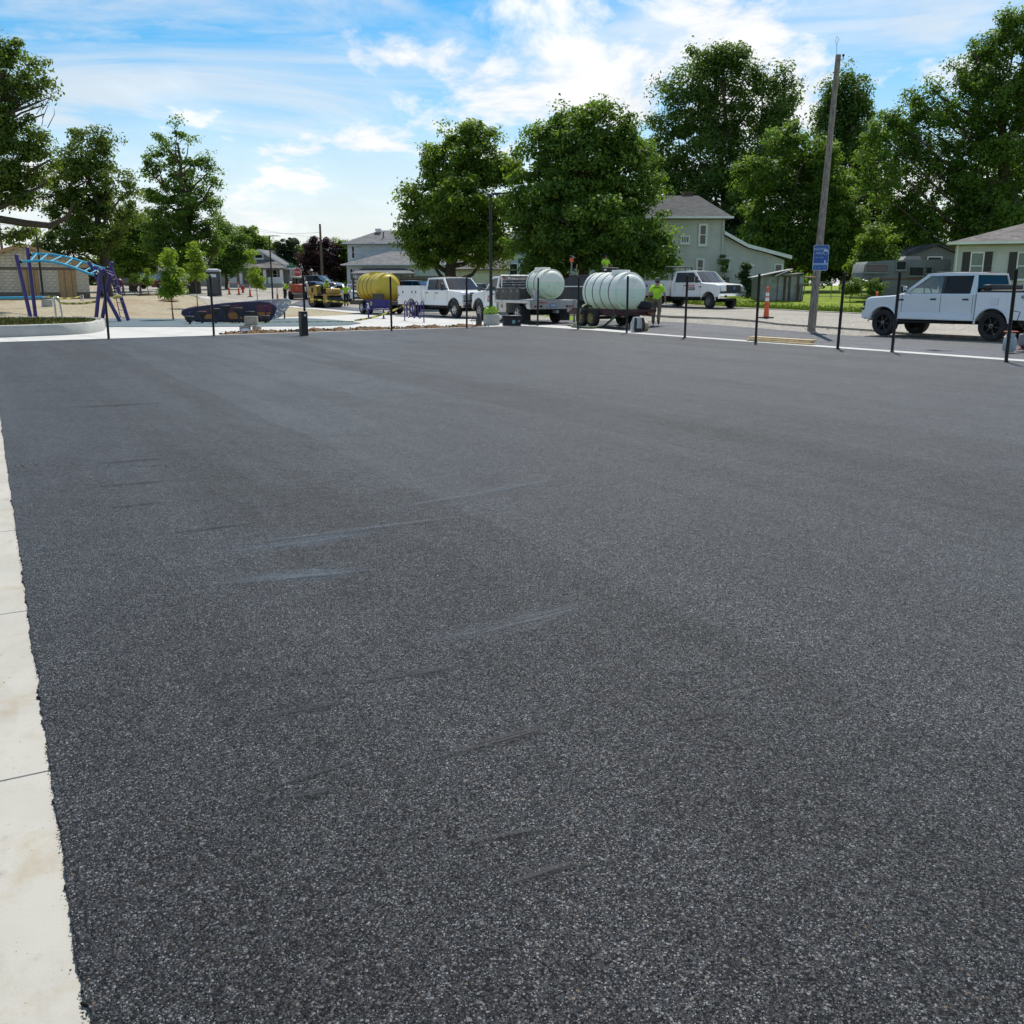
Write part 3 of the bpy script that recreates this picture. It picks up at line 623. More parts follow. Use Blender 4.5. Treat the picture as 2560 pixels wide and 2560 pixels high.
# ------------------------------------------------------------ white two-storey house
def white_house():
    Y = 112.0; X = lambda px, y=Y: P3(px, 650, y).x; Z = lambda py, y=Y: P3(960, py, y).z
    x0 = X(866); h = thing('white_house', 'white two-storey house with stacked grey hip roofs behind the yellow tank', 'house', (x0, Y, 0)); g0 = 1.3
    W = X(1160) - x0; ze = Z(664)
    MB().box((W / 2, 5, (g0 + ze) / 2), (W, 10, ze - g0)).build('wall', SIDW, h)
    rf = hip(0, W, 0, 9, ze, Z(625), .55, (1, 0)).build('lower_roof', SHG, h, smooth=0); gutter(rf, -.6, W, -.6, ze + .09)
    Y2 = 118.0; xa = X(868, Y2) - x0; W2 = X(1075, Y2) - X(868, Y2); z2 = Z(610, Y2)
    MB().box((xa + W2 / 2, 6.5 + 3.5, (ze + z2) / 2), (W2, 7, z2 - ze + .2)).build('upper_wall', SIDW, h)
    rf = hip(xa, xa + W2, 6.5, 13.5, z2, Z(571, Y2), .5, (1, 1)).build('roof', SHG, h, smooth=0); gutter(rf, xa - .55, xa + W2 + .5, 5.95, z2 + .08)
    MB().tube([(X(956, Y2) - x0, 7.6, Z(603, Y2)), (X(956, Y2) - x0, 7.6, Z(578, Y2))], .07, 6).build('vent_pipe', BLK, rf)
    MB().box((X(939, Y2) - x0, 9.2, Z(571, Y2)), (.7, .5, .3)).build('roof_vent', WHITE, rf)
    window(h, Face('f', 6.5), X(879, Y2) - x0, X(885, Y2) - x0, Z(645, Y2), Z(615, Y2), .1)
    F = Face('f', 0.0); clapboard(h, F, 0, W, g0, ze, SIDW, .2); clapboard(h, Face('f', 6.5), xa, xa + W2, ze, z2, SIDW, .2); window(h, F, X(875) - x0, X(881) - x0, Z(700), Z(672), .1); window(h, F, X(1022) - x0, X(1034) - x0, Z(697), Z(674), .1)
    xp0, xp1 = X(896) - x0, X(1030) - x0; zp = Z(684)
    MB().add([(xp0 - .6, -2.6, zp), (xp1 + .6, -2.6, zp), (xp1 - .8, -.02, Z(671)), (xp0 + .4, -.02, Z(671)), (xp0 - .6, -2.6, zp - .15), (xp1 + .6, -2.6, zp - .15), (xp1 - .8, -.02, zp - .15), (xp0 + .4, -.02, zp - .15)],
             [(0, 1, 2, 3), (4, 7, 6, 5), (0, 4, 5, 1), (1, 5, 6, 2), (3, 7, 4, 0)]).build('porch_roof', SHG, h, smooth=0)
    for k in range(4): MB().box((xp0 + (xp1 - xp0) * k / 3, -2.3, (g0 + zp) / 2), (.16, .16, zp - g0)).build('porch_post', WHITE, h)
    MB().box(((xp0 + xp1) / 2, -1.4, g0 + .2), (xp1 - xp0, 2.4, .5)).build('porch_floor', CONC2, h)
white_house()
def beige_garage():
    Y = 104.0; x0 = P3(1138, 660, Y).x; x1 = P3(1268, 660, Y).x; ze = P3(1200, 676, Y).z; zr = P3(1200, 636, Y).z
    h = thing('beige_garage', 'low tan garage with brown roof behind the leafy tree trunk', 'garage', (x0, Y, 0)); W = x1 - x0
    MB().box((W / 2, 3, (1.0 + ze) / 2), (W, 6, ze - 1.0)).build('wall', mat('tan_wall', (.46, .42, .34), .8), h)
    hip(0, W, 0, 6, ze, zr, .3, (0, 0)).build('roof', SHB, h, smooth=0)
    F = Face('f', 0); F.box(MB(), W * .3, W * .75, 1.1, ze - .35, 0, .04).build('garage_door', mat('cream_door', (.55, .52, .45), .6), h)
beige_garage()
def blue_white_house():
    Y = 112.0; x0 = P3(1262, 660, Y).x; x1 = P3(1520, 660, Y).x; ze = P3(1300, 600, Y).z
    h = thing('pale_blue_house', 'pale blue-white house mostly hidden behind the big maple', 'house', (x0, Y, 0)); W = x1 - x0
    MB().box((W / 2, 4, (1.0 + ze) / 2), (W, 8, ze - 1.0)).build('wall', m_siding('pale_blue', (.46, .53, .58), .2, .1), h)
    hip(0, W, 0, 8, ze, ze + 2.6, .4, (1, 1)).build('roof', SHG, h, smooth=0)
    F = Face('f', 0)
    for p in (1275, 1300, 1340, 1400): u = P3(p, 660, Y).x - x0; window(h, F, u, u + .8, P3(1300, 690, Y).z, P3(1300, 660, Y).z, .12)
blue_white_house()
# ------------------------------------------------------------ bungalow with a porch
def bungalow():
    Y = 120.0; X = lambda px: P3(px, 680, Y).x; Z = lambda py: P3(655, py, Y).z
    xc = X(652); h = thing('bungalow', 'small grey bungalow with gabled porch across the street', 'house', (xc, Y, 0)); g0 = 1.5
    L = lambda px: X(px) - xc; ze = Z(672); hw = L(722)
    MB().prism([(-hw, g0), (hw, g0), (hw, ze), (0, Z(628)), (-hw, ze)], 0, 9, 'y').build('wall', SIDT, h)
    rf = MB().prism([(-hw - .4, ze - .25), (0, Z(627)), (hw + .4, ze - .25), (hw + .4, ze - .08), (0, Z(625) + .1), (-hw - .4, ze - .08)], -.3, 9.3, 'y').build('roof', SHG, h, smooth=0)
    MB().prism([(-hw - .45, ze - .3), (0, Z(628)), (hw + .45, ze - .3), (hw + .45, ze - .04), (0, Z(624) + .1), (-hw - .45, ze - .04)], -.36, -.303, 'y').build('bargeboard', WHITE, rf)
    window(h, Face('f', 0.0), -.55, .3, Z(645), Z(637), .16, 1)
    zp = Z(671)
    MB().add([(-hw - .1, -2.8, zp), (hw + .1, -2.8, zp), (hw * .5, -.02, Z(650)), (-hw * .5, -.02, Z(650)), (-hw - .1, -2.8, zp - .2), (hw + .1, -2.8, zp - .2), (hw + .1, -.02, zp - .2), (-hw - .1, -.02, zp - .2)],
             [(0, 1, 2, 3), (7, 6, 5, 4), (0, 4, 5, 1), (1, 5, 6, 2), (3, 7, 4, 0)]).build('porch_roof', SHB, h, smooth=0)
    for u in (-hw + .15, L(617), L(675), hw - .3): MB().box((u, -2.6, (g0 + zp - .2) / 2), (.34, .3, zp - .2 - g0)).build('porch_post', WHITE, h)
    MB().box((0, -1.5, g0 + .15), (hw * 2, 2.8, .6)).build('porch_floor', CONC2, h)
    MB().box((hw * .68, -2.72, g0 + .85), (hw * .5, .12, .75)).build('porch_rail', SIDW, h); MB().box((-hw * .8, -2.72, g0 + .85), (hw * .3, .12, .75)).build('porch_rail', SIDW, h)
    F = Face('f', 0.0); window(h, F, L(683), L(692), Z(697), Z(676), .12); window(h, F, L(622), L(630), Z(699), Z(676), .12)
    F.box(MB(), L(645), L(655), g0 + .4, Z(674), 0, .05).build('door', DWOOD, h)
    MB().box((-hw - 3.9, 5.5, (g0 + ze - .3) / 2), (7.4, 6, ze - .3 - g0)).build('side_wing', SIDT, h)
    hip(-hw - 7.6, -hw - .02, 2.5, 8.5, ze - .3, Z(645), .3, (1, 0)).build('wing_roof', SHG, h, smooth=0)
    F3 = Face('f', 2.5); window(h, F3, L(565), L(569), Z(700), Z(678), .1); window(h, F3, L(581), L(584), Z(700), Z(678), .1)
bungalow()
def far_shed():
    Y = 150.0; a = P3(743, 640, Y); b = P3(802, 684, Y); h = thing('far_shed', 'grey outbuilding with bright tin roof behind the stop sign', 'shed', (a.x, Y, 0)); W = b.x - a.x; ze = P3(760, 676, Y).z; zr = P3(760, 656, Y).z
    MB().box((W / 2, 3, (1.2 + ze) / 2), (W, 6, ze - 1.2)).build('wall', SIDT, h)
    MB().add([(-.3, -.3, ze), (W + .3, -.3, ze), (W + .3, 3, zr + .6), (-.3, 3, zr + .6), (W + .3, 6.3, ze), (-.3, 6.3, ze)], [(0, 1, 2, 3), (2, 4, 5, 3), (0, 3, 5), (1, 4, 2), (0, 5, 4, 1)]).build('roof', mat('bright_tin', (.75, .77, .78), .35, metal=.2), h, smooth=0)
far_shed()
def blue_house():
    Y = 125.0; X = lambda px: P3(px, 690, Y).x; xc = X(365); h = thing('blue_house', 'low blue-grey house beyond the saplings on the left', 'house', (xc, Y, 0)); ze = P3(360, 680, Y).z; zr = P3(360, 665, Y).z
    MB().box((0, 4, (1.2 + ze) / 2), (X(420) - X(312), 8, ze - 1.2)).build('wall', SIDBL, h)
    hip(X(312) - xc, X(420) - xc, 0, 8, ze, zr + .5, .4, (0, 1)).build('roof', SHB, h, smooth=0)
    F = Face('f', 0.0); window(h, F, X(331) - xc, X(338) - xc, P3(0, 698, Y).z, P3(0, 688, Y).z, .12); window(h, F, X(345) - xc, X(352) - xc, P3(0, 698, Y).z, P3(0, 688, Y).z, .12)
    MB().box((X(470) - xc, 6, 2.6), (5.5, 5, 3.0)).build('garage', m_siding('light_blue', (.45, .52, .58), .2), h)
    MB().box((X(470) - xc, 6, 4.2), (6.0, 5.6, .2)).build('garage_roof', SHG, h)
blue_house()
# ------------------------------------------------------------ concrete block building, block by block
def block_building():
    Y = 73.0; rz = R(25); xc_ = P3(65, 700, Y).x; U, Zp = plane_map((xc_, Y), rz); X = lambda px: xc_ + U(px, 700); Z = lambda py: Zp(py, 100)
    xa, xr = xc_, X(222); hw = xr - xa; g0 = .6; zb = Z(744.5); ze = zb + 2.44; za = ze + hw * .325
    h = thing('block_building', 'unfinished tan concrete block building with boarded doors', 'building', (xa, Y, 0), rz)
    mort = mat('mortar', (.30, .285, .255), .95); tan = mat('tan_block', (.52, .455, .36), .9, var=.12, vs=2.5, bump=.25, bs=90); tan2 = mat('tan_block_light', (.58, .515, .41), .9, var=.1, vs=2.5, bump=.25, bs=90); brn = mat('brown_block', (.155, .125, .10), .92, var=.2, vs=4, bump=.5, bs=60)
    MB().prism([(-hw, g0), (hw, g0), (hw, ze), (0, za), (-hw, ze)], .03, 7.5, 'y').build('wall', mort, h)
    doors = [(X(54) - xa, X(97) - xa), (X(147) - xa, X(190) - xa)]; dz = zb + 2.05
    ch = .2033; bw = .4066; r = 0; me = {}
    def blk(w, m):
        k = (round(w, 3), m.name)
        if k not in me: me[k] = MB().box((0, 0, 0), (w - .012, .09, ch - .012), ch=.006).mesh('block', m, 0)
        return me[k]
    while True:
        z0 = zb + r * ch; z1 = z0 + ch
        lim = hw if z1 <= ze + .01 else (za - z1) / .325
        if lim < .3: break
        u = max(-lim, -3.6) - (bw / 2 if r % 2 else 0)
        while u < lim - .02:
            a, b = max(u, -lim), min(u + bw, lim); u += bw
            if z1 < dz + .05:
                for d0, d1 in doors:
                    if a < d1 and b > d0:
                        if a < d0 - .05: b = d0
                        elif b > d1 + .05: a = d1
                        else: a = b
            if b - a < .06 or b < -3.5: continue
            m = brn if (r < 2 or z0 + .03 > dz and z0 - .18 < dz and z1 <= ze + .2) else (tan, tan2)[(r * 7 + int(u * 13)) % 2]
            o = link('block', blk(b - a, m), h); o.location = ((a + b) / 2, 0, (z0 + z1) / 2)
        r += 1
    for d0, d1 in doors:
        d = MB().box(((d0 + d1) / 2, .02, (zb + dz) / 2), (d1 - d0 - .02, .03, dz - zb)).build('door', WOOD, h, label='plywood sheet boarding up the doorway')
        for k, f in enumerate((.36, .76)):
            u = d0 + (d1 - d0) * f; MB().box((u, -.008, (zb + dz) / 2), (.02, .03, dz - zb - .02)).build('plywood_joint', DWOOD, d)
    ov = .45
    rf = MB().prism([(-hw - ov, ze - ov * .325), (0, za), (hw + ov, ze - ov * .325), (hw + ov, ze - ov * .325 + .12), (0, za + .12), (-hw - ov, ze - ov * .325 + .12)], -.42, 7.9, 'y').build('roof', SHD, h, smooth=0)
    MB().prism([(-hw - ov, ze - ov * .325 - .13), (0, za - .13), (hw + ov, ze - ov * .325 - .13), (hw + ov, ze - ov * .325 + .1), (0, za + .1), (-hw - ov, ze - ov * .325 + .1)], -.46, -.425, 'y').build('bargeboard', WOOD, rf)
block_building()
# ------------------------------------------------------------ board fence beside the white house
def board_fence():
    Y = 100.0; x0 = P3(1000, 700, Y).x; x1 = P3(1102, 700, Y).x; zt = P3(1050, 689, Y).z; g0 = 1.0
    f = thing('board_fence', 'dark weathered board fence behind the service truck', 'fence', (x0, Y, 0)); n = 34; w = (x1 - x0) / n
    me = MB().add([(-w * .42, -.015, 0), (w * .42, -.015, 0), (w * .42, .015, 0), (-w * .42, .015, 0), (-w * .42, -.015, zt - g0 - .06), (w * .42, -.015, zt - g0 - .06), (w * .42, .015, zt - g0 - .06), (-w * .42, .015, zt - g0 - .06), (0, -.015, zt - g0), (0, .015, zt - g0)],
                  [(0, 1, 5, 8, 4), (3, 2, 6, 9, 7)[::-1], (0, 1, 2, 3), (0, 3, 7, 4), (1, 2, 6, 5), (4, 8, 9, 7), (5, 8, 9, 6)]).mesh('picket', DWOOD, 0)
    for k in range(n): o = link('picket', me, f); o.location = (w * (k + .5), 0, g0 + rr.uniform(-.03, .03))
    for z in (g0 + .5, zt - .4): MB().box(((x1 - x0) / 2, .05, z), (x1 - x0, .05, .09)).build('rail', DWOOD, f)
board_fence()
# ------------------------------------------------------------ trees
def m_leaf(name, c0, c1, tr=.42):
    b = NB(name); t = b.nd('ShaderNodeAttribute', attribute_name='tint').outputs['Fac']
    c = b.mix(t, c0, c1)
    d = b.bsdf(col=c, rough=.55, spec=.28)
    tl = b.nd('ShaderNodeBsdfTranslucent', {'Color': b.mix(.5, c, (c1[0] * 1.5, c1[1] * 1.45, c1[2] * .5))})
    return b.done(b.nd('ShaderNodeMixShader', {0: tr, 1: d.outputs[0], 2: tl.outputs[0]}))
def m_bark(name, c):
    b = NB(name); n = b.noise(7, 6, .7, vec=b.mapping(scale=(3, 3, .5)))
    return b.done(b.bsdf(col=b.mix(b.mapr(n, .3, .7), tuple(x * .5 for x in c), tuple(x * 1.35 for x in c)), rough=.95, spec=.15, normal=b.bump(n, .8, .05)))
BARK = m_bark('bark', (.085, .068, .052)); BARK2 = m_bark('young_bark', (.15, .12, .09))
LEAF = {'maple': m_leaf('maple_leaf', (.040, .095, .015), (.15, .25, .036), .48), 'elm': m_leaf('elm_leaf', (.042, .088, .015), (.145, .21, .036), .48), 'light': m_leaf('light_leaf', (.05, .11, .014), (.19, .285, .04), .5),
        'sap': m_leaf('sapling_leaf', (.08, .165, .014), (.27, .38, .04), .5), 'dark': m_leaf('dark_leaf', (.018, .042, .014), (.055, .095, .026), .3), 'plum': m_leaf('plum_leaf', (.022, .010, .012), (.075, .03, .032), .3), 'cotton': m_leaf('cottonwood_leaf', (.034, .082, .018), (.125, .205, .042), .46)}
def leaf_mesh(name, C, N, S, T, m, asp=.62):
    n = len(C); N = N / np.linalg.norm(N, axis=1, keepdims=True)
    a = np.cross(N, rng.normal(size=(n, 3))); a /= np.linalg.norm(a, axis=1, keepdims=True); b = np.cross(N, a)
    S = S[:, None]
    V = np.stack([C - a * S * .55, C - b * S * asp * .5 + a * S * .06 + N * S * .09, C + a * S * .55, C + b * S * asp * .5 + a * S * .06 + N * S * .09], 1).reshape(-1, 3)
    me = bpy.data.meshes.new(name); me.vertices.add(4 * n); me.vertices.foreach_set('co', V.astype(np.float32).ravel())
    me.loops.add(4 * n); me.loops.foreach_set('vertex_index', np.arange(4 * n, dtype=np.int32))
    me.polygons.add(n); me.polygons.foreach_set('loop_start', np.arange(0, 4 * n, 4, dtype=np.int32))
    me.update(calc_edges=True)
    at = me.attributes.new('tint', 'FLOAT', 'FACE'); at.data.foreach_set('value', T.astype(np.float32))
    me.materials.append(m); me.validate(); return me
def foliage(lobes, nleaf, leaf, clump=.55, shell=.45, flat=.6, droop=0.0):
    """lobes: (x, y, z, rx, ry, rz). returns leaf centres, normals, sizes, tints and the clump centres"""
    w = np.array([l[3] * l[4] * l[5] for l in lobes]) ** .72; w /= w.sum()
    nleaf = int(nleaf * 1.5); leaf *= .80; clump *= 1.06; per = 120; nc = max(8, int(nleaf / per)); which = rng.choice(len(lobes), nc, p=w); Lb = np.array(lobes)[which]
    d = rng.normal(size=(nc, 3)); d /= np.linalg.norm(d, axis=1, keepdims=True); rad = (shell + (1 - shell) * rng.random(nc)) ** .8
    rad *= 1 + .09 * rng.normal(size=nc)
    cc = Lb[:, :3] + d * rad[:, None] * Lb[:, 3:]
    cs = clump * 1.12 * (.55 + .9 * rng.random(nc)); tint_c = np.clip(rng.normal(.5, .32, nc), 0, 1)
    k = np.repeat(np.arange(nc), per); n = len(k)
    o = rng.normal(size=(n, 3)); o *= (.35 + .65 * rng.random((n, 1))) / np.linalg.norm(o, axis=1, keepdims=True); nrm_o = o.copy(); o = o * cs[k][:, None] * np.array([1., 1., flat]); al_ = (o * d[k]).sum(1, keepdims=True); o = o + d[k] * al_ * .3
    stray = rng.random(n) < .05; o[stray] *= 1.35
    o[:, 2] -= droop * (o[:, 0] ** 2 + o[:, 1] ** 2)
    C = cc[k] + o
    N = rng.normal(size=(n, 3)) * .55 + np.array([0, 0, .45]) + nrm_o * .7 + d[k] * .3
    S = leaf * (.65 + .7 * rng.random(n)); T = np.clip(tint_c[k] + rng.normal(0, .17, n), 0, 1)
    return C, N, S, T, cc, which
def tree(name, label, base, lobes, nleaf, leaf, tr, kind, group=None, clump=.55, shell=.45, flat=.6, limbs=True, twigs=160, bark=None, fork=.32, extra=None, cat='tree'):
    base = Vector(base); t = thing(name, label, cat, base, 0, group)
    lobes = [tuple(l) if len(l) == 6 else (l[0], l[1], l[2], l[3], l[3] * .95, l[3] * (l[4] if len(l) > 4 else .92)) for l in lobes]
    lob = [(l[0] - base.x, l[1] - base.y, l[2] - base.z, l[3], l[4], l[5]) for l in lobes]
    C, N, S, T, cc, which = foliage(lob, nleaf, leaf, clump, shell, flat)
    link('crown', leaf_mesh('crown', C, N, S, T, LEAF[kind]), t)
    mb = MB(); top = max(l[2] for l in lob) * .93; cx = sum(l[0] * l[3] for l in lob) / sum(l[3] for l in lob); cy = sum(l[1] * l[3] for l in lob) / sum(l[3] for l in lob)
    lo = min(l[2] - l[5] for l in lob); n = 9; path = []; rs = []
    for i in range(n):
        f = i / (n - 1); w = max(0, f - fork) / (1 - fork)
        path.append(Vector((cx * w * w + tr * .5 * math.sin(i * 1.9 + base.x) * (i > 0), cy * w * w + tr * .4 * math.cos(i * 1.3), top * f - .15 * (i == 0)))); rs.append(tr * (1.35 if i == 0 else 1 - .86 * f))
    mb.tube(path, rs, 9)
    def on(f): f = min(max(f, 0), .999) * (n - 1); i = int(f); return path[i].lerp(path[i + 1], f - i), rs[i] * (1 - (f - i)) + rs[i + 1] * (f - i)
    if limbs:
        for i, l in enumerate(lob):
            c = Vector(l[:3]); f = max(.12, min(.85, (c.z - (c - Vector((cx, cy, c.z))).length * .75) / top)); p, r0 = on(f)
            mid = p.lerp(c, .5) + Vector((rr.gauss(0, .25), rr.gauss(0, .2), -.08 * (c - p).length)); r1 = min(r0 * .62, tr * .42) * (.5 if (c - p).length > 6.5 else 1)
            mb.tube([p, p.lerp(mid, .5) + Vector((0, 0, -.04 * (c - p).length)), mid, mid.lerp(c, .55) + Vector((rr.gauss(0, .15), 0, .1)), c], [r1, r1 * .8, r1 * .6, r1 * .42, r1 * .25], 6)
        idx = rng.choice(len(cc), min(twigs, len(cc)), replace=False)
        for i in idx:
            c = Vector(cc[i]); l = Vector(lob[which[i]][:3]); a = l.lerp(c, rr.uniform(0, .25)); m_ = a.lerp(c, .5) + Vector((rr.gauss(0, .12), rr.gauss(0, .12), rr.gauss(-.05, .1))); q = tr * .10 + .008
            mb.tube([a, m_, c], [q, q * .7, q * .3], 4)
    if extra: extra(mb)
    mb.build('trunk', bark or BARK, t, smooth=60); return t
def px_lobes(Y, L, rnd=.35, thick=.9):
    out = []
    for q in L:
        px, py, r = q[:3]; dy = q[3] if len(q) > 3 else rr.uniform(-rnd, rnd) * r * Y / 2433 * 2
        c = P3(px, py, Y + dy); rm = r * (Y + dy) / 2433 * (1.0)
        out.append((c.x, c.y, c.z, rm, rm * thick, rm * .9))
    return out
def px_tree(name, label, Y, bpx, L, nleaf, leaf, tr, kind, **k):
    b = onY(bpx, Y, 690); return tree(name, label, b, px_lobes(Y, L), nleaf, leaf, tr, kind, **k)
# big round maple in the middle
px_tree('maple_tree', 'broad dark green maple standing left of the sage house', 64, 1455, [(1440, 330, 55), (1525, 345, 60), (1370, 360, 50), (1330, 430, 62), (1455, 420, 90), (1560, 420, 70), (1610, 470, 50), (1300, 520, 55), (1400, 510, 95), (1510, 520, 100), (1605, 545, 62),
        (1310, 600, 55), (1400, 610, 80), (1510, 620, 85), (1600, 620, 65), (1645, 625, 42), (1560, 660, 50), (1640, 668, 34), (1345, 650, 45), (1440, 300, 40), (1545, 300, 38), (1480, 276, 30), (1580, 370, 40), (1520, 268, 18), (1405, 290, 20), (1345, 330, 20), (1665, 590, 24), (1680, 650, 20), (1455, 470, 80, 3.2), (1500, 560, 85, -3.2), (1420, 560, 80, -3)], 62000, .27, .42, 'maple', group=None, clump=.62, twigs=260)
# lighter tree left of it
px_tree('shade_tree', 'lighter green round tree beside the black lamp post', 72, 1131, [(1175, 345, 40), (1120, 375, 48), (1190, 400, 52), (1085, 430, 45), (1150, 450, 62), (1215, 440, 50), (1255, 420, 45), (1050, 510, 52), (1120, 520, 70), (1200, 530, 62), (1262, 520, 50), (1035, 590, 42), (1095, 600, 60),
        (1170, 610, 60), (1240, 600, 50), (1060, 640, 34), (1215, 655, 34), (1120, 570, 60, 3.5), (1160, 500, 60, -3), (1195, 325, 22), (1225, 345, 20)], 40000, .28, .5, 'light', clump=.6, twigs=220)
# tall backdrop trees on the right
px_tree('cottonwood_tree', 'tallest ragged tree behind the sage house roof', 98, 1800, [(1760, 150, 45), (1835, 140, 42), (1700, 230, 55), (1790, 215, 62), (1870, 210, 48), (1940, 205, 42), (1975, 240, 30), (1670, 310, 48), (1760, 310, 72), (1860, 300, 70), (1945, 290, 50), (1665, 400, 50), (1750, 410, 75), (1850, 400, 72),
        (1930, 380, 52), (1690, 490, 60), (1790, 500, 75), (1870, 480, 65), (1745, 560, 55), (1640, 350, 22), (1800, 170, 30), (1650, 450, 30)], 44000, .34, .65, 'cotton', group='backdrop trees behind the sage house', clump=.85, flat=.9, twigs=240)
px_tree('elm_tree', 'mid green tree in front of the tallest tree beyond the lean-to', 84, 1960, [(1960, 360, 52), (2040, 400, 55), (1900, 440, 55), (1985, 450, 70), (2075, 470, 60), (1920, 540, 65), (2010, 550, 72), (2100, 560, 60), (1950, 620, 60), (2050, 625, 62), (2130, 610, 50), (1890, 600, 40)], 42000, .30, .45, 'maple', group='backdrop trees behind the sage house', clump=.7, twigs=160)
px_tree('elm_tree', 'slim pointed tree rising right of the utility pole', 104, 2115, [(2125, 200, 30), (2095, 235, 38), (2145, 260, 42), (2080, 290, 42), (2130, 320, 55), (2160, 380, 45), (2070, 360, 50), (2120, 430, 70), (2160, 500, 62), (2080, 500, 60)], 26000, .36, .45, 'cotton', group='backdrop trees behind the sage house', clump=.8, flat=.9)
px_tree('oak_tree', 'huge dark tree filling the upper right corner', 80, 2500, [(2545, 90, 62), (2480, 130, 48), (2620, 120, 90), (2420, 205, 48), (2370, 160, 22), (2500, 220, 72), (2590, 240, 90), (2340, 290, 52), (2430, 310, 72), (2530, 340, 85), (2620, 380, 90), (2270, 350, 42), (2260, 420, 48), (2345, 400, 66), (2440, 430, 80), (2540, 460, 90),
        (2290, 500, 50), (2380, 520, 70), (2480, 540, 80), (2580, 570, 85), (2220, 460, 36), (2240, 560, 45), (2320, 590, 55), (2420, 610, 60), (2290, 250, 24), (2330, 225, 20), (2190, 330, 42, -3), (2235, 305, 42, -2), (2205, 400, 52, -3), (2255, 370, 50, -1), (2290, 305, 40, 0), (2185, 470, 50, -2)], 68000, .29, .75, 'maple', clump=.68, flat=.8, shell=.5, twigs=300)
px_tree('elm_tree', 'dark tree closing the gap left of the cream ranch house', 90, 2200, [(2200, 520, 60), (2150, 570, 60), (2260, 590, 60), (2200, 620, 60), (2120, 650, 45), (2300, 640, 50), (2070, 660, 40), (2360, 650, 45)], 22000, .34, .4, 'dark', group='backdrop trees behind the sage house', clump=.8)
px_tree('young_tree', 'bright yellow-green bushy tree left of the old camper', 68, 2190, [(2190, 585, 28), (2165, 620, 32), (2210, 620, 32), (2180, 655, 36), (2225, 660, 26), (2150, 665, 26), (2195, 690, 30)], 13000, .2, .12, 'light', clump=.4)
px_tree('elm_tree', 'dark tree behind the cream ranch house roof', 110, 2560, [(2480, 560, 60), (2560, 520, 80), (2640, 540, 80), (2420, 600, 50), (2540, 600, 70)], 16000, .4, .4, 'dark', clump=.9)
px_tree('elm_tree', 'dark low tree behind the lean-to of the sage house', 92, 1880, [(1850, 560, 55), (1920, 590, 55), (1990, 620, 50), (1840, 620, 50), (1900, 650, 45), (2060, 640, 45)], 18000, .36, .4, 'dark', group='backdrop trees behind the sage house', clump=.8)
# left side
def big_limb(mb):
    mb.tube([(-1.5, 0, 5.6), (2.0, -.3, 5.15), (4.6, -.5, 4.75), (6.0, -.6, 4.62), (7.0, -.6, 5.05), (7.5, -.6, 5.9)], [.27, .22, .19, .17, .11, .04], 8)
    mb.tube([(-.2, 0, 9.2), (3.0, -.2, 10.2), (5.2, -.2, 10.9), (6.4, 0, 11.4)], [.2, .12, .07, .02], 6); mb.tube([(-.2, 0, 6.9), (2.6, 0, 6.3), (4.4, 0, 7.0), (5.6, 0, 7.6)], [.2, .12, .06, .02], 6)
    for k in range(26):
        a = Vector((rr.uniform(3.0, 6.3), 0, rr.uniform(9.8, 12.2))); mb.tube([a, a + Vector((rr.uniform(-.2, .5), 0, rr.uniform(.3, .8))), a + Vector((rr.uniform(-.1, .9), 0, rr.uniform(.6, 1.6)))], [.025, .016, .006], 4)
px_tree('park_tree', 'old tree at the left edge with a long bare horizontal limb', 56, -110, [(20, 130, 36), (75, 160, 28), (15, 210, 55), (75, 220, 34), (105, 235, 18), (0, 290, 55), (55, 310, 34), (110, 262, 13), (120, 205, 16), (30, 370, 44), (85, 385, 38), (125, 400, 24), (20, 430, 42), (80, 440, 34), (120, 455, 26), (60, 490, 30), (15, 505, 24), (-80, 200, 90), (-80, 330, 90), (110, 285, 10), (100, 340, 18),
        (35, 590, 22), (75, 575, 20)], 21000, .22, .55, 'elm', clump=.55, shell=.3, flat=.55, twigs=240, extra=big_limb)
px_tree('park_tree', 'rounded olive tree standing behind the block building', 80, 262, [(205, 335, 28), (250, 345, 32), (190, 400, 48), (255, 405, 45), (150, 440, 36), (215, 455, 58), (285, 450, 36), (140, 510, 42), (200, 525, 58), (270, 520, 52), (325, 475, 26), (322, 530, 30), (160, 580, 45), (225, 590, 52), (290, 580, 36), (120, 610, 40), (180, 630, 45), (130, 660, 36)], 24000, .25, .42, 'elm', clump=.6, shell=.45, twigs=260)
px_tree('park_tree', 'tall irregular tree with open top behind the portable toilet', 96, 480, [(435, 325, 26), (400, 345, 20), (470, 350, 20), (380, 390, 22), (430, 385, 20), (365, 420, 16), (470, 400, 16), (500, 400, 22), (400, 440, 36), (460, 450, 40), (520, 430, 32), (540, 455, 20), (390, 490, 32), (445, 510, 52), (510, 500, 40), (395, 560, 42), (460, 570, 55), (520, 570, 36), (420, 620, 45), (490, 625, 45), (540, 620, 30), (450, 660, 34), (385, 620, 30)], 21000, .29, .55, 'maple', clump=.62, shell=.45, twigs=260)
px_tree('park_tree', 'bright green tree between the block building and the tall tree', 104, 330, [(330, 560, 36), (290, 600, 40), (350, 610, 40), (320, 650, 45), (370, 650, 36), (280, 650, 36), (360, 570, 26)], 20000, .32, .35, 'light', clump=.7)
px_tree('street_tree', 'small dark tree on the bungalow corner', 112, 565, [(560, 575, 26), (590, 600, 26), (560, 625, 30), (600, 640, 26), (575, 660, 30), (545, 660, 26)], 12000, .3, .22, 'maple', clump=.6)
px_tree('street_tree', 'sunlit tree behind the bungalow roof', 140, 625, [(625, 585, 24), (605, 610, 24), (650, 610, 26), (680, 620, 20), (630, 640, 30), (595, 645, 26), (665, 650, 26)], 11000, .4, .3, 'light', clump=.7)
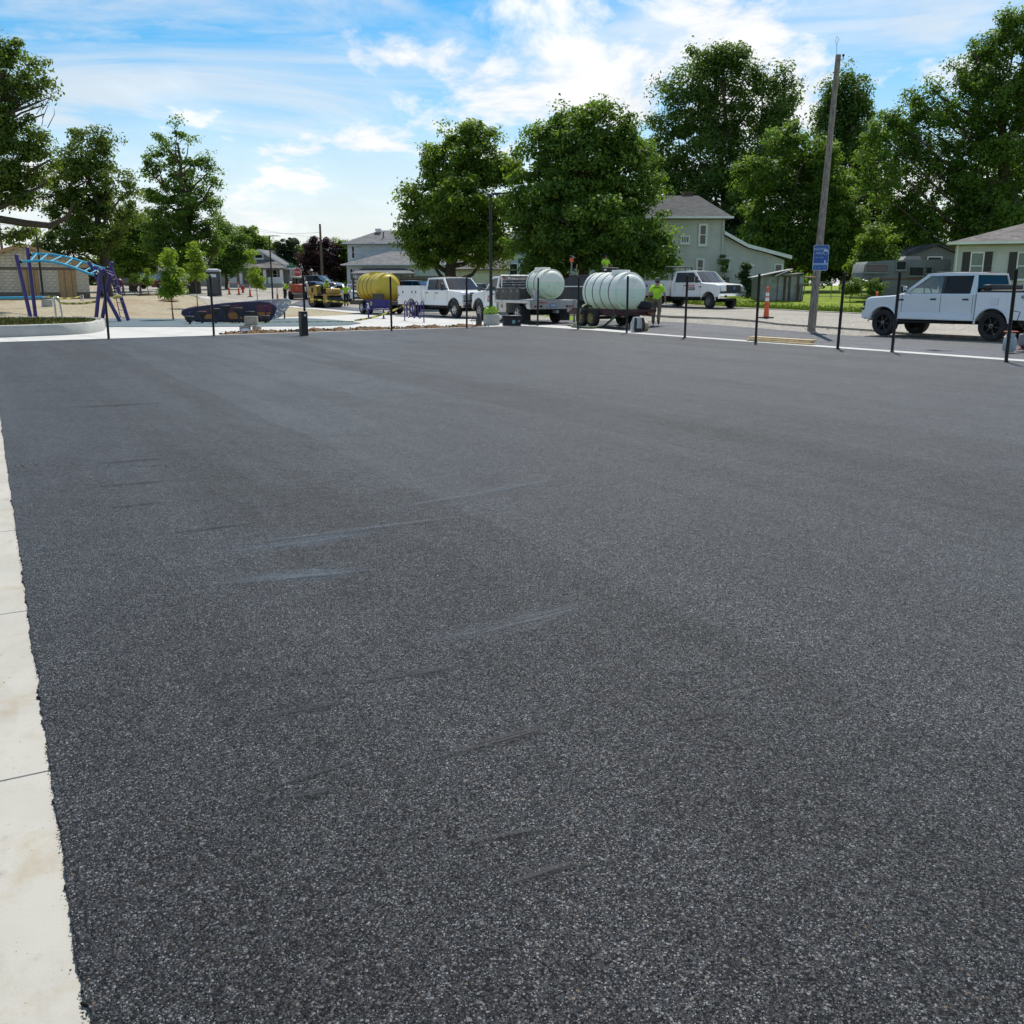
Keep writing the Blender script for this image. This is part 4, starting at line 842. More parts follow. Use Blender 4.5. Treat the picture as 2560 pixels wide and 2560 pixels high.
px_tree('arborvitae_tree', 'dark columnar evergreen beside the bungalow, left of the pair', 126, 705, [(703, 612, 13), (702, 640, 17), (704, 665, 18), (703, 690, 18)], 8000, .24, .2, 'dark', group='evergreens beside the bungalow', clump=.4, shell=.6, limbs=False)
px_tree('arborvitae_tree', 'dark columnar evergreen beside the bungalow, right of the pair', 127, 732, [(730, 606, 13), (731, 632, 16), (731, 660, 17), (731, 690, 17)], 8000, .24, .2, 'dark', group='evergreens beside the bungalow', clump=.4, shell=.6, limbs=False)
px_tree('plum_tree', 'purple-leaved tree behind the utility pole with wires', 122, 800, [(785, 612, 20), (815, 625, 26), (775, 645, 26), (830, 655, 28), (800, 660, 30), (770, 675, 22), (840, 680, 24)], 13000, .3, .2, 'plum', clump=.6)
px_tree('street_tree', 'small green tree left of the white house', 124, 855, [(850, 620, 20), (870, 640, 20), (845, 655, 24), (868, 675, 24), (850, 690, 22)], 8000, .3, .2, 'light', clump=.55)
px_tree('street_tree', 'distant green tree between the evergreens and the plum tree', 170, 755, [(752, 625, 14), (765, 640, 16), (750, 655, 20), (770, 665, 20)], 5000, .42, .2, 'light', clump=.6)
# far tree mass along the horizon, too far to tell apart
lb = []
for k in range(70):
    x = -230 + k * 7.4 + rr.uniform(-3, 3); y = 205 + rr.uniform(-15, 40); r = rr.uniform(3.2, 5.6) * (1.15 if x > 20 else .8); lb.append((x, y, 2 + r * .55, r * 1.2, r, r))
C, N, S, T, _, _ = foliage(lb, 90000, 1.0, 2.3, .3, .8)
tag(link('treeline', leaf_mesh('treeline', C, N, S, T, LEAF['maple'])), 'distant tree line along the horizon behind the houses', kind='stuff')
# planted saplings
def sapling(Y, bpx, bpy, L, nleaf, label, tilt=0):
    b = onY(bpx, Y, bpy); mb = None
    return tree('sapling', label, b, px_lobes(Y, L), nleaf, .13, .035, 'sap', 'newly planted saplings', clump=.28, shell=.2, twigs=60, bark=BARK2, fork=.5)
sapling(47.5, 433, 795, [(422, 612, 7), (424, 632, 12), (420, 655, 17), (430, 680, 21), (415, 695, 19), (440, 705, 20), (420, 722, 20), (405, 728, 12), (447, 725, 10)], 4200, 'bright leafy sapling standing in front of the portable toilet, left one')
sapling(66, 494, 763, [(484, 612, 10), (480, 632, 13), (495, 640, 15), (500, 660, 16), (480, 665, 14), (490, 680, 16), (505, 690, 10), (480, 695, 10)], 3000, 'thin bright sapling just left of the portable toilet')
sapling(72, 644, 752, [(630, 632, 8), (632, 650, 10), (640, 668, 11), (630, 685, 13), (645, 695, 14), (650, 710, 13), (632, 705, 11)], 2600, 'bright sapling in front of the bungalow porch')
sapling(86, 371, 740, [(372, 680, 9), (368, 695, 12), (374, 708, 13), (366, 706, 8)], 1500, 'small dark sapling in the seeded dirt at far left')
sapling(90, 337, 728, [(336, 690, 9), (334, 702, 10), (338, 710, 8)], 900, 'tiny staked sapling beside the barricade at far left')
# dirt rings at the saplings' feet
for (Y, px, py, r) in ((66, 494, 763, 1.0), (86, 371, 740, 1.0), (72, 420, 742, .8)):
    b = onY(px, Y, py); mb = MB(); rows = []
    for j in range(5): rows.append([(b.x + r * j / 4 * math.cos(a) * rr.uniform(.9, 1.1), b.y + r * j / 4 * math.sin(a), b.z + .16 * math.cos(j / 4 * math.pi / 2) * rr.uniform(.8, 1.2) - .01) for a in [2 * math.pi * i / 20 for i in range(21)]])
    tag(mb.grid(rows).build('dirt_mound', MULCH, smooth=70), 'ring of loose dirt on the seeded ground', kind='stuff')
# shrubs
def shrub(name, label, Y, bpx, bpy, L, n, leaf, kind): px_tree(name, label, Y, bpx, L, n, leaf, .03, kind, clump=.3, shell=.3, cat='shrub', twigs=20)
shrub('shrub', 'tall leafy weed against the sage house lean-to', 67, 1868, 730, [(1865, 670, 12), (1860, 690, 14), (1870, 705, 16), (1855, 715, 16), (1875, 722, 14)], 2500, .16, 'dark')
shrub('shrub', 'climbing vine on the corner of the sage house', 69.6, 1812, 730, [(1811, 640, 5), (1812, 655, 6), (1811, 675, 5), (1813, 700, 6)], 700, .13, 'maple')
shrub('shrub', 'low shrub by the chain fence left of the camper', 62, 2130, 720, [(2120, 715, 14), (2140, 715, 14), (2130, 725, 14)], 1600, .14, 'light')
shrub('shrub', 'upright shrub under the old camper front', 61, 2185, 720, [(2180, 712, 14), (2195, 718, 14), (2185, 730, 14)], 1600, .14, 'maple')
# tufts of grass in the lawn edge (uncountable)
def grass_tufts():
    n = 26000; s = rng.uniform(-38, 20, n); q = 17.7 + np.abs(rng.normal(0, 3.2, n)); pts = np.array([tuple(st(a, b_, .03)) for a, b_ in zip(s, q)]); h = rng.uniform(.05, .13, n)
    V = np.zeros((n, 3, 3)); d = rng.normal(size=(n, 3)); d[:, 2] = 0; d /= np.linalg.norm(d, axis=1, keepdims=True)
    V[:, 0] = pts - d * .02; V[:, 1] = pts + d * .02; V[:, 2] = pts + rng.normal(0, .03, (n, 3)) + np.array([0, 0, 1]) * h[:, None]
    me = bpy.data.meshes.new('grass'); me.from_pydata(V.reshape(-1, 3).tolist(), [], [(3 * i, 3 * i + 1, 3 * i + 2) for i in range(n)]); me.materials.append(LAWN)
    tag(link('grass', me), 'grass blades along the front of the lawn', kind='stuff')
grass_tufts()
# ------------------------------------------------------------ vehicles
def m_glass(name, tint, rough=.02, k=1.9):
    b = NB(name); f = b.nd('ShaderNodeFresnel', {'IOR': 1.55})
    return b.done(b.nd('ShaderNodeMixShader', {0: b.math('MULTIPLY', f.outputs[0], k, True), 1: b.nd('ShaderNodeBsdfTransparent', {'Color': (*tint, 1)}).outputs[0], 2: b.nd('ShaderNodeBsdfGlossy', {'Roughness': rough}).outputs[0]}))
def m_paint(name, c, rough=.3, dirt=.15):
    b = NB(name); z = b.nd('ShaderNodeSeparateXYZ', {0: b.tc.outputs['Object']}).outputs[2]
    base = b.mix(b.mapr(b.noise(1.2, 4), .3, .7), tuple(x * .96 for x in c), c)
    d = b.math('MULTIPLY', b.mapr(z, .95, .35), b.mapr(b.noise(3.5, 6, .7), .35, .7, 0, dirt * 2.2))      # road dust low on the panels
    base = b.mix(d, base, (.36, .33, .28))
    return b.done(b.bsdf(col=base, rough=rough, coat=.6, spec=.5))
GLASS = m_glass('clear_glass', (.55, .62, .6)); TINT = m_glass('tinted_glass', (.07, .075, .08), .02, .9); WPAINT = m_paint('white_paint', (.78, .79, .80)); OWHITE = m_paint('old_white_paint', (.70, .71, .70), .4, .3)
RUB = mat('tyre_rubber', (.022, .022, .023), .85, var=.25, vs=9, dirt=.3, dirtcol=(.09, .085, .075)); TRIM = mat('black_plastic', (.025, .025, .027), .6); CHR = mat('chrome', (.75, .76, .77), .12, metal=1.0, var=.05); ALU = mat('aluminium', (.55, .56, .57), .35, metal=.9, var=.15)
DARK = mat('underbody_black', (.012, .012, .012), .8); REDL = mat('red_lens', (.30, .015, .012), .2); AMB = mat('amber_lens', (.55, .18, .02), .25); LENS = mat('head_lens', (.45, .48, .5), .08, metal=.5); RIMB = mat('black_rim', (.012, .012, .013), .35); SEATM = mat('seat_cloth', (.06, .06, .062), .9); STEEL = mat('bare_steel', (.28, .28, .29), .45, metal=.7, dirt=.4)
def wheel(parent, x, y, r, w, style='alu', steer=0.0, rimr=.58, name='wheel'):
    sg = 1 if y > 0 else -1
    o = MB().lathe([(r * rimr, -w * .42), (r * .86, -w * .5), (r * .97, -w * .42), (r, -w * .25), (r, w * .25), (r * .97, w * .42), (r * .86, w * .5), (r * rimr, w * .42), (r * rimr * .97, w * .2), (r * rimr * .97, -w * .2), (r * rimr, -w * .42)], 28, ax='y', cap=False).build(name, RUB, parent)
    o.location = (x, y, r); o.rotation_euler = (0, 0, steer)
    m = {'alu': ALU, 'black': RIMB, 'white': WHITE, 'chrome': CHR, 'yellow': mat('yellow_rim', (.42, .32, .10), .6), 'steel': STEEL}[style]
    mb = MB(); R_ = r * rimr; f = sg * w * .36
    mb.lathe([(R_ * .99, sg * w * .44), (R_ * .9, f * .95), (R_ * .86, f * .3), (R_ * .90, f * .25), (R_ * .96, f * .9)], 24, ax='y', cap=False); MB().lathe([(.001, f * .12), (R_ * .9, f * .12), (R_ * .9, 0)], 20, ax='y').build('recess_shade', DARK, o)  # dark disc set in as the shade of the recess behind the spokes
    n = 6 if style != 'chrome' else 8
    for k in range(n):
        a = 2 * math.pi * k / n + .2; c = (math.cos(a) * R_ * .52, f * .75, math.sin(a) * R_ * .52); mb.box(c, (R_ * .74, w * .13, R_ * (.15 if style != 'steel' else .3)), M=Matrix.Rotation(-a, 3, 'Y'))
    mb.lathe([(R_ * .28, f * .4), (R_ * .26, f * 1.12), (R_ * .12, f * 1.2), (.001, f * 1.2)], 14, ax='y')
    mb.build('rim', m, o)
    mb = MB()
    for k in range(6): a = 2 * math.pi * k / 6; mb.lathe([(.013, f * 1.0), (.013, f * 1.28), (.001, f * 1.28)], 6, c=(math.cos(a) * R_ * .2, 0, math.sin(a) * R_ * .2), ax='y')
    mb.build('lug_nuts', CHR, o)
    return o
def arch_path(xb, xf, bot, arches):
    p = [(xb, bot)]
    for cx, r, zc in sorted(arches):
        a0 = math.asin(max(-.9, min(.9, (bot - zc) / r)))
        for k in range(13): a = math.pi - a0 - (math.pi - 2 * a0) * k / 12; p.append((cx + r * math.cos(a), zc + r * math.sin(a)))
    p.append((xf, bot)); return p
def shell(sil, W, fx, belt, rnd=.13, rear=None, edge=.035):
    secs = []; h = W / 2
    for y in (-h, -h + .012, -h + .05, -h + .16, -h * .45, 0, h * .45, h - .16, h - .05, h - .012, h):
        t = abs(y) / h; e = max(0, (abs(y) - (h - .05)) / .05); q = []
        for x, z in sil:
            k = max(0, (x - (fx - .55)) / .55); x2 = x - rnd * (t ** 4) * k - edge * .6 * e * k
            if rear is not None: k2 = max(0, ((rear + .3) - x) / .3); x2 += rnd * .5 * (t ** 4) * k2
            z2 = z - (edge * e * e if z > belt - .22 else 0) + (edge * .5 * e if z < .62 and False else 0)
            q.append((x2, y, z2))
        secs.append(q)
    return MB().loft(secs)
def greenhouse(root, W, belt, roof, xA, rs, re, xC, bp, paint, wC=.22, tints=None, yb=None, inner=True, brows=True, blackB=True):
    yb = yb or W / 2 - .05; yr = yb - .15; ys = lambda z: yb + (yr - yb) * (z - belt) / (roof - belt)
    zt = roof - .09
    def side(poly, m, nm, off=0.0, th=.05):
        for s in (1, -1): MB().loft([[(x, s * (ys(z) - off), z) for x, z in poly], [(x, s * (ys(z) - off - th), z) for x, z in poly]]).build(nm, m, root)
    side([(xA, belt - .01), (xA - .14, belt - .01), (rs - .07, zt), (rs + .02, roof - .02)], paint, 'pillar')
    side([(rs - .07, zt), (rs + .02, roof - .02), ((rs + re) / 2, roof), (re - .02, roof - .02), (re + .06, zt)], paint, 'roof_rail')
    side([(re + .06, zt), (re - .02, roof - .02), (xC, belt - .01), (xC + wC, belt - .01)], paint, 'pillar')
    bl = [xA - .14]; bt = [rs - .07]
    for xb in bp:
        side([(xb - .06, belt - .01), (xb + .05, belt - .01), (xb + .03, zt), (xb - .06, zt)], TRIM if blackB else paint, 'pillar', .006, .05); bl += [xb + .05, xb - .06]; bt += [xb + .03, xb - .06]
    bl.append(xC + wC); bt.append(re + .06)
    for k in range(0, len(bl), 2): side([(bl[k], belt), (bl[k + 1], belt), (bt[k + 1], zt), (bt[k], zt)], (tints or [GLASS, TINT, TINT])[min(k // 2, len(tints or [1, 2, 3]) - 1)], 'side_window', .022, .012)
    secs = []; n = 7
    for i in range(n):
        f = i / (n - 1); x = rs + .03 + (re - .03 - rs - .03) * f; cr = .05 * math.sin(math.pi * (f * .8 + .12)); q = []
        for k in range(9): y = yr * (k / 4 - 1); q.append((x, y, roof - .02 + cr * (1 - (y / yr) ** 4)))
        q += [(x, yr * .97, roof - .07), (x, -yr * .97, roof - .07)]; secs.append(q)
    rf = MB().loft(secs).build('roof', paint, root)
    rows = []
    for i in range(6):
        v = i / 5; hw = (yb - .07) * (1 - v) + (yr - .03) * v; rows.append([(xA + .0 + (rs - xA) * v + .07 * (1 - (k / 5 - 1) ** 2) * (1 - v * .5), hw * (k / 5 - 1), belt + (roof - .03 - belt) * v) for k in range(11)])
    MB().grid(rows).build('windshield', GLASS, root, smooth=80)
    MB().grid([[(xC + .02 + (re - xC) * v, ((yb - .1) * (1 - v) + (yr - .05) * v) * (k / 4 - 1), belt + (roof - .04 - belt) * v) for k in range(9)] for v in (0, .5, 1)]).build('rear_window', TINT, root, smooth=80)
    if inner:
        B('dashboard', TRIM, root, (xA - .3, 0, belt - .12), (.5, yb * 1.8, .26), ch=.06)
        for sx in [(rs - .62)] + ([re + .55] if len(bp) > 0 and re < rs - 1.2 else []):
            for s in (1, -1):
                o = MB().box((sx, s * yb * .48, belt - .2), (.5, .5, .2), ch=.05); o.box((sx - .28, s * yb * .48, belt + .12), (.14, .48, .62), ch=.05); o.box((sx - .32, s * yb * .48, belt + .46), (.1, .26, .16), ch=.04); o.build('seat', SEATM, root)
        pts = [(xA - .55 + .05 * math.sin(a), yb * .48 + .19 * math.cos(a), belt + .04 + .18 * math.sin(a)) for a in [2 * math.pi * k / 16 for k in range(16)]]
        MB().tube(pts, .018, 6, closed=True).build('steering_wheel', TRIM, root)
        B('mirror', TRIM, root, (rs - .02, 0, roof - .2), (.05, .22, .07), ch=.02)
    return ys
def seam(root, pts, m=DARK, r=.006): MB().tube(pts, r, 4, cap=False).build('door_seam', m, root)
def side_mirror(root, x, y, z, big=False):
    s = 1 if y > 0 else -1; d = .33 if big else .14
    mb = MB().tube([(x, y, z), (x + .02, y + s * d * .6, z + .04)], .03, 6); mb.box((x + .02, y + s * d, z + .1), (.13, .2, .36 if big else .2), ch=.05); mb.build('side_mirror', TRIM, root)
    MB().box((x - .05, y + s * d, z + .1), (.012, .16, .3 if big else .15)).build('mirror_glass', CHR, root)
def cab_front(root, P, paint):
    """bumper, grille and lamps of a truck whose nose is at x = P['fx']"""
    fx, W, hz = P['fx'], P['W'], P['hood']; h = W / 2
    secs = []
    for k in range(13):
        y = h * (k / 6 - 1) * .985; x = fx + .10 - .16 * (abs(y) / h) ** 3; secs.append([(x - .12, y, .52), (x, y, .55), (x + .02, y, .66), (x, y, .80), (x - .12, y, .83)])
    MB().loft(secs).build('bumper', P.get('bumper', CHR), root)
    MB().box((fx + .085, 0, .66), (.03, h * .9, .13), ch=.02).build('bumper_intake', DARK, root)
    for s in (1, -1): MB().box((fx + .065, s * h * .62, .66), (.04, .2, .12), ch=.02).build('fog_lamp', DARK, root)
    mb = MB().box((fx + .0, 0, (hz + .88) / 2 - .01), (.06, h * 1.16, hz - .93), ch=.04); g_ = mb.build('grille', P.get('grille', TRIM), root)
    mb = MB()
    for k in range(3): mb.box((fx + .035, 0, .97 + (hz - 1.1) * k / 2), (.03, h * 1.08, .035), ch=.01)
    mb.build('grille_bar', P.get('gbar', TRIM), g_)
    if P.get('badge'): MB().lathe([(.001, .05), (.1, .05), (.1, .0)], 18, c=(fx + .02, 0, (hz + .88) / 2), ax='x').build('badge', mat('blue_badge', (.05, .10, .25), .3), g_)
    for s in (1, -1):
        MB().loft([[(fx - .03, s * h * .60, .92), (fx - .03, s * h * .60, hz - .10), (fx - .09, s * h * .93, hz - .12), (fx - .09, s * h * .93, .94)], [(fx + .04, s * h * .60, .93), (fx + .03, s * h * .60, hz - .12), (fx - .045, s * h * .94, hz - .14), (fx - .04, s * h * .94, .95)]]).build('headlight', P.get('lens', LENS), root)
    MB().box((fx - .02, 0, .87), (.16, h * 1.9, .07), ch=.02).build('bumper_filler', TRIM, root)
def pickup(root, P, paint):
    W, wb, r = P['W'], P['wb'], P['r']; fx, hz, belt, roof = P['fx'], P['hood'], P['belt'], P['roof']; xA, rs, re, xC, bot = P['xA'], P['rs'], P['re'], P['xC'], P['bot']; ar = r + .10
    sil = [(fx - .02, bot + .05), (fx, .85), (fx - .02, hz - .16), (fx - .10, hz - .05), (fx - .28, hz), (xA + .25, hz + .06), (xA, belt), ((xA + xC) / 2, belt), (xC, belt)] + arch_path(xC, fx - .1, bot, [(0, ar, r)])
    shell(sil, W, fx, belt).build('cab_body', paint, root)
    ys = greenhouse(root, W, belt, roof, xA, rs, re, xC, P['bp'], paint, P.get('wC', .22), P.get('tints'))
    cab_front(root, P, paint); h = W / 2
    for s in (1, -1):
        for k, xs_ in enumerate(P['doors']):
            seam(root, [(xs_, s * (h + .001), bot + .04), (xs_, s * (h + .001), belt - .04)])
        for xh in P['handles']: MB().box((xh, s * (h + .018), belt - .17), (.2, .035, .045), ch=.012).build('door_handle', P.get('hm', TRIM), root)
        pts = [((ar + .012) * math.cos(a), s * (h + .004), r + (ar + .012) * math.sin(a)) for a in [math.pi * k / 14 + .05 for k in range(14)]]
        MB().tube(pts, P.get('flare', .03), 6).build('wheel_arch', P.get('flm', paint), root)
        MB().loft([[(x, s * (h + .012), z) for x, z in ((-.62, bot + .20), (xC + .04, bot + .20), (xC + .04, bot + .02), (-.58, bot + .02))], [(x, s * (h - .02), z) for x, z in ((-.62, bot + .26), (xC + .04, bot + .26), (xC + .04, bot), (-.58, bot))]]).build('rocker_panel', paint, root)
        side_mirror(root, xA - .12, s * (ys(belt) - .01), belt + .05, P.get('bigm', False))
        MB().box((-.95 - .5, s * (h - .05), bot - .08), (2.2, .16, .06), ch=.02).build('running_board', DARK, root)
    for s in (1, -1): wheel(root, 0, s * (h - .16), r, P.get('tw', .28), P['rim'], P.get('steer', 0), P.get('rimr', .58)); wheel(root, -wb, s * (h - .16 + P.get('rw', 0)), r, P.get('tw', .28), P['rim'], 0, P.get('rimr', .58))
    MB().box((-wb / 2 + .1, 0, r + .12), (wb + 1.3, .9, .22)).build('chassis', DARK, root); [MB().tube([(q, -h + .25, r), (q, h - .25, r)], .08, 6).build('axle', DARK, root) for q in (0, -wb)]
    MB().box((0, 0, r + .36), (1.1, W - .62, .45)).build('engine_bay', DARK, root)
def pickup_bed(root, P, x0, x1, top, paint, arch=True):
    W, wb, r, bot = P['W'], P['wb'], P['r'], P['bot']; h = W / 2; ar = r + .10
    sil = [(x0, bot + .06), (x0, top), ((x0 + x1) / 2, top), (x1, top)] + arch_path(x1, x0, bot + .06, [(-wb, ar, r)])
    for s in (1, -1):
        lv = [[(x, s * (h - .002 - .025 * (z > top - .02)), z) for x, z in sil], [(x, s * (h - .10), z) for x, z in sil], ]
        MB().loft(lv).build('bed_side', paint, root)
        pts = [(-wb + (ar + .012) * math.cos(a), s * (h + .002), r + (ar + .012) * math.sin(a)) for a in [math.pi * k / 14 + .05 for k in range(14)]]
        MB().tube(pts, P.get('flare', .03), 6).build('wheel_arch', P.get('flm', paint), root)
        MB().box((x1 - .0, s * (h - .12), top - .3), (.06, .2, .5), ch=.02).build('tail_lamp', REDL, root)
    MB().box(((x0 + x1) / 2, 0, bot + .3), (x0 - x1 - .02, W - .22, .06)).build('bed_floor', TRIM, root); MB().box((x0 - .03, 0, (bot + .3 + top) / 2), (.05, W - .2, top - bot - .3)).build('bed_front', paint, root)
    t = MB().box((x1 + .03, 0, (bot + .3 + top) / 2), (.07, W - .22, top - bot - .3), ch=.02).build('tailgate', paint, root); MB().box((x1 - .12, 0, bot + .02), (.2, W - .15, .2), ch=.04).build('rear_bumper', P.get('bumper', CHR), root)
def rig(name, label, fpos, fwd, cat='truck', group=None): return thing(name, label, cat, fpos, heading(fwd), group)
def axle_centre(pnear, fwd, side, half):
    """centre of the axle from the near wheel's ground point"""
    f = Vector((fwd[0], fwd[1], 0)).normalized(); lf = Vector((-f.y, f.x, 0)); return Vector(pnear) - lf * half * side
# ---- silver-white crew cab pickup on the right
hv = Vector((-.55, .835, 0)); W1 = 2.05
p = gp(2208, 839); c = axle_centre(p, hv, 1, W1 / 2 - .12); c.z = hgt(c.x, c.y)
t = rig('crew_cab_pickup', 'clean white crew cab pickup with black wheels parked at the right edge', c, hv, 'pickup truck')
LB = m_paint('pearl_white_paint', (.71, .755, .80), .22, .08)
P1 = dict(W=W1, wb=3.69, r=.425, fx=.86, hood=1.24, belt=1.36, roof=1.98, xA=-.62, rs=-1.42, re=-2.98, xC=-3.12, bot=.56, bp=[-2.0], doors=[-.66, -2.0, -3.05], handles=[-1.75, -2.82], bumper=LB, rim='black', rimr=.6, tw=.3, wC=.2, grille=DARK, lens=TRIM, tints=[GLASS, TINT])
pickup(t, P1, LB); pickup_bed(t, P1, -3.15, -4.98, 1.40, LB)
MB().box((-4.05, 0, 1.43), (1.72, 1.9, .09), ch=.03).build('bed_cover', TRIM, t); MB().box((-3.36, 0, 1.55), (.28, 1.75, .16), ch=.03).build('bed_rail', TRIM, t)
MB().box((-2.96, 0, 1.965), (.05, .34, .05), ch=.01).build('brake_lamp', REDL, t)
for s in (1, -1): MB().tube([(-1.5, s * .55, 2.01), (-2.9, s * .55, 2.0)], .012, 5).build('roof_strip', TRIM, t)
MB().box((-.62, 1.03, 1.16), (.2, .03, .05), ch=.01).build('fender_vent', TRIM, t); MB().box((-3.72, W1 / 2 + .002, 1.14), (.22, .012, .2), ch=.03).build('fuel_door', LB, t)
text('lettering', '4x4', .16, TRIM, t, (-4.62, W1 / 2 + .004, 1.27), (math.pi / 2, 0, math.pi))
for k, z in enumerate((1.02, .80)): MB().tube([(-.72, W1 / 2 - .003, z), (-3.0, W1 / 2 - .003, z)], .008, 4).build('body_crease', LB, t)
# ---- white service truck facing right, on the far kerb
hv = Vector((.60, -.80, 0)); p = onY(1772, 53.0, 771); c = axle_centre(p, hv, -1, .92); c.z = hgt(c.x, c.y) + .035
t = rig('service_truck', 'white extended cab service truck parked in front of the sage house', c, hv)
P2 = dict(W=2.02, wb=3.95, r=.41, fx=.86, hood=1.30, belt=1.40, roof=2.02, xA=-.55, rs=-1.22, re=-2.62, xC=-2.78, bot=.62, bp=[-1.85], doors=[-.6, -1.86, -2.5], handles=[-1.7], bumper=CHR, rim='steel', badge=True, bigm=True, tints=[TINT, TINT], blackB=False, steer=-.25)
pickup(t, P2, OWHITE)
def service_body(root, x0, x1, top, W, r, wb, paint, bot=.66):
    h = W / 2; ar = r + .12
    for s in (1, -1):
        sil = [(x0, bot), (x0, top), (x1, top)] + arch_path(x1, x0, bot, [(-wb, ar, r)])
        MB().loft([[(x, s * h, z) for x, z in sil], [(x, s * (h - .46), z) for x, z in sil]]).build('tool_locker', paint, root)
        L = x0 - x1; cuts = [x0 - .03, x0 - L * .24, x0 - L * .40, x1 + L * .20, x1 + .03]
        for a, b in zip(cuts[:-1], cuts[1:]):
            zl = bot + .06 if not (b < -wb + ar and a > -wb - ar) else max(bot + .06, r + ar + .05); zl = min(zl, top - .35)
            d = MB().box(((a + b) / 2, s * (h + .006), (zl + top - .05) / 2), (a - b - .03, .022, top - .05 - zl), ch=.008).build('locker_door', paint, root)
            MB().box((b + .12, s * (h + .022), (zl + top) / 2 - .02), (.1, .02, .13), ch=.008).build('latch', TRIM, d)
        MB().box(((x0 + x1) / 2, s * (h - .23), top + .008), (x0 - x1 + .02, .48, .016)).build('lid', paint, root)
    MB().box(((x0 + x1) / 2, 0, bot + .2), (x0 - x1, W - .9, .06)).build('bed_floor', STEEL, root); MB().box((x0 + .01, 0, bot + .42), (.03, W - .9, .5)).build('bulkhead', paint, root)
    MB().box((x1 - .02, 0, bot + .35), (.05, W - .9, .5), ch=.01).build('tailgate', paint, root); MB().box((x1 - .15, 0, bot - .02), (.3, W - .1, .16), ch=.02).build('rear_bumper', TRIM, root)
service_body(t, -2.9, -5.25, 1.50, 2.12, .41, 3.95, OWHITE)
mb = MB()
for s in (1, -1): mb.tube([(-2.95, s * .8, 1.5), (-2.95, s * .8, 2.25)], .035, 6); mb.tube([(-2.95, s * .8, 2.25), (-3.5, s * .8, 2.28)], .03, 6); mb.tube([(-3.5, s * .8, 2.28), (-3.25, s * .8, 1.52)], .025, 6)
for z in (1.8, 2.25): mb.tube([(-2.95, -.8, z), (-2.95, .8, z)], .03, 6)
mb.tube([(-3.5, -.8, 2.28), (-3.5, .8, 2.28)], .03, 6); mb.build('headache_rack', TRIM, t)
RED = mat('red_print', (.42, .03, .03), .5)
def door_print(root, x, z, y, s):
    rot = (math.pi / 2, 0, 0 if s < 0 else math.pi); mb = MB(); q = 1 if s < 0 else -1; o0 = s * (y + .003)
    for k in range(7): mb.box((x - .22 + k * .073, o0, z + .1), (.05 if k != 3 else .03, .004, .12 - .02 * (k % 3 == 1)))
    mb.build('lettering', RED, root); MB().box((x, o0, z - .06), (.56, .004, .15)).build('lettering_panel', TRIM, root)
    text('lettering', 'ASPHALT', .13, WHITE, root, (x, s * (y + .006), z - .06), rot)
door_print(t, -1.28, 1.12, 1.01, -1); door_print(t, -1.28, 1.12, 1.01, 1)
for s in (1, -1): MB().box((-.62, s * 1.012, 1.16), (.2, .006, .05)).build('lettering', TRIM, t)
# ---- crew cab service truck towing the yellow tank
hv = Vector((.56, -.828, 0)); p = gp(1138, 795); c = axle_centre(p, hv, -1, .95); c.z = hgt(c.x, c.y)
RAM0 = c.copy(); RAMH = hv.copy()
t = rig('crew_cab_service_truck', 'white crew cab service truck facing the camera in front of the yellow tank', c, hv)
P3_ = dict(W=2.05, wb=4.4, r=.42, fx=.92, hood=1.33, belt=1.42, roof=2.05, xA=-.62, rs=-1.30, re=-2.95, xC=-3.08, bot=.62, bp=[-1.98], doors=[-.66, -1.98, -3.0], handles=[-1.75, -2.8], bumper=CHR, rim='chrome', bigm=True, tints=[TINT, TINT], flare=.075, flm=TRIM, gbar=CHR, rw=.06)
pickup(t, P3_, WPAINT); service_body(t, -3.28, -5.95, 1.62, 2.3, .42, 4.4, WPAINT, .62)
for k in range(5): MB().box((-1.42, -.6 + .3 * k, 2.065), (.12, .06, .04), ch=.015).build('roof_marker', AMB, t)
MB().lathe([(.001, .1), (.02, .09), (.05, 0)], 8, c=(-1.7, -.3, 2.08)).build('antenna', TRIM, t)
# ---- flatbed truck carrying a poly tank
p = gp(1200, 800); q = gp(1313, 808); hv = (p - q); hv.z = 0; hv.normalize(); hv = (hv + Vector((-.42, .907, 0))).normalized(); c = axle_centre(p, hv, 1, .95); c.z = hgt(c.x, c.y)
FL0, FLH = c.copy(), hv.copy()
t = rig('flatbed_truck', 'white regular cab flatbed truck with black tool boxes beside the concrete lamp base', c, hv)
P4 = dict(W=2.03, wb=4.25, r=.43, fx=.92, hood=1.30, belt=1.40, roof=2.05, xA=-.6, rs=-1.28, re=-1.92, xC=-2.05, bot=.60, bp=[], doors=[-.66, -1.85], handles=[-1.68], bumper=CHR, rim='alu', bigm=True, tints=[TINT, TINT], flare=.075, flm=TRIM, wC=.15, rw=.05)
pickup(t, P4, WPAINT); door_print(t, -1.3, 1.02, 1.015, 1)
bx0, bx1 = -2.2, -5.75
MB().box(((bx0 + bx1) / 2, 0, .98), (bx0 - bx1, 2.35, .08), ch=.02).build('flatbed_deck', STEEL, t)
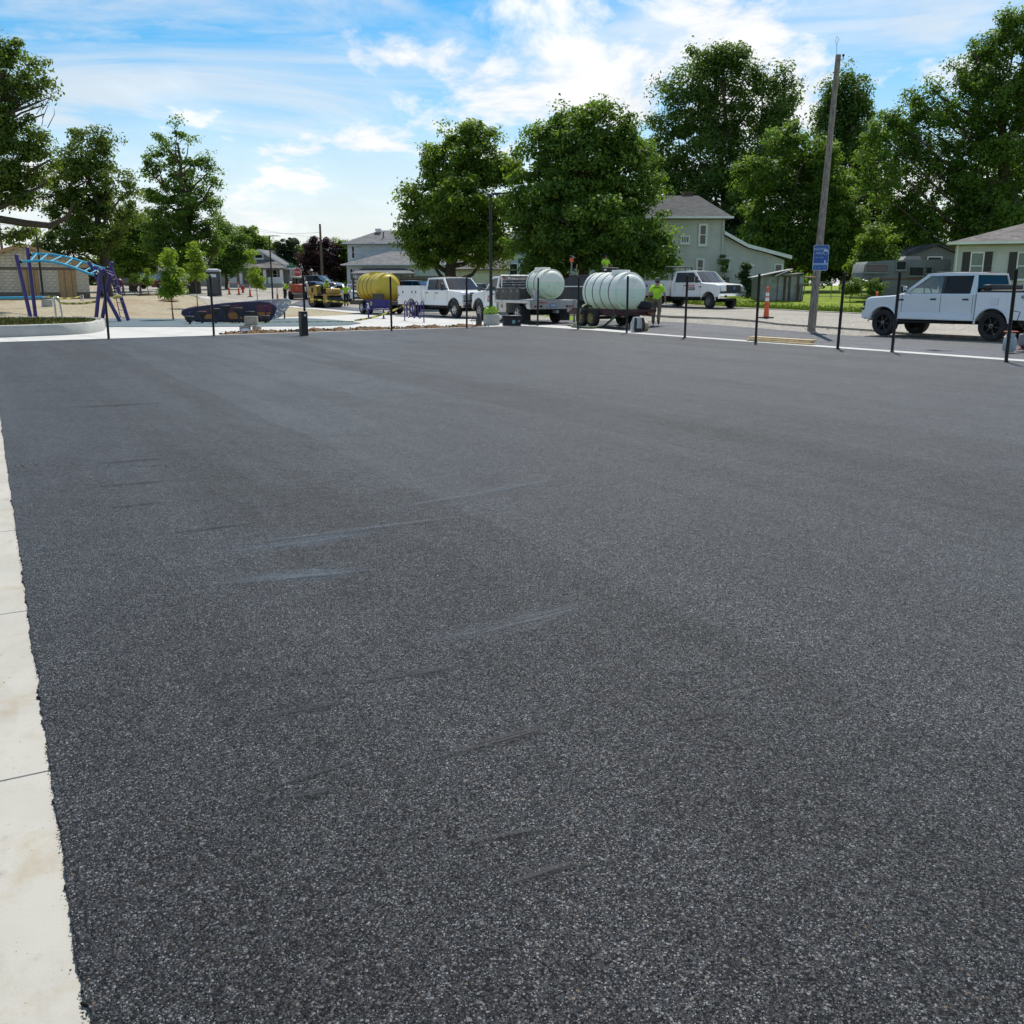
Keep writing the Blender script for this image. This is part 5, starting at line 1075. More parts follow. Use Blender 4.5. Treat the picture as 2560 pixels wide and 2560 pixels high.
for s in (1, -1):
    MB().box(((bx0 + bx1) / 2, s * 1.16, .93), (bx0 - bx1, .06, .14), ch=.02).build('deck_rail', ALU, t)
    for k, (a, b) in enumerate(((-2.22, -2.66), (-2.68, -3.55), (-3.57, -4.3), (-4.32, -4.75))):
        d = MB().box(((a + b) / 2, s * .98, 1.27), (a - b, .38, .48), ch=.015).build('tool_box', mat('black_steel', (.03, .03, .032), .45, dirt=.2), t); MB().box(((a + b) / 2, s * 1.18, 1.39), (.05, .02, .09), ch=.008).build('latch', CHR, d)
        MB().prism([((a + b) / 2 - (a - b) * .38, 1.06), ((a + b) / 2 + (a - b) * .38, 1.06), ((a + b) / 2, 1.24)], s * 1.172, s * 1.182, 'y').build('pressed_panel', MATS['black_steel'], d)
    d = MB().box((-2.95, s * .95, .66), (.8, .42, .46), ch=.015).build('under_box', mat('diamond_plate', (.5, .48, .44), .4, metal=.6, dirt=.35), t); MB().box((-2.95, s * 1.165, .72), (.09, .02, .16), ch=.008).build('latch', TRIM, d)
    MB().box((-4.98, s * .98, .42), (.02, .5, .62)).build('mud_flap', RUB, t)
    MB().prism([(bx1 + .5, .98), (bx1, .98), (bx1, .62), (bx1 + .3, .66)], s * 1.17, s * 1.05, 'y').build('tail_bracket', ALU, t); MB().lathe([(.001, .02), (.05, .02), (.05, 0)], 12, c=(bx1 + .35, s * 1.165, .86), ax='y').build('marker_lamp', REDL, t)
d = MB().box((bx1 - .02, 0, .80), (.05, 2.3, .36), ch=.01).build('tail_board', mat('tail_steel', (.34, .34, .34), .45, metal=.5, dirt=.4), t)
for y in (.92, .78, .64, -.92, -.78, -.64): MB().lathe([(.001, -.04), (.045, -.04), (.05, 0)], 10, c=(bx1 - .04, y, .74), ax='x').build('tail_lamp', REDL if abs(y) > .7 else TRIM, d)
MB().box((bx1 - .055, .05, .78), (.012, .31, .16), ch=.01).build('licence_plate', mat('plate_blue', (.10, .16, .34), .5), d); mb = MB()
for k in range(6): mb.box((bx1 - .063, .15 - .04 * k, .78), (.004, .025, .08))
mb.build('plate_lettering', WHITE, d); mb = MB()
for k in range(9): mb.box((bx1 - .05, .78 - .055 * k, .90), (.006, .035, .06))
mb.build('lettering', RED, d)
MB().box((bx1 - .2, 0, .52), (.35, .12, .12)).build('hitch', STEEL, t)
mb = MB()
for s in (1, -1): mb.tube([(-2.26, s * .85, 1.0), (-2.26, s * .85, 2.02)], .04, 6)
for k in range(6): mb.tube([(-2.26, -.85, 1.42 + .115 * k), (-2.26, .85, 1.42 + .115 * k)], .032, 6)
mb.tube([(-2.26, -.9, 2.06), (-2.26, .9, 2.06)], .05, 6); mb.build('headache_rack', ALU, t)
for y in (.72, .5, -.5, -.72): MB().box((-2.31, y, 1.96), (.03, .15, .075), ch=.02).build('rack_lamp', REDL if abs(y) > .6 else LENS, t)
MB().box((-2.6, 0, 1.2), (.5, .8, .4), ch=.03).tube([(-2.6, .2, 1.4), (-2.75, .35, 1.62), (-2.9, .3, 1.4)], .035, 6).build('pump', TRIM, t)
# ---- polyethylene tanks
def m_poly(name, c, liq, lvl, green=.0):
    b = NB(name); z = b.nd('ShaderNodeSeparateXYZ', {0: b.tc.outputs['Object']}).outputs[2]
    base = b.mix(b.mapr(z, lvl + .012, lvl - .012), c, liq)
    base = b.mix(b.mapr(b.math('ADD', z, b.math('MULTIPLY', b.noise(3.0, 4, .6), .25)), -.15, -.62, 0, .85), base, (liq[0] * .98, liq[1] * .95, liq[2] * .72))
    stain = b.mapr(b.noise(5.5, 7, .72, vec=b.mapping(scale=(1, 1, .6))), .56, .74, 0, .8)
    base = b.mix(stain, base, (c[0] * .62, c[1] * .50, c[2] * .26))
    tl = b.nd('ShaderNodeBsdfTranslucent', {'Color': base})
    return b.done(b.nd('ShaderNodeMixShader', {0: .3, 1: b.bsdf(col=base, rough=.4, spec=.4).outputs[0], 2: tl.outputs[0]}))
def poly_tank(name, label, loc, rz, r, L, m, straps, lid_x, legs=True, bandm=None, group=None):
    t = thing(name, label, 'tank', loc, rz, group); n = 30; prof = []
    for k in range(9): a = math.pi / 2 * k / 8; prof.append((max(.001, r * .88 * math.sin(a) ** .75), -L / 2 + (r * .40) * (1 - math.cos(a)) if k else -L / 2))
    ribs = []
    x = -L / 2 + r * .40; x1 = L / 2 - r * .40; ns = 26; mid = []
    for k in range(ns + 1):
        xx = x + (x1 - x) * k / ns; q = r * .965
        q += (r * .035) * min(1, min([abs(xx - s_) for s_ in straps] + [1]) / .09)
        mid.append((q, xx))
    prof += mid
    for k in range(7, -1, -1): a = math.pi / 2 * k / 8; prof.append((max(.001, r * .88 * math.sin(a) ** .75), L / 2 - (r * .40) * (1 - math.cos(a)) if k else L / 2))
    MB().lathe(prof, n, ax='x').build('shell', m, t, smooth=50)
    for s_ in straps: MB().tube([(s_, r * .985 * math.cos(a), r * .985 * math.sin(a)) for a in [2 * math.pi * k / 30 for k in range(30)]], .014, 6, closed=True).build('strap', bandm or TRIM, t)
    MB().lathe([(.36, -.05), (.36, .05), (.34, .10), (.001, .11)], 20, c=(lid_x, 0, r * .97)).build('fill_lid', m, t)
    return t
POLY1 = m_poly('poly_tank', (.86, .86, .79), (.66, .79, .68), .10); POLY2 = m_poly('poly_tank_trailer', (.88, .89, .86), (.70, .83, .75), .12); YPOLY = m_poly('yellow_poly', (.66, .53, .08), (.60, .47, .06), -.4)
fwd = FLH; lf = Vector((-fwd.y, fwd.x, 0)); rz = heading(fwd)
o = FL0 + fwd * -4.75 + lf * -.10; poly_tank('flatbed_tank', 'pale stained poly tank strapped on the flatbed truck', (o.x, o.y, FL0.z + 1.02 + .66), rz, .64, 1.75, POLY1, [-.12, .5], .25)
# saddle of the flatbed tank
b_ = FL0 + fwd * -5.5 + lf * .72
bk = thing('bucket', 'grey plastic bucket standing on the flatbed beside the tank', 'bucket', (b_.x, b_.y, FL0.z + 1.02)); MB().lathe([(.12, 0), (.15, .38), (.16, .38), (.16, .34), (.145, .34), (.14, .36), (.115, .02), (.001, .02)], 18).build('pail', mat('bucket_grey', (.42, .44, .45), .5), bk); MB().lathe([(.165, .38), (.165, .41), (.001, .41)], 18).build('lid', mat('bucket_grey', (.4, .4, .4)), bk)
# ---- trailers
def trailer(name, label, axle_mid, fwd, L0, L1, W, deck, m, r, gauge, rimst, tongue, group=None, gate=False):
    t = thing(name, label, 'trailer', axle_mid, heading(fwd), group); h = W / 2
    for s in (1, -1): MB().box(((L0 + L1) / 2, s * (h - .25), deck), (L0 - L1, .1, .18), ch=.01).build('frame_rail', m, t)
    mb = MB()
    for k in range(5): mb.box((L1 + .1 + (L0 - L1 - .2) * k / 4, 0, deck), (.1, W - .5, .14))
    mb.build('cross_member', m, t)
    MB().tube([(L0, h - .3, deck), (L0 + tongue, 0, deck - .02)], .06, 6).tube([(L0, -h + .3, deck), (L0 + tongue, 0, deck - .02)], .06, 6).build('drawbar', m, t)
    MB().box((L0 + tongue + .06, 0, deck), (.28, .12, .12), ch=.03).build('coupler', STEEL, t)
    MB().tube([(L0 + tongue - .3, .0, deck + .5), (L0 + tongue - .3, 0, .06)], .04, 8).build('jack_stand', STEEL, t)
    for x in (gauge / 2, -gauge / 2):
        for s in (1, -1): wheel(t, x, s * (h - .06), r, .24, rimst)
        MB().tube([(x, -h + .1, r), (x, h - .1, r)], .05, 6).build('axle', DARK, t)
    for s in (1, -1): MB().box((L1 - .02, s * (h - .35), deck), (.04, .18, .1), ch=.02).build('tail_lamp', REDL, t)
    return t
MAROON = mat('maroon_steel', (.055, .014, .014), .6, var=.3, dirt=.35)
a = gp(1476, 818); c = axle_centre(a, ES, 1, .95); c.z = hgt(c.x, c.y)
fwd = Vector((-.50, .866, 0)); lf = Vector((-fwd.y, fwd.x, 0))
c = c + fwd * .22
tr = trailer('tank_trailer', 'maroon tandem axle trailer under the large white tank', c, fwd, 1.5, -1.75, 2.05, .52, MAROON, .33, .72, 'yellow', 1.2)
o = MB().lathe([(.16, -.1), (.30, -.12), (.33, 0), (.30, .12), (.16, .1), (.16, -.1)], 20, ax='z', cap=False).build('spare_wheel', RUB, tr); o.location = (-1.5, -.62, .80); o.rotation_euler = (.15, .1, 0)
MB().box((-1.75, 0, .62), (.1, 2.0, .12)).build('rear_beam', MAROON, tr)
for s in (.75, -.75): MB().box((-.1, s, .64), (3.0, .08, .1)).build('saddle', MAROON, tr)
o = c + fwd * -.35; poly_tank('trailer_tank', 'large white poly tank with black straps on the maroon trailer', (o.x, o.y, c.z + .62 + .70), heading(fwd), .74, 2.75, POLY2, [-.65, -.1, .42, .92], -.45)
# yellow tank trailer behind the service truck
fwd = RAMH; c = RAM0 + fwd * -9.4 ; c = c + Vector((fwd.y, -fwd.x, 0)) * .5; c.z = hgt(c.x, c.y)
tr2 = trailer('equipment_trailer', 'black tandem trailer under the yellow tank', c, fwd, 2.2, -2.6, 2.1, .60, mat('trailer_black', (.02, .02, .022), .5, dirt=.2), .36, .85, 'white', 1.3)
MB().box((-.1, 0, .70), (4.7, 1.7, .05)).build('deck', DWOOD, tr2)
for s in (1, -1): MB().box((1.6, s * .95, .95), (1.4, .08, .45), ch=.01).build('side_board', TRIM, tr2); MB().box((0, s * 1.0, .77), (2.0, .28, .04), ch=.01).build('mudguard', TRIM, tr2)
mb = MB()
for s in (1, -1): mb.box((-2.65, s * .55, 1.35), (.08, .08, 1.5))
for k in range(7): mb.box((-2.65, 0, .7 + .22 * k), (.07, 1.1, .07))
mb.build('ramp_gate', MATS['trailer_black'], tr2)
o = c + fwd * -.35; poly_tank('yellow_tank', 'yellow ribbed poly tank on the black trailer', (o.x, o.y, c.z + .73 + .80), heading(fwd), .82, 3.3, YPOLY, [-1.0, -.45, .1, .65], -.3)
# ---- passenger cars and parked vehicles in the background
def car(name, label, pos, fwd, P, paint, cat='car', group=None):
    t = rig(name, label, pos, fwd, cat, group); W, wb, r, bot = P['W'], P['wb'], P['r'], P['bot']; ar = r + .07; fx, hz, belt, roof = P['fx'], P['hood'], P['belt'], P['roof']; h = W / 2
    sil = [(fx - .03, bot + .04), (fx, bot + .25), (fx - .05, hz - .12), (fx - .3, hz), (P['xA'], belt), (P['xC'], belt), (P['rx'] + .12, P['deck']), (P['rx'], P['deck'] - .12), (P['rx'] + .04, bot + .1)] + arch_path(P['rx'] + .1, fx - .1, bot, [(0, ar, r), (-wb, ar, r)])
    shell(sil, W, fx, belt, .22, P['rx']).build('body', paint, t); greenhouse(t, W, belt, roof, P['xA'], P['rs'], P['re'], P['xC'], P['bp'], paint, P.get('wC', .25), [TINT, TINT], inner=False)
    for s in (1, -1):
        MB().box((fx - .12, s * h * .72, hz - .12), (.2, .32, .12), ch=.04).build('headlight', LENS, t); MB().box((P['rx'] + .03, s * h * .75, P['deck'] - .15), (.1, .3, .14), ch=.03).build('tail_lamp', REDL, t); side_mirror(t, P['xA'] - .15, s * (h - .06), belt + .03)
        for x in (0, -wb): wheel(t, x, s * (h - .12), r, .2, P.get('rim', 'alu'))
    MB().box((fx - .02, 0, bot + .3), (.08, h * 1.1, .2), ch=.03).build('grille', TRIM, t); MB().box((fx + .0, 0, bot + .1), (.08, h * 1.6, .14), ch=.04).build('bumper', paint, t)
    MB().box((-wb / 2, 0, bot + .05), (wb + .9, W - .5, .2)).build('chassis', DARK, t)
    return t
SED = dict(W=1.8, wb=2.75, r=.33, fx=.9, hood=.92, belt=.98, roof=1.44, xA=-.55, rs=-1.3, re=-2.3, xC=-3.0, bot=.24, bp=[-1.75], rx=-3.85, deck=1.02)
SUV = dict(W=1.9, wb=2.8, r=.37, fx=.9, hood=1.05, belt=1.12, roof=1.75, xA=-.5, rs=-1.15, re=-3.3, xC=-3.6, bot=.32, bp=[-1.65, -2.65], rx=-3.85, deck=1.1)
PKP = dict(W=1.98, wb=3.6, r=.39, fx=.9, hood=1.12, belt=1.22, roof=1.86, xA=-.6, rs=-1.3, re=-2.6, xC=-2.75, bot=.45, bp=[-1.85], rx=-4.9, deck=1.2)
pnt = lambda n, c: m_paint(n, c, .3, .12)
def place(px, Y, py=735): return onY(px, Y, py)
car('sedan', 'white sedan parked nose out beyond the road roller', place(893, 84), Vector((.62, -.78, 0)), SED, WPAINT)
car('parked_car', 'blue-grey car half hidden behind the road roller', place(828, 93), Vector((.9, -.43, 0)), SED, pnt('slate_paint', (.08, .11, .15)), group='parked cars in the distance')
t = car('parked_pickup', 'charcoal pickup parked beyond the skid steer', place(835, 97), Vector((.95, -.3, 0)), PKP, pnt('charcoal_paint', (.10, .105, .13)), 'pickup truck')
car('parked_jeep', 'deep blue four-door off-roader behind the white service truck', place(1250, 68), Vector((.75, -.66, 0)), SUV, pnt('blue_paint', (.02, .07, .22)), 'car')
car('parked_suv', 'black car behind the crew cab service truck bed', place(1085, 84), Vector((.9, -.43, 0)), SUV, pnt('black_paint', (.015, .015, .018)), 'car')
car('parked_pickup', 'dark green pickup parked by the blue-grey house', place(350, 112), Vector((.97, -.2, 0)), PKP, pnt('dark_green_paint', (.02, .035, .035)), 'pickup truck')
car('parked_car', 'dark red car parked left of the bungalow', place(470, 110), Vector((.97, .2, 0)), SED, pnt('dark_red_paint', (.13, .012, .015)), group='parked cars in the distance')
# ---- road roller
YEL = mat('machine_yellow', (.48, .29, .055), .5, var=.15, dirt=.35); 
def roller():
    c = onY(815, 73.5, 764); t = thing('road_roller', 'yellow double drum road roller working on the new asphalt', 'road roller', c, R(-38)); dr = .42
    drum = mat('drum_steel', (.05, .048, .045), .45, metal=.4, dirt=.3)
    for x in (-.85, .85):
        d = MB().lathe([(.001, -.64), (dr * .6, -.64), (dr * .98, -.65), (dr, -.62), (dr, .62), (dr * .98, .65), (dr * .6, .64), (.001, .64)], 30, c=(x, 0, dr), ax='y').build('drum', drum, t)
        MB().box((x, 0, dr * 2 + .07), (.7, 1.45, .1), ch=.03).build('drum_frame', YEL, t)
        for s in (1, -1): MB().box((x * .9, s * .70, dr + .2), (.45, .05, .62), ch=.02).build('yoke', YEL, t)
    MB().loft([[(x, y, z) for x, z in ((-1.28, .92), (-1.22, 1.25), (-1.05, 1.52), (-.42, 1.62), (-.25, 1.55), (-.2, .92))] for y in (-.62, -.58, .58, .62)]).build('engine_hood', YEL, t)
    MB().box((-.75, -.63, 1.26), (.24, .03, .34), ch=.02).build('grille', TRIM, t); MB().box((-.75, .63, 1.26), (.24, .03, .34), ch=.02).build('grille', TRIM, t)
    MB().box((.25, 0, .98), (1.1, 1.2, .16), ch=.03).build('platform', TRIM, t); MB().box((.9, 0, 1.18), (.5, 1.15, .42), ch=.08).build('front_hood', YEL, t)
    MB().box((.05, 0, 1.16), (.5, .55, .14), ch=.05).box((-.2, 0, 1.45), (.13, .52, .56), ch=.05).build('seat', TRIM, t)
    MB().tube([(.72, 0, 1.2), (.5, 0, 1.55)], .035, 6).tube([(.48 + .06 * math.sin(a), .19 * math.cos(a), 1.56 + .17 * math.sin(a)) for a in [2 * math.pi * k / 14 for k in range(14)]], .018, 6, closed=True).build('steering_wheel', TRIM, t)
    mb = MB()
    for s in (1, -1): mb.tube([(.55, s * .6, 1.05), (.6, s * .6, 1.5), (.25, s * .6, 1.62), (-.2, s * .6, 1.5), (-.25, s * .6, 1.0)], .028, 6)
    mb.build('hand_rail', TRIM, t)
    for s in (1, -1): MB().box((1.18, s * .45, 1.2), (.05, .14, .1), ch=.02).build('lamp', LENS, t)
    return t, c
ROLLER, ROLC = roller()
# ---- skid steer
def skid_steer():
    c = onY(748, 88, 742); t = thing('skid_steer', 'white and orange skid steer seen from behind beside the stop sign', 'skid steer', c, R(95)); OR = mat('machine_orange', (.42, .07, .03), .5, dirt=.35); CR = mat('machine_white', (.55, .53, .48), .5, dirt=.3)
    MB().box((0, 0, .75), (1.7, 1.1, .6), ch=.06).build('chassis', CR, t); MB().box((-.85, 0, .98), (.45, 1.25, .75), ch=.08).build('engine_door', OR, t)
    MB().prism([(-.12, -.1), (.12, -.1), (0, .14)], -.02, .0, 'x').build('warning_triangle', mat('hazard_orange', (.8, .14, .03), .4), t).location = (-1.085, .05, 1.05)
    for x in (-.5, .5):
        for s in (1, -1): wheel(t, x, s * .72, .40, .28, 'white')
    mb = MB()
    for x in (-.4, .55):
        for s in (1, -1): MB().tube([(x, s * .45, 1.0), (x * .9, s * .42, 1.95)], .05, 6).build('cab_post', TRIM, t)
    pass; MB().box((.05, 0, 1.97), (1.1, .98, .1), ch=.03).build('cab_roof', CR, t); MB().box((-.38, 0, 1.55), (.02, .8, .6)).build('rear_window', TINT, t); MB().box((.5, 0, 1.5), (.02, .8, .7)).build('door', TINT, t)
    for s in (1, -1): MB().tube([(-.8, s * .68, 1.45), (.2, s * .70, 1.5), (1.0, s * .68, 1.1), (1.35, s * .66, .5)], [.09, .1, .09, .08], 6).build('lift_arm', CR, t)
    MB().prism([(1.3, .1), (1.75, .12), (1.8, .2), (1.4, .35), (1.32, .7), (1.25, .7)], -.85, .85, 'y').build('bucket', STEEL, t)
skid_steer()
# ---- dark asphalt hopper machine with the crew on top, and the pale loader behind the yellow tank
def hopper():
    Y = 56.0; c = onY(1475, Y, 740); c = Vector((c.x, Y, hgt(c.x, Y) + .03)); t = thing('paver', 'black asphalt paver with hopper between the two white tanks', 'paver', c, R(-25)); pb = mat('paver_black', (.035, .033, .036), .45, var=.2, dirt=.3)
    MB().loft([[(-2.6, y, .55), (2.3, y, .55), (2.3, y * .98, 1.35), (1.4, y * .8, 1.9), (-.9, y * .8, 1.9), (-1.9, y * .95, 1.4), (-2.6, y, 1.3)] for y in (-1.25, 1.25)]).build('hopper_body', pb, t)
    MB().box((.2, 0, 1.94), (2.2, 1.7, .08), ch=.02).build('deck', pb, t); MB().box((.3, 1.75, 1.35), (1.6, .9, .1), ch=.02).build('platform', pb, t); MB().box((.3, 1.75, .8), (1.2, .6, 1.0)).build('platform_support', DARK, t); MB().box((-.1, -1.27, 1.35), (4.6, .04, .06)).build('stripe', WHITE, t)
    for s in (1, -1):
        MB().box((-.1, s * 1.0, .32), (4.4, .36, .55), ch=.2).build('track', RUB, t)
        q = MB().box((1.2, s * .55, 2.2), (.5, .6, .42), ch=.06).build('control_console', TRIM, t); MB().box((1.2, s * .55 - .31, 2.26), (.14, .01, .09)).build('decal', WHITE, q)
    MB().box((.3, -1.02, 1.8), (.2, .02, .1)).build('decal', WHITE, t)
    MB().tube([(-1.3, .35, 1.6), (-1.3, .35, 2.75)], .05, 6).build('mast', STEEL, t); MB().box((-1.3, .35, 2.85), (.22, .12, .24), ch=.02).build('beacon_flag', mat('hazard_orange', (.8, .2, .05)), t)
    MB().tube([(-1.05, .3, 1.6), (-.95, .3, 2.6)], .03, 6).build('shovel_handle', WOOD, t)
    return c
HOPC = hopper()
def loader():
    c = onY(958, 84, 745); t = thing('loader', 'pale grey loader with raised arm behind the yellow tank', 'loader', c, R(-60)); CR = mat('loader_white', (.55, .57, .56), .45, dirt=.25)
    MB().box((0, 0, 1.0), (2.0, 1.1, .6), ch=.08).build('chassis', TRIM, t)
    mb = MB()
    for x in (-.55, .55):
        for s in (1, -1): MB().tube([(x, s * .5, 1.2), (x * .85, s * .46, 2.3)], .05, 6).build('cab_post', TRIM, t)
    pass; MB().box((0, 0, 2.33), (1.3, 1.15, .1), ch=.03).build('cab_roof', CR, t); MB().box((0, 0, 1.75), (1.0, .9, .9), ch=.02).build('cab_glass', TINT, t)
    for s in (1, -1): MB().tube([(-.6, s * .65, 2.35), (.3, s * .66, 2.0), (1.2, s * .64, 1.2), (1.5, s * .62, .6)], [.12, .13, .11, .08], 6).build('lift_arm', CR, t)
    for x in (-.7, .8):
        for s in (1, -1): wheel(t, x, s * .7, .45, .3, 'white')
loader()
# ---- old camper
def camper():
    Y = 62.0; X = lambda px: P3(px, 680, Y).x; Z = lambda py: P3(2270, py, Y).z; c = onY(2265, Y, 690); t = thing('camper', 'weathered truck camper with overhanging front beside the ranch house', 'camper', (c.x, Y, c.z)); L = lambda px: X(px) - c.x; zz = lambda py: Z(py) - c.z
    skin = m_siding('camper_skin', (.20, .21, .20), .1, .7)
    sil = [(L(2157), zz(696)), (L(2160), zz(664)), (L(2168), zz(654)), (L(2215), zz(651)), (L(2372), zz(648)), (L(2376), zz(655)), (L(2376), zz(742)), (L(2208), zz(742)), (L(2208), zz(697))]
    MB().prism(sil, 0, 2.1, 'y').build('body', skin, t); F = Face('f', 0.0)
    for (a, b, z0, z1, n) in ((2163, 2217, 680, 662, 1), (2239, 2262, 674, 654, 1), (2272, 2307, 689, 668, 1), (2313, 2328, 683, 668, 1)): window(t, F, L(a), L(b), zz(z0), zz(z1), .04, n, trim=mat('camper_trim', (.25, .26, .25), .5))
    F.box(MB(), L(2166), L(2372), zz(700), zz(696), 0, .012).build('stripe', mat('faded_red', (.18, .10, .08), .7), t); MB().loft([[(L(2262), y, zz(650)), (L(2270), y, zz(640)), (L(2305), y, zz(640)), (L(2308), y, zz(650))] for y in (.5, 1.3)]).build('roof_vent', mat('vent_grey', (.3, .29, .27), .7), t)
    for px in (2215, 2290, 2368): MB().box((L(px), .3, (zz(742)) / 2), (.2, .2, max(.2, zz(742)))).build('jack', STEEL, t)
    MB().box((L(2290), 1.0, .45), (3.4, 1.9, .75)).build('skirt', DARK, t)
camper()
# ------------------------------------------------------------ people
SKIN = mat('skin', (.36, .20, .13), .6, var=.08); LIME = mat('lime_shirt', (.42, .74, .03), .8, var=.1, vs=6); KHAKI = mat('khaki_cloth', (.20, .165, .115), .9, var=.15, vs=5); NAVY = mat('dark_cloth', (.022, .024, .032), .9, var=.2, vs=5); BOOT = mat('boot_leather', (.07, .045, .03), .7); CAPM = mat('cap_grey', (.10, .11, .10), .9); HAIR = mat('hair_brown', (.04, .025, .015), .8)
BASE = dict(pelvis=(0, 0, .96, .135), belly=(.01, 0, 1.08, .135), spine=(.0, 0, 1.2, .14), chest=(0, 0, 1.36, .145), neck=(-.005, 0, 1.50, .062), jaw=(.03, 0, 1.575, .068), skull=(.012, 0, 1.66, .092), top=(.0, 0, 1.735, .06), nose=(.115, 0, 1.63, .014))
for s_, n_ in ((1, 'L'), (-1, 'R')):
    BASE.update({'hip' + n_: (0, s_ * .095, .90, .105), 'thigh' + n_: (.015, s_ * .105, .70, .088), 'knee' + n_: (.02, s_ * .11, .50, .066), 'calf' + n_: (-.015, s_ * .112, .34, .062), 'ankle' + n_: (-.01, s_ * .115, .10, .046), 'heel' + n_: (-.05, s_ * .115, .045, .04), 'toe' + n_: (.17, s_ * .125, .04, .04),
                 'sho' + n_: (-.01, s_ * .185, 1.42, .068), 'elb' + n_: (-.03, s_ * .255, 1.13, .044), 'wri' + n_: (.05, s_ * .275, .89, .030), 'ear' + n_: (.01, s_ * .088, 1.635, .016)})
EDG = [('pelvis', 'belly'), ('belly', 'spine'), ('spine', 'chest'), ('chest', 'neck'), ('neck', 'jaw'), ('jaw', 'skull'), ('skull', 'top'), ('jaw', 'nose'), ('skull', 'earL'), ('skull', 'earR')]
for n_ in 'LR': EDG += [('pelvis', 'hip' + n_), ('hip' + n_, 'thigh' + n_), ('thigh' + n_, 'knee' + n_), ('knee' + n_, 'calf' + n_), ('calf' + n_, 'ankle' + n_), ('ankle' + n_, 'heel' + n_), ('ankle' + n_, 'toe' + n_), ('chest', 'sho' + n_), ('sho' + n_, 'elb' + n_), ('elb' + n_, 'wri' + n_)]
def seg_d(p, a, b):
    ab = b - a; t = max(0, min(1, (p - a).dot(ab) / max(1e-9, ab.dot(ab)))); return (p - a - ab * t).length, t
def person(label, loc, rz, pose, trousers, boots=BOOT, cap=CAPM, height=1.78, hat='cap', hand_dir=None, group='road workers in lime shirts'):
    J = dict(BASE)
    for k, v in pose.items(): J[k] = (*v, J[k][3])
    names = list(J); vs = [Vector(J[n][:3]) for n in names]; rad = [J[n][3] for n in names]; idx = {n: i for i, n in enumerate(names)}; ed = [(idx[a], idx[b]) for a, b in EDG]
    for n_, s_ in (('L', 1), ('R', -1)):      # palms and five separate fingers
        w = vs[idx['wri' + n_]]; e = vs[idx['elb' + n_]]; d = (w - e).normalized()
        if hand_dir and n_ in hand_dir: d = Vector(hand_dir[n_]).normalized()
        f = Vector((1, 0, 0)); f = (f - d * f.dot(d)); f = f.normalized() if f.length > .2 else Vector((0, 0, 1)); sd = d.cross(f)
        vs.append(w + d * .05); rad.append(.036); ip = len(vs) - 1; ed.append((idx['wri' + n_], ip))
        for k, (off, ln) in enumerate(((.03, .072), (.011, .082), (-.009, .077), (-.028, .06))):
            b = vs[ip] + d * .035 + f * off; vs.append(b); rad.append(.0105); ed.append((ip, len(vs) - 1)); q = b + d * ln * .5 + sd * -s_ * .01; vs.append(q); rad.append(.0095); ed.append((len(vs) - 2, len(vs) - 1)); vs.append(q + d * ln * .4 + sd * -s_ * .028); rad.append(.008); ed.append((len(vs) - 2, len(vs) - 1))
        b = vs[ip] - d * .01 + f * .038; vs.append(b); rad.append(.012); ed.append((ip, len(vs) - 1)); vs.append(b + d * .03 + f * .022); rad.append(.010); ed.append((len(vs) - 2, len(vs) - 1))
    me = bpy.data.meshes.new('person'); me.from_pydata([tuple(v) for v in vs], ed, []); o = bpy.data.objects.new('tmp', me); col.objects.link(o)
    sk = o.modifiers.new('skin', 'SKIN'); sk.use_smooth_shade = True
    if not me.skin_vertices: me.attributes.new
    bm = bmesh.new(); bm.from_mesh(me); ly = bm.verts.layers.skin.verify(); bm.verts.ensure_lookup_table()
    for i, v in enumerate(bm.verts):
        n = names[i] if i < len(names) else ''
        k = 1.0; v[ly].radius = (rad[i], rad[i] * (1.28 if n in ('chest', 'spine', 'belly', 'pelvis') else 1)) ; v[ly].use_root = (n == 'pelvis')
    bm.to_mesh(me); bm.free(); o.modifiers.new('sub', 'SUBSURF').levels = 2; o.modifiers['sub'].render_levels = 2
    dg = bpy.context.evaluated_depsgraph_get(); ev = o.evaluated_get(dg); fin = bpy.data.meshes.new_from_object(ev); bpy.data.objects.remove(o)
    P_ = {n: Vector(J[n][:3]) for n in names}
    segs = [('torso', 'pelvis', 'spine'), ('torso', 'spine', 'chest'), ('torso', 'chest', 'shoL'), ('torso', 'chest', 'shoR'), ('neck', 'neck', 'jaw'), ('head', 'jaw', 'top')]
    for n_ in 'LR': segs += [('arm', 'sho' + n_, 'elb' + n_), ('fore', 'elb' + n_, 'wri' + n_), ('leg', 'hip' + n_, 'knee' + n_), ('leg', 'knee' + n_, 'ankle' + n_), ('foot', 'ankle' + n_, 'toe' + n_), ('foot', 'ankle' + n_, 'heel' + n_)]
    for m_ in (SKIN, LIME, trousers, boots): fin.materials.append(m_)
    reg = []
    for p in fin.polygons:
        b = min(((*seg_d(p.center, P_[a], P_[c]), g) for g, a, c in segs), key=lambda q: q[0]); g = b[2]; t = b[1]
        if g == 'torso' and p.center.z < P_['pelvis'].z + .02: g = 'leg'
        r = {'torso': 1, 'arm': 1 if t < .72 else 0, 'fore': 0, 'leg': 2, 'foot': 3, 'neck': 0, 'head': 0}[g]; p.material_index = r; reg.append(r)
    fin.name = 'person'; sc = height / 1.78
    ob = bpy.data.objects.new('person', fin); col.objects.link(ob); ob.location = loc; ob.rotation_euler = (0, 0, rz); ob.scale = (sc,) * 3; tag(ob, label, 'person', group)
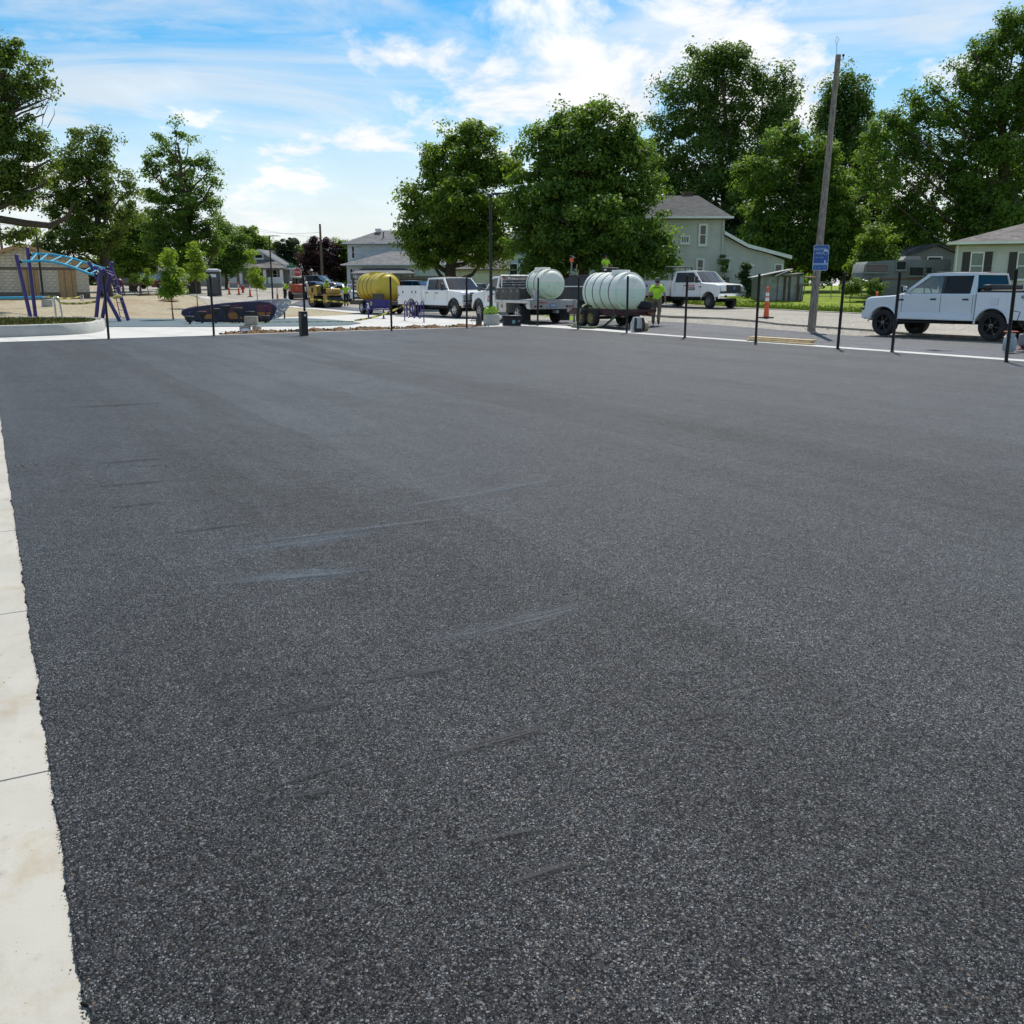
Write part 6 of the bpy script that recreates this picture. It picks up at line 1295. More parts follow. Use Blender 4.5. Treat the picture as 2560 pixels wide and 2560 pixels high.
    for r, nm, m_, off in ((1, 'shirt', LIME, .014), (2, 'trousers', trousers, .012)):
        bm = bmesh.new(); bm.from_mesh(fin); bm.faces.ensure_lookup_table(); bm.normal_update()
        bmesh.ops.delete(bm, geom=[f for f, q in zip(bm.faces[:], reg) if q != r], context='FACES')
        nr = {v: v.normal.copy() for v in bm.verts}
        for v in bm.verts: v.co += nr[v] * (off + .006 * math.sin(v.co.z * 60 + v.co.y * 30))
        c = bpy.data.meshes.new(nm); bm.to_mesh(c); bm.free(); c.materials.clear(); c.materials.append(m_); [setattr(p, 'material_index', 0) for p in c.polygons]; link(nm, c, ob)
    h = P_['skull']; ax = (P_['top'] - P_['jaw']).normalized(); fr = (P_['nose'] - P_['jaw']).normalized()
    M = Matrix.Translation(h) @ Vector((0, 0, 1)).rotation_difference(ax).to_matrix().to_4x4()
    mb = MB()
    mb.lathe([(.100, -.0), (.104, .03), (.098, .07), (.07, .105), (.001, .12)], 16)
    if hat == 'cap': mb.loft([[(.05, -.075, .012), (.05, .075, .012), (.05, .07, .022), (.05, -.07, .022)], [(.12, -.07, .006), (.12, .07, .006), (.12, .065, .014), (.12, -.065, .014)], [(.185, -.035, -.004), (.185, .035, -.004), (.185, .03, .002), (.185, -.03, .002)]])
    else: mb.lathe([(.13, -.005), (.135, .0), (.10, .012)], 16)
    cp = mb.build('cap' if hat == 'cap' else 'hard_hat', cap, ob); cp.matrix_local = M
    mb = MB(); mb.lathe([(.085, -.075), (.098, -.045), (.101, -.005)], 14, cap=False); hr = mb.build('hair', HAIR, ob); hr.matrix_local = M @ Matrix.Translation((-.012, 0, 0))
    mb = MB()
    for s_ in (1, -1): mb.ball((.086, s_ * .032, -.005), .011, 8, 6)
    mb.build('eyes', BLK, ob).matrix_local = M
    return ob
# walking away with a wire carrier in one hand and a bar in the other
wk = gp(1640, 812); fw = Vector((.3, 1, 0)); rz = heading(fw)
WALK = dict(kneeL=(.12, .11, .50), thighL=(.09, .105, .70), calfL=(.02, .112, .32), ankleL=(-.02, .115, .11), heelL=(-.06, .115, .07), toeL=(.14, .12, .03), kneeR=(-.03, -.11, .49), thighR=(.0, -.105, .70), ankleR=(-.24, -.115, .14), calfR=(-.14, -.112, .33), heelR=(-.29, -.115, .12), toeR=(-.10, -.12, .035),
            elbL=(-.06, .30, 1.15), wriL=(.04, .30, .90), elbR=(-.02, -.30, 1.14), wriR=(.10, -.31, .92))
w = person('worker in lime shirt and khaki trousers walking away beside the large white tank', (wk.x, wk.y, wk.z), rz, WALK, KHAKI, height=1.82)
mb = MB()
for k in range(7): mb.box((-.16 + .012 * (k % 2), .12 - .04 * k, 1.42 - .012 * abs(k - 3)), (.012, .03, .035))
mb.build('back_print', BLK, w)
cr = Matrix.Rotation(rz, 3, 'Z'); hL = wk + cr @ (Vector((.08, .30, .80)) * 1.02); hR = wk + cr @ (Vector((.14, -.31, .80)) * 1.02)
t = thing('wire_carrier', 'thin wire carrier hanging from the walking worker hand', 'carrier', (hL.x, hL.y, hL.z - .34)); mb = MB()
for k in range(4): mb.tube([(-.09 + .06 * k, 0, 0), (-.06 + .04 * k, 0, .3), (0, 0, .34)], .006, 4)
mb.tube([(-.1, 0, .02), (.1, 0, .02)], .008, 4).build('wire', STEEL, t)
t = thing('steel_bar', 'dark steel bar carried low by the walking worker', 'bar', (hR.x, hR.y, hR.z), rz); MB().box((0, .25, -.06), (.06, 1.15, .07), ch=.01).build('bar', STEEL, t); MB().box((0, -.34, -.06), (.09, .1, .11), ch=.02).build('end_block', TRIM, t)
# man bending over by the black lamp post in the distance
c = onY(713, 86, 744)
BEND = dict(spine=(.10, 0, 1.18), belly=(.04, 0, 1.07), chest=(.20, 0, 1.31), neck=(.30, 0, 1.42), jaw=(.37, 0, 1.45), skull=(.39, 0, 1.54), top=(.38, 0, 1.615), nose=(.47, 0, 1.47), earL=(.38, .088, 1.51), earR=(.38, -.088, 1.51), shoL=(.20, .185, 1.36), shoR=(.20, -.185, 1.36), elbL=(.20, .25, 1.08), elbR=(.22, -.25, 1.08), wriL=(.34, .18, .92), wriR=(.34, -.2, .92))
person('worker in lime shirt looking down beside the slim street lamp', c, R(-25), BEND, NAVY, cap=NAVY, height=1.75)
# man standing in front of the white sedan, hands on hips
c = onY(866, 75, 762)
HIPS = dict(elbL=(-.08, .40, 1.16), wriL=(.05, .22, 1.03), elbR=(-.08, -.40, 1.16), wriR=(.05, -.22, 1.03))
person('worker in lime shirt standing hands on hips before the white sedan', c, R(-95), HIPS, NAVY, boots=NAVY, cap=NAVY, height=1.74, hand_dir={'L': (.6, -.5, -.4), 'R': (.6, .5, -.4)})
# roller driver
SIT = dict(pelvis=(0, 0, .58), belly=(.02, 0, .70), spine=(.05, 0, .82), chest=(.11, 0, .97), neck=(.17, 0, 1.10), jaw=(.23, 0, 1.15), skull=(.22, 0, 1.24), top=(.20, 0, 1.315), nose=(.315, 0, 1.19), earL=(.22, .088, 1.22), earR=(.22, -.088, 1.22), hipL=(.05, .10, .55), hipR=(.05, -.10, .55), thighL=(.25, .12, .56), thighR=(.25, -.12, .56), kneeL=(.45, .13, .54), kneeR=(.45, -.13, .54), calfL=(.47, .13, .36), calfR=(.47, -.13, .36),
           ankleL=(.46, .13, .10), ankleR=(.46, -.13, .10), heelL=(.42, .13, .045), heelR=(.42, -.13, .045), toeL=(.63, .14, .04), toeR=(.63, -.14, .04), shoL=(.10, .185, 1.02), shoR=(.10, -.185, 1.02), elbL=(.22, .26, .78), elbR=(.22, -.26, .78), wriL=(.44, .16, .82), wriR=(.44, -.16, .82))
q = ROLC + Matrix.Rotation(R(-38), 3, 'Z') @ Vector((-.02, 0, 0))
person('worker in lime shirt and lime hard hat driving the road roller', (q.x, q.y, q.z + .68), R(-38), SIT, NAVY, cap=LIME, hat='hard')
# man up on the paver
q = HOPC + Matrix.Rotation(R(-25), 3, 'Z') @ Vector((.30, 1.7, 0))
person('worker in lime shirt standing on the platform behind the paver hopper', (q.x, q.y, q.z + 1.41), R(-60), dict(elbL=(.08, .27, 1.16), wriL=(.32, .2, 1.15), elbR=(.05, -.28, 1.16), wriR=(.28, -.2, 1.12)), NAVY, cap=NAVY)
# ------------------------------------------------------------ fence posts round the court
POSTM = mat('post_black', (.010, .010, .011), .5, var=.2)
PURP = mat('purple_coat', (.045, .024, .15), .4, var=.08); CYAN = mat('cyan_coat', (.04, .34, .52), .38, var=.08)
post_me = MB().lathe([(.037, -.1), (.037, 1.88), (.040, 1.885), (.040, 1.90), (.02, 1.93), (.001, 1.935)], 14).mesh('post', POSTM)
collar_me = MB().lathe([(.036, .0), (.052, .002), (.052, .02), (.037, .03)], 14).mesh('collar', POSTM)
POSTS = [((272, 848), 'black fence post in front of the curved planter end'), ((535, 840), 'black fence post in front of the dark climbing hull'), ((764, 838), 'black fence post rising from the square black box'), ((979, 827), 'black fence post left of the purple bike rack'), ((1167, 820.5), 'black fence post in front of the crew cab service truck'),
         ((1344, 815), 'black fence post in front of the flatbed truck bed'), ((1445, 823), 'black fence post between the flatbed truck and the large white tank'), ((1567, 832), 'black fence post in front of the large white tank'), ((1712, 844), 'black fence post in front of the white service truck door'), ((1889, 856), 'black fence post beside the stacked boards'),
         ((2094, 872), 'black fence post just right of the utility pole'), ((2230, 880), 'black fence post in front of the white pickup front door'), ((2515, 905), 'black fence post at the right edge by the gas cylinder')]
for (px, py), lab in POSTS:
    p = gp(px, py); t = thing('fence_post', lab, 'fence post', (p.x, p.y, hgt(p.x, p.y)), rr.uniform(0, 6), 'black fence posts around the court'); link('pole', post_me, t); link('collar', collar_me, t)
    t.rotation_euler = (rr.gauss(0, .006), rr.gauss(0, .006), 0)
p = gp(764, 838.5) + Vector((-.02, -.16, 0)); t = thing('utility_box', 'square black bollard box with small white label at the court edge', 'bollard', (p.x, p.y, 0), R(37))
MB().box((0, 0, .37), (.225, .225, .76), ch=.008).build('cover', POSTM, t); MB().box((0, 0, .765), (.24, .24, .03), ch=.008).build('cap', POSTM, t); MB().box((.02, -.1135, .66), (.07, .002, .06)).build('label', WHITE, t)
# ------------------------------------------------------------ street lamps
def street_lamp(label, base, H, arm, flange=True, rz=0.0):
    t = thing('street_lamp', label, 'street lamp', base, rz, 'black street lamps'); MB().lathe([(.075, 0), (.062, H * .5), (.055, H)], 12).build('pole', POSTM, t)
    MB().lathe([(.19, 0), (.19, .05), (.15, .12), (.085, .16)], 16).build('base_cover', POSTM, t)
    a = MB().tube([(0, 0, H - .18), (.10, 0, H - .04), (.22, 0, H + .0)], .03, 6).build('arm', POSTM, t)
    MB().loft([[(x, y, z) for y, z in ((-w, 0), (w, 0), (w * .8, h), (-w * .8, h))] for x, w, h in ((.14, .05, .05), (.3, .11, .06), (.66, .12, .045), (arm, .06, .02))]).build('luminaire', POSTM, t).location = (0, 0, H - .02)
    MB().lathe([(.03, 0), (.03, .08), (.001, .09)], 8, c=(.06, 0, H)).build('photocell', POSTM, t)
    return t
def lamp_base(label, c, r, h, m=CONC2):
    t = thing('lamp_footing', label, 'footing', c, 0, 'round concrete lamp footings'); MB().lathe([(r, -.1), (r, h - .03), (r - .025, h), (.001, h)], 30).build('drum', m, t); return t
c = gp(1229, 812); lamp_base('round grey concrete footing under the tall lamp post beside the black cooler', c, .34, .44)
street_lamp('tall black street lamp in front of the big maple', c + Vector((-.02, 0, .44)), 4.85, .82)
c = onY(682, 80, 747); street_lamp('slim black street lamp in front of the bungalow', c, 5.35, .95)
c = onY(114, 60, 758); lamp_base('round grey concrete footing in front of the block building', c + Vector((.1, 0, 0)), .32, .42); street_lamp('black lamp post in front of the block building', c + Vector((-.1, 0, .42)), 4.4, .7, rz=math.pi)
# hi-vis vest thrown round the lamp foot
c = gp(1229, 812); t = thing('safety_vest', 'crumpled lime safety vest draped round the lamp post foot', 'vest', c + Vector((-.02, 0, .44)))
rows = []
for j in range(10):
    f = j / 9; row = []
    for k in range(37):
        a = R(-20 + 260 * k / 36); r0 = .11 + .16 * math.sin(f * math.pi * .62) + .035 * math.sin(k * 1.3 + j) + .02 * math.sin(k * 3.1); z = .32 * (1 - f ** 1.2) + .04 * math.sin(k * .9 + 2 * j) * (j < 8); row.append((r0 * math.cos(a) * 1.05, -r0 * math.sin(a) * .9 + .05, max(.005, z)))
    rows.append(row)
MB().grid(rows).build('cloth', mat('vest_lime', (.30, .45, .05), .7, var=.15, vs=8), t, smooth=70)
# ------------------------------------------------------------ things standing at the corner of the court
p = gp(1279, 815); t = thing('cooler', 'black hard-sided cooler standing by the lamp footing', 'cooler', (p.x, p.y + .1, p.z), R(8)); CB = mat('cooler_black', (.018, .018, .022), .5)
MB().loft([[(-.38 * s, -.2 * s, z), (.38 * s, -.2 * s, z), (.38 * s, .2 * s, z), (-.38 * s, .2 * s, z)] for s, z in ((.94, 0), (1, .35))]).build('body', CB, t); MB().box((0, 0, .39), (.80, .43, .08), ch=.025).build('lid', CB, t)
for s in (1, -1): MB().box((s * .22, -.215, .34), (.06, .02, .12), ch=.01).build('latch', TRIM, t); MB().tube([(s * .39, -.1, .3), (s * .44, -.08, .2), (s * .44, .08, .2), (s * .39, .1, .3)], .014, 5).build('handle', TRIM, t)
MB().box((.06, -.196, .17), (.12, .004, .13)).build('sticker', mat('teal_sticker', (.25, .42, .42), .5), t); MB().box((.27, -.198, .2), (.035, .004, .05)).build('sticker', WHITE, t)
p = gp(1197, 815); t = thing('sprayer', 'dark hand pump sprayer standing in the dirt by the lamp footing', 'sprayer', (p.x, p.y + .15, p.z)); MB().lathe([(.11, 0), (.125, .05), (.125, .3), (.07, .42), (.04, .46), (.04, .5), (.001, .51)], 16).build('tank', mat('sprayer_brown', (.06, .045, .04), .5, var=.3), t); MB().tube([(0, 0, .5), (0, 0, .6)], .012, 6).tube([(-.08, 0, .6), (.08, 0, .6)], .016, 6).build('pump_handle', TRIM, t)
MB().tube([(.0, -.1, .3), (-.22, -.1, .42), (-.30, -.05, .2), (-.25, 0, .03), (-.7, .05, .02)], .012, 6).build('hose', TRIM, t)
p = gp(1594, 831); t = thing('backpack_blower', 'black and white backpack blower standing behind the court edge', 'blower', (p.x, p.y + .1, p.z), R(15)); WP = mat('worn_white', (.55, .55, .53), .5, dirt=.3)
MB().loft([[(-.20 * s, y, 0), (.20 * s, y, 0), (.22 * s, y, .3), (.12 * s, y, .52), (-.12 * s, y, .52), (-.22 * s, y, .3)] for s, y in ((.8, -.12), (1, -.05), (1, .12), (.8, .18))]).build('housing', WP, t)
for s in (1, -1): MB().tube([(s * .13, -.14, .5), (s * .15, -.20, .36), (s * .16, -.19, .15), (s * .14, -.13, .04)], [.035, .05, .05, .03], 8).build('shoulder_strap', TRIM, t)
MB().lathe([(.001, -.1), (.17, -.1), (.19, 0), (.17, .08), (.001, .08)], 18, c=(.30, .05, .2), ax='x').build('fan_cover', mat('tan_cover', (.40, .30, .18), .7), t); MB().box((0, -.135, .08), (.2, .02, .12), ch=.02).build('back_pad', TRIM, t)
# green suction hose round the trailer
HOSE = mat('green_hose', (.065, .10, .045), .55, var=.2); P = lambda px, py, Y: P3(px, py, Y)
pts = [P(1478, 766, 38.2), P(1462, 763, 37.7), P(1452, 775, 37.2), gp(1444, 808, .05), gp(1430, 817.5, .05), gp(1445, 820.5, .05), gp(1478, 822.5, .05), gp(1505, 820, .05), P(1522, 805, 36.6), P(1542, 787, 36.4)]
sp = []
for i in range(len(pts) - 1):
    a, b, c_, d = pts[max(i - 1, 0)], pts[i], pts[i + 1], pts[min(i + 2, len(pts) - 1)]
    for k in range(6): u = k / 6; sp.append(.5 * ((2 * b) + (c_ - a) * u + (2 * a - 5 * b + 4 * c_ - d) * u * u + (3 * b - a - 3 * c_ + d) * u ** 3))
sp.append(pts[-1]); t = thing('suction_hose', 'thick green hose looping from the large white tank to the ground', 'hose', (0, 0, 0)); MB().tube(sp, .045, 8).build('hose', HOSE, t); MB().tube([pts[-1], pts[-1] + Vector((.25, 0, .17))], .06, 8).build('nozzle', TRIM, t)
# ------------------------------------------------------------ boards on the concrete band
a, b = gp(1876, 853), gp(2042, 864); d = (b - a); L = d.length; an = heading(d); m_ = mat('new_pine', (.56, .43, .25), .7, var=.15, vs=6)
labs = ['bottom pine board of the small stack on the concrete band', 'middle pine board of the small stack on the concrete band', 'top pine board of the small stack on the concrete band']
for k in range(3):
    c = (a + b) / 2 + Vector((.04 * k - .05, .05 * k + .12, 0)); t = tag(MB().box((0, 0, 0), (L - .22 * (k == 1) - .1 * (k == 2), .19, .04), ch=.004).build('board', m_), labs[k], 'board', 'pine boards on the concrete band'); t.location = (c.x, c.y, hgt(c.x, c.y) + .032 + .043 * k); t.rotation_euler = (0, 0, an + (-.02, .03, .008)[k])
# ------------------------------------------------------------ gas cylinder and hand cart
p = gp(2522, 880); t = thing('gas_cylinder', 'pale propane cylinder standing behind the rightmost fence post', 'gas cylinder', (p.x, p.y, p.z)); GY = mat('cylinder_grey', (.36, .42, .45), .45, var=.2, vs=5, dirt=.45, dirtcol=(.2, .19, .17))
MB().lathe([(.11, 0), (.11, .03), (.14, .035), (.155, .08), (.155, .27), (.13, .34), (.05, .37), (.001, .37)], 24).build('tank', GY, t); MB().lathe([(.10, .36), (.10, .46), (.095, .46), (.095, .36)], 18, cap=False).build('collar', GY, t); MB().lathe([(.02, .37), (.02, .43), (.035, .44), (.035, .46), (.001, .46)], 10).build('valve', CHR, t)
MB().box((0, -.002, .49), (.30, .16, .03), ch=.01).build('burner_shelf', mat('cart_orange', (.50, .13, .05), .5), t); MB().box((0, 0, .425), (.22, .14, .02), ch=.008).build('shelf_strap', MATS['cart_orange'], t)
p = gp(2552, 878); t = thing('hand_cart', 'red hand cart with black tyres beside the gas cylinder', 'hand cart', (p.x + .16, p.y, p.z), R(-20)); RC = mat('cart_red', (.34, .03, .05), .45)
for s in (1, -1):
    wheel(t, 0, s * .24, .135, .08, 'steel'); MB().tube([(.05, s * .17, .1), (.12, s * .17, .9), (.2, s * .16, 1.02)], .016, 6).build('upright', RC, t)
MB().tube([(.2, .16, 1.02), (.26, .1, 1.06), (.26, -.1, 1.06), (.2, -.16, 1.02)], .016, 6).build('handle', TRIM, t); MB().box((-.1, 0, .05), (.3, .34, .02)).build('toe_plate', RC, t); MB().tube([(0, -.24, .135), (0, .24, .135)], .012, 6).build('axle', STEEL, t); MB().box((-.14, .06, .27), (.14, .16, .3), ch=.02).build('battery_box', mat('box_grey', (.25, .25, .26), .6), t)
MB().tube([(-.1, .1, .5), (-.3, .05, .75), (-.26, 0, .95), (-.42, 0, .98)], .012, 6).build('torch_hose', TRIM, t)
# ------------------------------------------------------------ utility pole with the blue sign
b = gp(2028, 825); Y = b.y; top = P3(2096, 137, Y); PW = m_bark('pole_wood', (.29, .25, .21)); t = thing('utility_pole', 'weathered bare wooden utility pole with a blue sign', 'utility pole', b); d = top - b
MB().tube([(0, 0, -.2), d * .3, d * .65, d], [.148, .13, .105, .088], 16).build('shaft', PW, t)
MB().tube([d + Vector((.09, 0, -.15)), d + Vector((.17, 0, -.15)), d + Vector((.17, 0, -.05))], .02, 6).build('insulator_pin', STEEL, t); MB().lathe([(.03, 0), (.045, .03), (.03, .07), (.001, .08)], 10, c=d + Vector((.17, 0, -.05))).build('insulator', BLK, t)
MB().tube([d + Vector((-.06, 0, 0)), d + Vector((-.08, 0, .3)), d + Vector((-.02, 0, .5)), d + Vector((-.09, 0, .58)), d + Vector((-.13, 0, .45)), d + Vector((-.09, 0, .3))], .008, 5).build('wire_loop', STEEL, t)
z = P3(2020, 694, Y).z - b.z; MB().tube([(.0, -.1, z + .02), (-.40, -.15, z + .03)], [.035, .03], 6).build('stub_arm', WOOD, t)
c = P3(2052, 644.5, Y - .16); f = (c.z - b.z) / d.z
s_ = thing('blue_sign', 'blue rectangular sign with white print on the utility pole', 'sign', c, R(-6)); w, h = .53, .87; BL = mat('sign_blue', (.012, .075, .30), .35, var=.06); WB = mat('sign_pale', (.42, .56, .68), .4, var=.06)
def rrect(w, h, r): return [(sx * (w / 2 - r) + r * math.cos(a), sz * (h / 2 - r) + r * math.sin(a)) for sx, sz, a0 in ((1, 1, 0), (-1, 1, 90), (-1, -1, 180), (1, -1, 270)) for a in [R(a0 + 22.5 * k) for k in range(5)]]
MB().prism(rrect(w, h, .05), -.004, .008, 'y').build('border', WB, s_); MB().prism([(x, z_ + .115) for x, z_ in rrect(w - .035, h - .26, .04)], -.009, -.005, 'y').build('panel', BL, s_); MB().prism([(x, z_ - .335) for x, z_ in rrect(w - .035, .16, .04)], -.009, -.005, 'y').build('panel', BL, s_)
text('lettering', 'ADOPT', .125, WB, s_, (-.06, -.011, .29), (math.pi / 2, 0, 0)); text('lettering', 'AREA', .115, WB, s_, (-.06, -.011, .155), (math.pi / 2, 0, 0)); mb = MB()
for x, w_ in ((-.15, .11), (.02, .15)): mb.box((x, -.011, .01), (w_, .003, .05))
for x, w_ in ((-.17, .08), (-.03, .12), (.13, .14)): mb.box((x, -.011, -.335), (w_, .003, .05))
mb.build('small_print', mat('faded_print', (.08, .22, .45), .5), s_)
MB().tube([(.155 + .075 * math.cos(a), -.011, .20 + .10 * math.sin(a)) for a in [2 * math.pi * k / 24 for k in range(24)]], .007, 5, closed=True).build('emblem_ring', WB, s_); MB().prism([(.155 + .066 * math.cos(a), .21 + .085 * math.sin(a)) for a in [math.pi * k / 10 for k in range(11)]], -.0115, -.009, 'y').build('emblem_arc', WB, s_); MB().prism([(.15 + .03 * math.sin(a), -.13 + .055 * math.cos(a)) for a in [2 * math.pi * k / 12 for k in range(12)]], -.0115, -.009, 'y').build('drop_mark', mat('drop_blue', (.3, .55, .85), .4), s_)
mb = MB().box((0, -.010, -.235), (w - .04, .002, .022)); mb.build('print_line', mat('faded_print', (.1, .2, .4)), s_)
# ------------------------------------------------------------ traffic channelizers
ORG = mat('cone_orange', (.72, .11, .025), .5, var=.1); WREF = mat('cone_white', (.75, .75, .72), .4); BRB = mat('rubber_black', (.02, .02, .02), .9)
cone_src = None
def channelizer(c, label, sc=1.0):
    global cone_src
    if cone_src is None:
        t = thing('traffic_cone', label, 'traffic cone', c, .4, 'orange and white traffic cones'); MB().box((0, 0, .025), (.42, .42, .05), ch=.02).build('base', BRB, t)
        rad = lambda z: .105 - .055 * z; mb = MB().lathe([(rad(.05), .05), (rad(1.0), 1.0), (.035, 1.02), (.035, 1.06), (.05, 1.07), (.05, 1.12), (.03, 1.14), (.001, 1.14)], 16); body = mb.build('cone_body', ORG, t)
        for z0 in (.62, .80): MB().lathe([(rad(z0) + .003, z0), (rad(z0 + .12) + .003, z0 + .12)], 16, cap=False).build('reflective_band', WREF, body)
        cone_src = t
    else: t = copy_tree(cone_src); t.location = c; t['label'] = label; t.rotation_euler = (0, 0, rr.uniform(0, 3))
    t.scale = (sc,) * 3; return t
p = onY(1915, 41.5, 797); channelizer(p + Vector((0, 0, .035)), 'orange traffic cone standing alone left of the utility pole', 1.16)
for px, Y, lab in ((573, 91, 'leftmost of the three cones in front of the bungalow wing'), (597, 91, 'middle of the three cones in front of the bungalow wing'), (625, 88, 'cone in front of the bungalow porch, right of the red hydrant'), (693, 84, 'cone just right of the slim street lamp'), (2193, 40, 'cone almost hidden behind the white pickup hood')): channelizer(onY(px, Y, 730) + Vector((0, 0, .035 if px > 2000 else .01)), 'orange and white ' + lab)
# ------------------------------------------------------------ portable toilet
c = onY(538, 86, 745); t = thing('portable_toilet', 'dark grey portable toilet with pale roof at the edge of the dirt', 'portable toilet', c, R(12)); PG = mat('toilet_grey', (.055, .06, .065), .6, var=.12); PGL = mat('toilet_roof', (.38, .40, .41), .55)
MB().box((0, 0, 1.08), (1.12, 1.15, 2.0), ch=.04).build('cabin', PG, t); MB().loft([[(-.6 * s, -.62 * s, z), (.6 * s, -.62 * s, z), (.6 * s, .62 * s, z), (-.6 * s, .62 * s, z)] for s, z in ((1, 2.06), (1.02, 2.12), (.9, 2.24), (.55, 2.31))]).build('roof', PGL, t); MB().box((0, 0, .05), (1.2, 1.2, .1), ch=.02).build('skid', PG, t)
d = MB().box((.02, -.585, 1.02), (.74, .03, 1.8), ch=.02).build('door', mat('toilet_door', (.075, .08, .085), .6), t); MB().box((.3, -.61, 1.0), (.06, .03, .12), ch=.01).build('handle', TRIM, d); MB().box((.0, -.605, 1.72), (.5, .008, .26)).build('notice', mat('notice_white', (.62, .68, .72), .5), d)
for s in (1, -1): MB().box((s * .54, -.585, 1.08), (.09, .05, 1.95), ch=.02).build('corner_post', PG, t)
# ------------------------------------------------------------ hydrant, stop sign, barricade
c = onY(607, 98, 722); t = thing('fire_hydrant', 'red fire hydrant in front of the bungalow', 'hydrant', c, 0); HR = mat('hydrant_red', (.45, .02, .02), .5)
MB().lathe([(.17, 0), (.17, .05), (.11, .07), (.11, .55), (.15, .57), (.15, .62), (.11, .72), (.04, .78), (.04, .84), (.001, .85)], 16).build('barrel', HR, t)
for s in (1, -1): MB().lathe([(.07, 0), (.07, s * .2), (.001, s * .22)], 10, c=(0, 0, .45), ax='x').build('nozzle', HR, t)
c = onY(746, 93, 730); t = thing('stop_sign', 'red octagonal stop sign behind the skid steer', 'sign', c, 0); zc = P3(746, 681, 93).z - c.z
MB().tube([(0, .03, 0), (0, .03, zc + .3)], .03, 6).build('post', STEEL, t); MB().prism([(.42 * math.cos(R(22.5 + 45 * k)), zc + .42 * math.sin(R(22.5 + 45 * k))) for k in range(8)], -.006, .006, 'y').build('rim', WHITE, t); f_ = MB().prism([(.39 * math.cos(R(22.5 + 45 * k)), zc + .39 * math.sin(R(22.5 + 45 * k))) for k in range(8)], -.012, -.007, 'y').build('face', mat('stop_red', (.38, .025, .025), .4), t); text('lettering', 'STOP', .27, WHITE, t, (0, -.015, zc), (math.pi / 2, 0, 0))
c = onY(731, 95, 730); t = thing('street_name_sign', 'green street name blade above a sign post near the bungalow', 'sign', c, 0); zc = P3(731, 669, 95).z - c.z
MB().tube([(0, 0, 0), (0, 0, zc)], .03, 6).build('post', STEEL, t); MB().box((0, 0, zc + .1), (.9, .02, .22), rz=.5).build('blade', mat('sign_green', (.01, .14, .07), .4), t); MB().box((0, 0, zc + .33), (.9, .02, .2), rz=-.9).build('blade', MATS['sign_green'], t); MB().prism(rrect(.3, .75, .05), -.03, -.02, 'y').build('plate', GREYM, t).location = (0, 0, zc - .6)
c = onY(330, 84, 728); t = thing('barricade', 'grey wooden sawhorse barricade on the dirt at far left', 'barricade', c, .2)
for x in (-.7, .7):
    for s in (1, -1): MB().box((x, s * .25, .5), (.09, .05, 1.1), M=Matrix.Rotation(s * .35, 3, 'X')).build('leg', DWOOD, t)
MB().box((0, 0, .98), (1.9, .1, .14)).build('beam', DWOOD, t); MB().tube([(-1.9, 0, .05), (-.6, 0, .95)], .05, 5).build('brace', DWOOD, t)
# ------------------------------------------------------------ bike rack and bench
a, b = gp(1012, 802), gp(1060, 806); d = b - a; L = d.length; t = thing('bike_rack', 'purple serpentine bike rack on the plaza', 'bike rack', a, heading(d)); n = 7; pts = [(0, 0, 0)]; w = L / n; ht = .92; lo = .17; r0 = w / 2
for k in range(n):
    x = w * (k + .5); up = k % 2 == 0
    for j in range(9): q = math.pi * j / 8; pts.append((x - r0 * math.cos(q), 0, (ht - r0 + r0 * math.sin(q)) if up else (lo + r0 - r0 * math.sin(q))))
pts.append((L, 0, 0)); MB().tube(pts, .027, 8).build('tube', PURP, t)
for x in (0, L): MB().lathe([(.08, 0), (.08, .012), (.03, .015)], 12, c=(x, 0, 0)).build('foot_plate', PURP, t)
a, b = gp(925, 795), gp(952, 797.5); c = (a + b) / 2; t = thing('bench', 'purple metal bench behind the caution tape', 'bench', (c.x, c.y + .3, c.z), R(-24)); bw = 1.55
for s in (-1, 1): MB().box((s * .45, .0, .21), (.06, .06, .44)).build('leg', PURP, t); MB().tube([(s * .45, .16, .44), (s * .45, .24, .60), (s * .45, .30, .9)], .025, 6).build('back_support', PURP, t); MB().box((s * .45, 0, .01), (.16, .16, .02)).build('foot_plate', PURP, t)
for k in range(5): MB().box((0, -.2 + .1 * k, .45 + .006 * abs(k - 2)), (bw, .085, .03), ch=.01).build('seat_slat', PURP, t)
MB().loft([[(x, y, z) for y, z in ((.225, .53), (.315, .93), (.335, .93), (.245, .53))] for x in (-bw / 2, bw / 2)]).build('backrest', PURP, t)
MB().box((-.42, .245, .74), (.10, .01, .2), M=Matrix.Rotation(-.2, 3, 'X')).build('notice', mat('warning_yellow', (.55, .40, .1), .5), t)
p = Vector((c.x, c.y + .3, c.z)) + Matrix.Rotation(R(-24), 3, 'Z') @ Vector((-.42, -.05, .475)); t = thing('spray_bottle', 'small white spray bottle on the purple bench seat', 'bottle', p); MB().lathe([(.05, 0), (.05, .15), (.02, .2), (.02, .24), (.001, .24)], 12).build('bottle', WHITE, t); MB().box((-.03, 0, .26), (.11, .03, .05), ch=.01).build('trigger', WHITE, t)
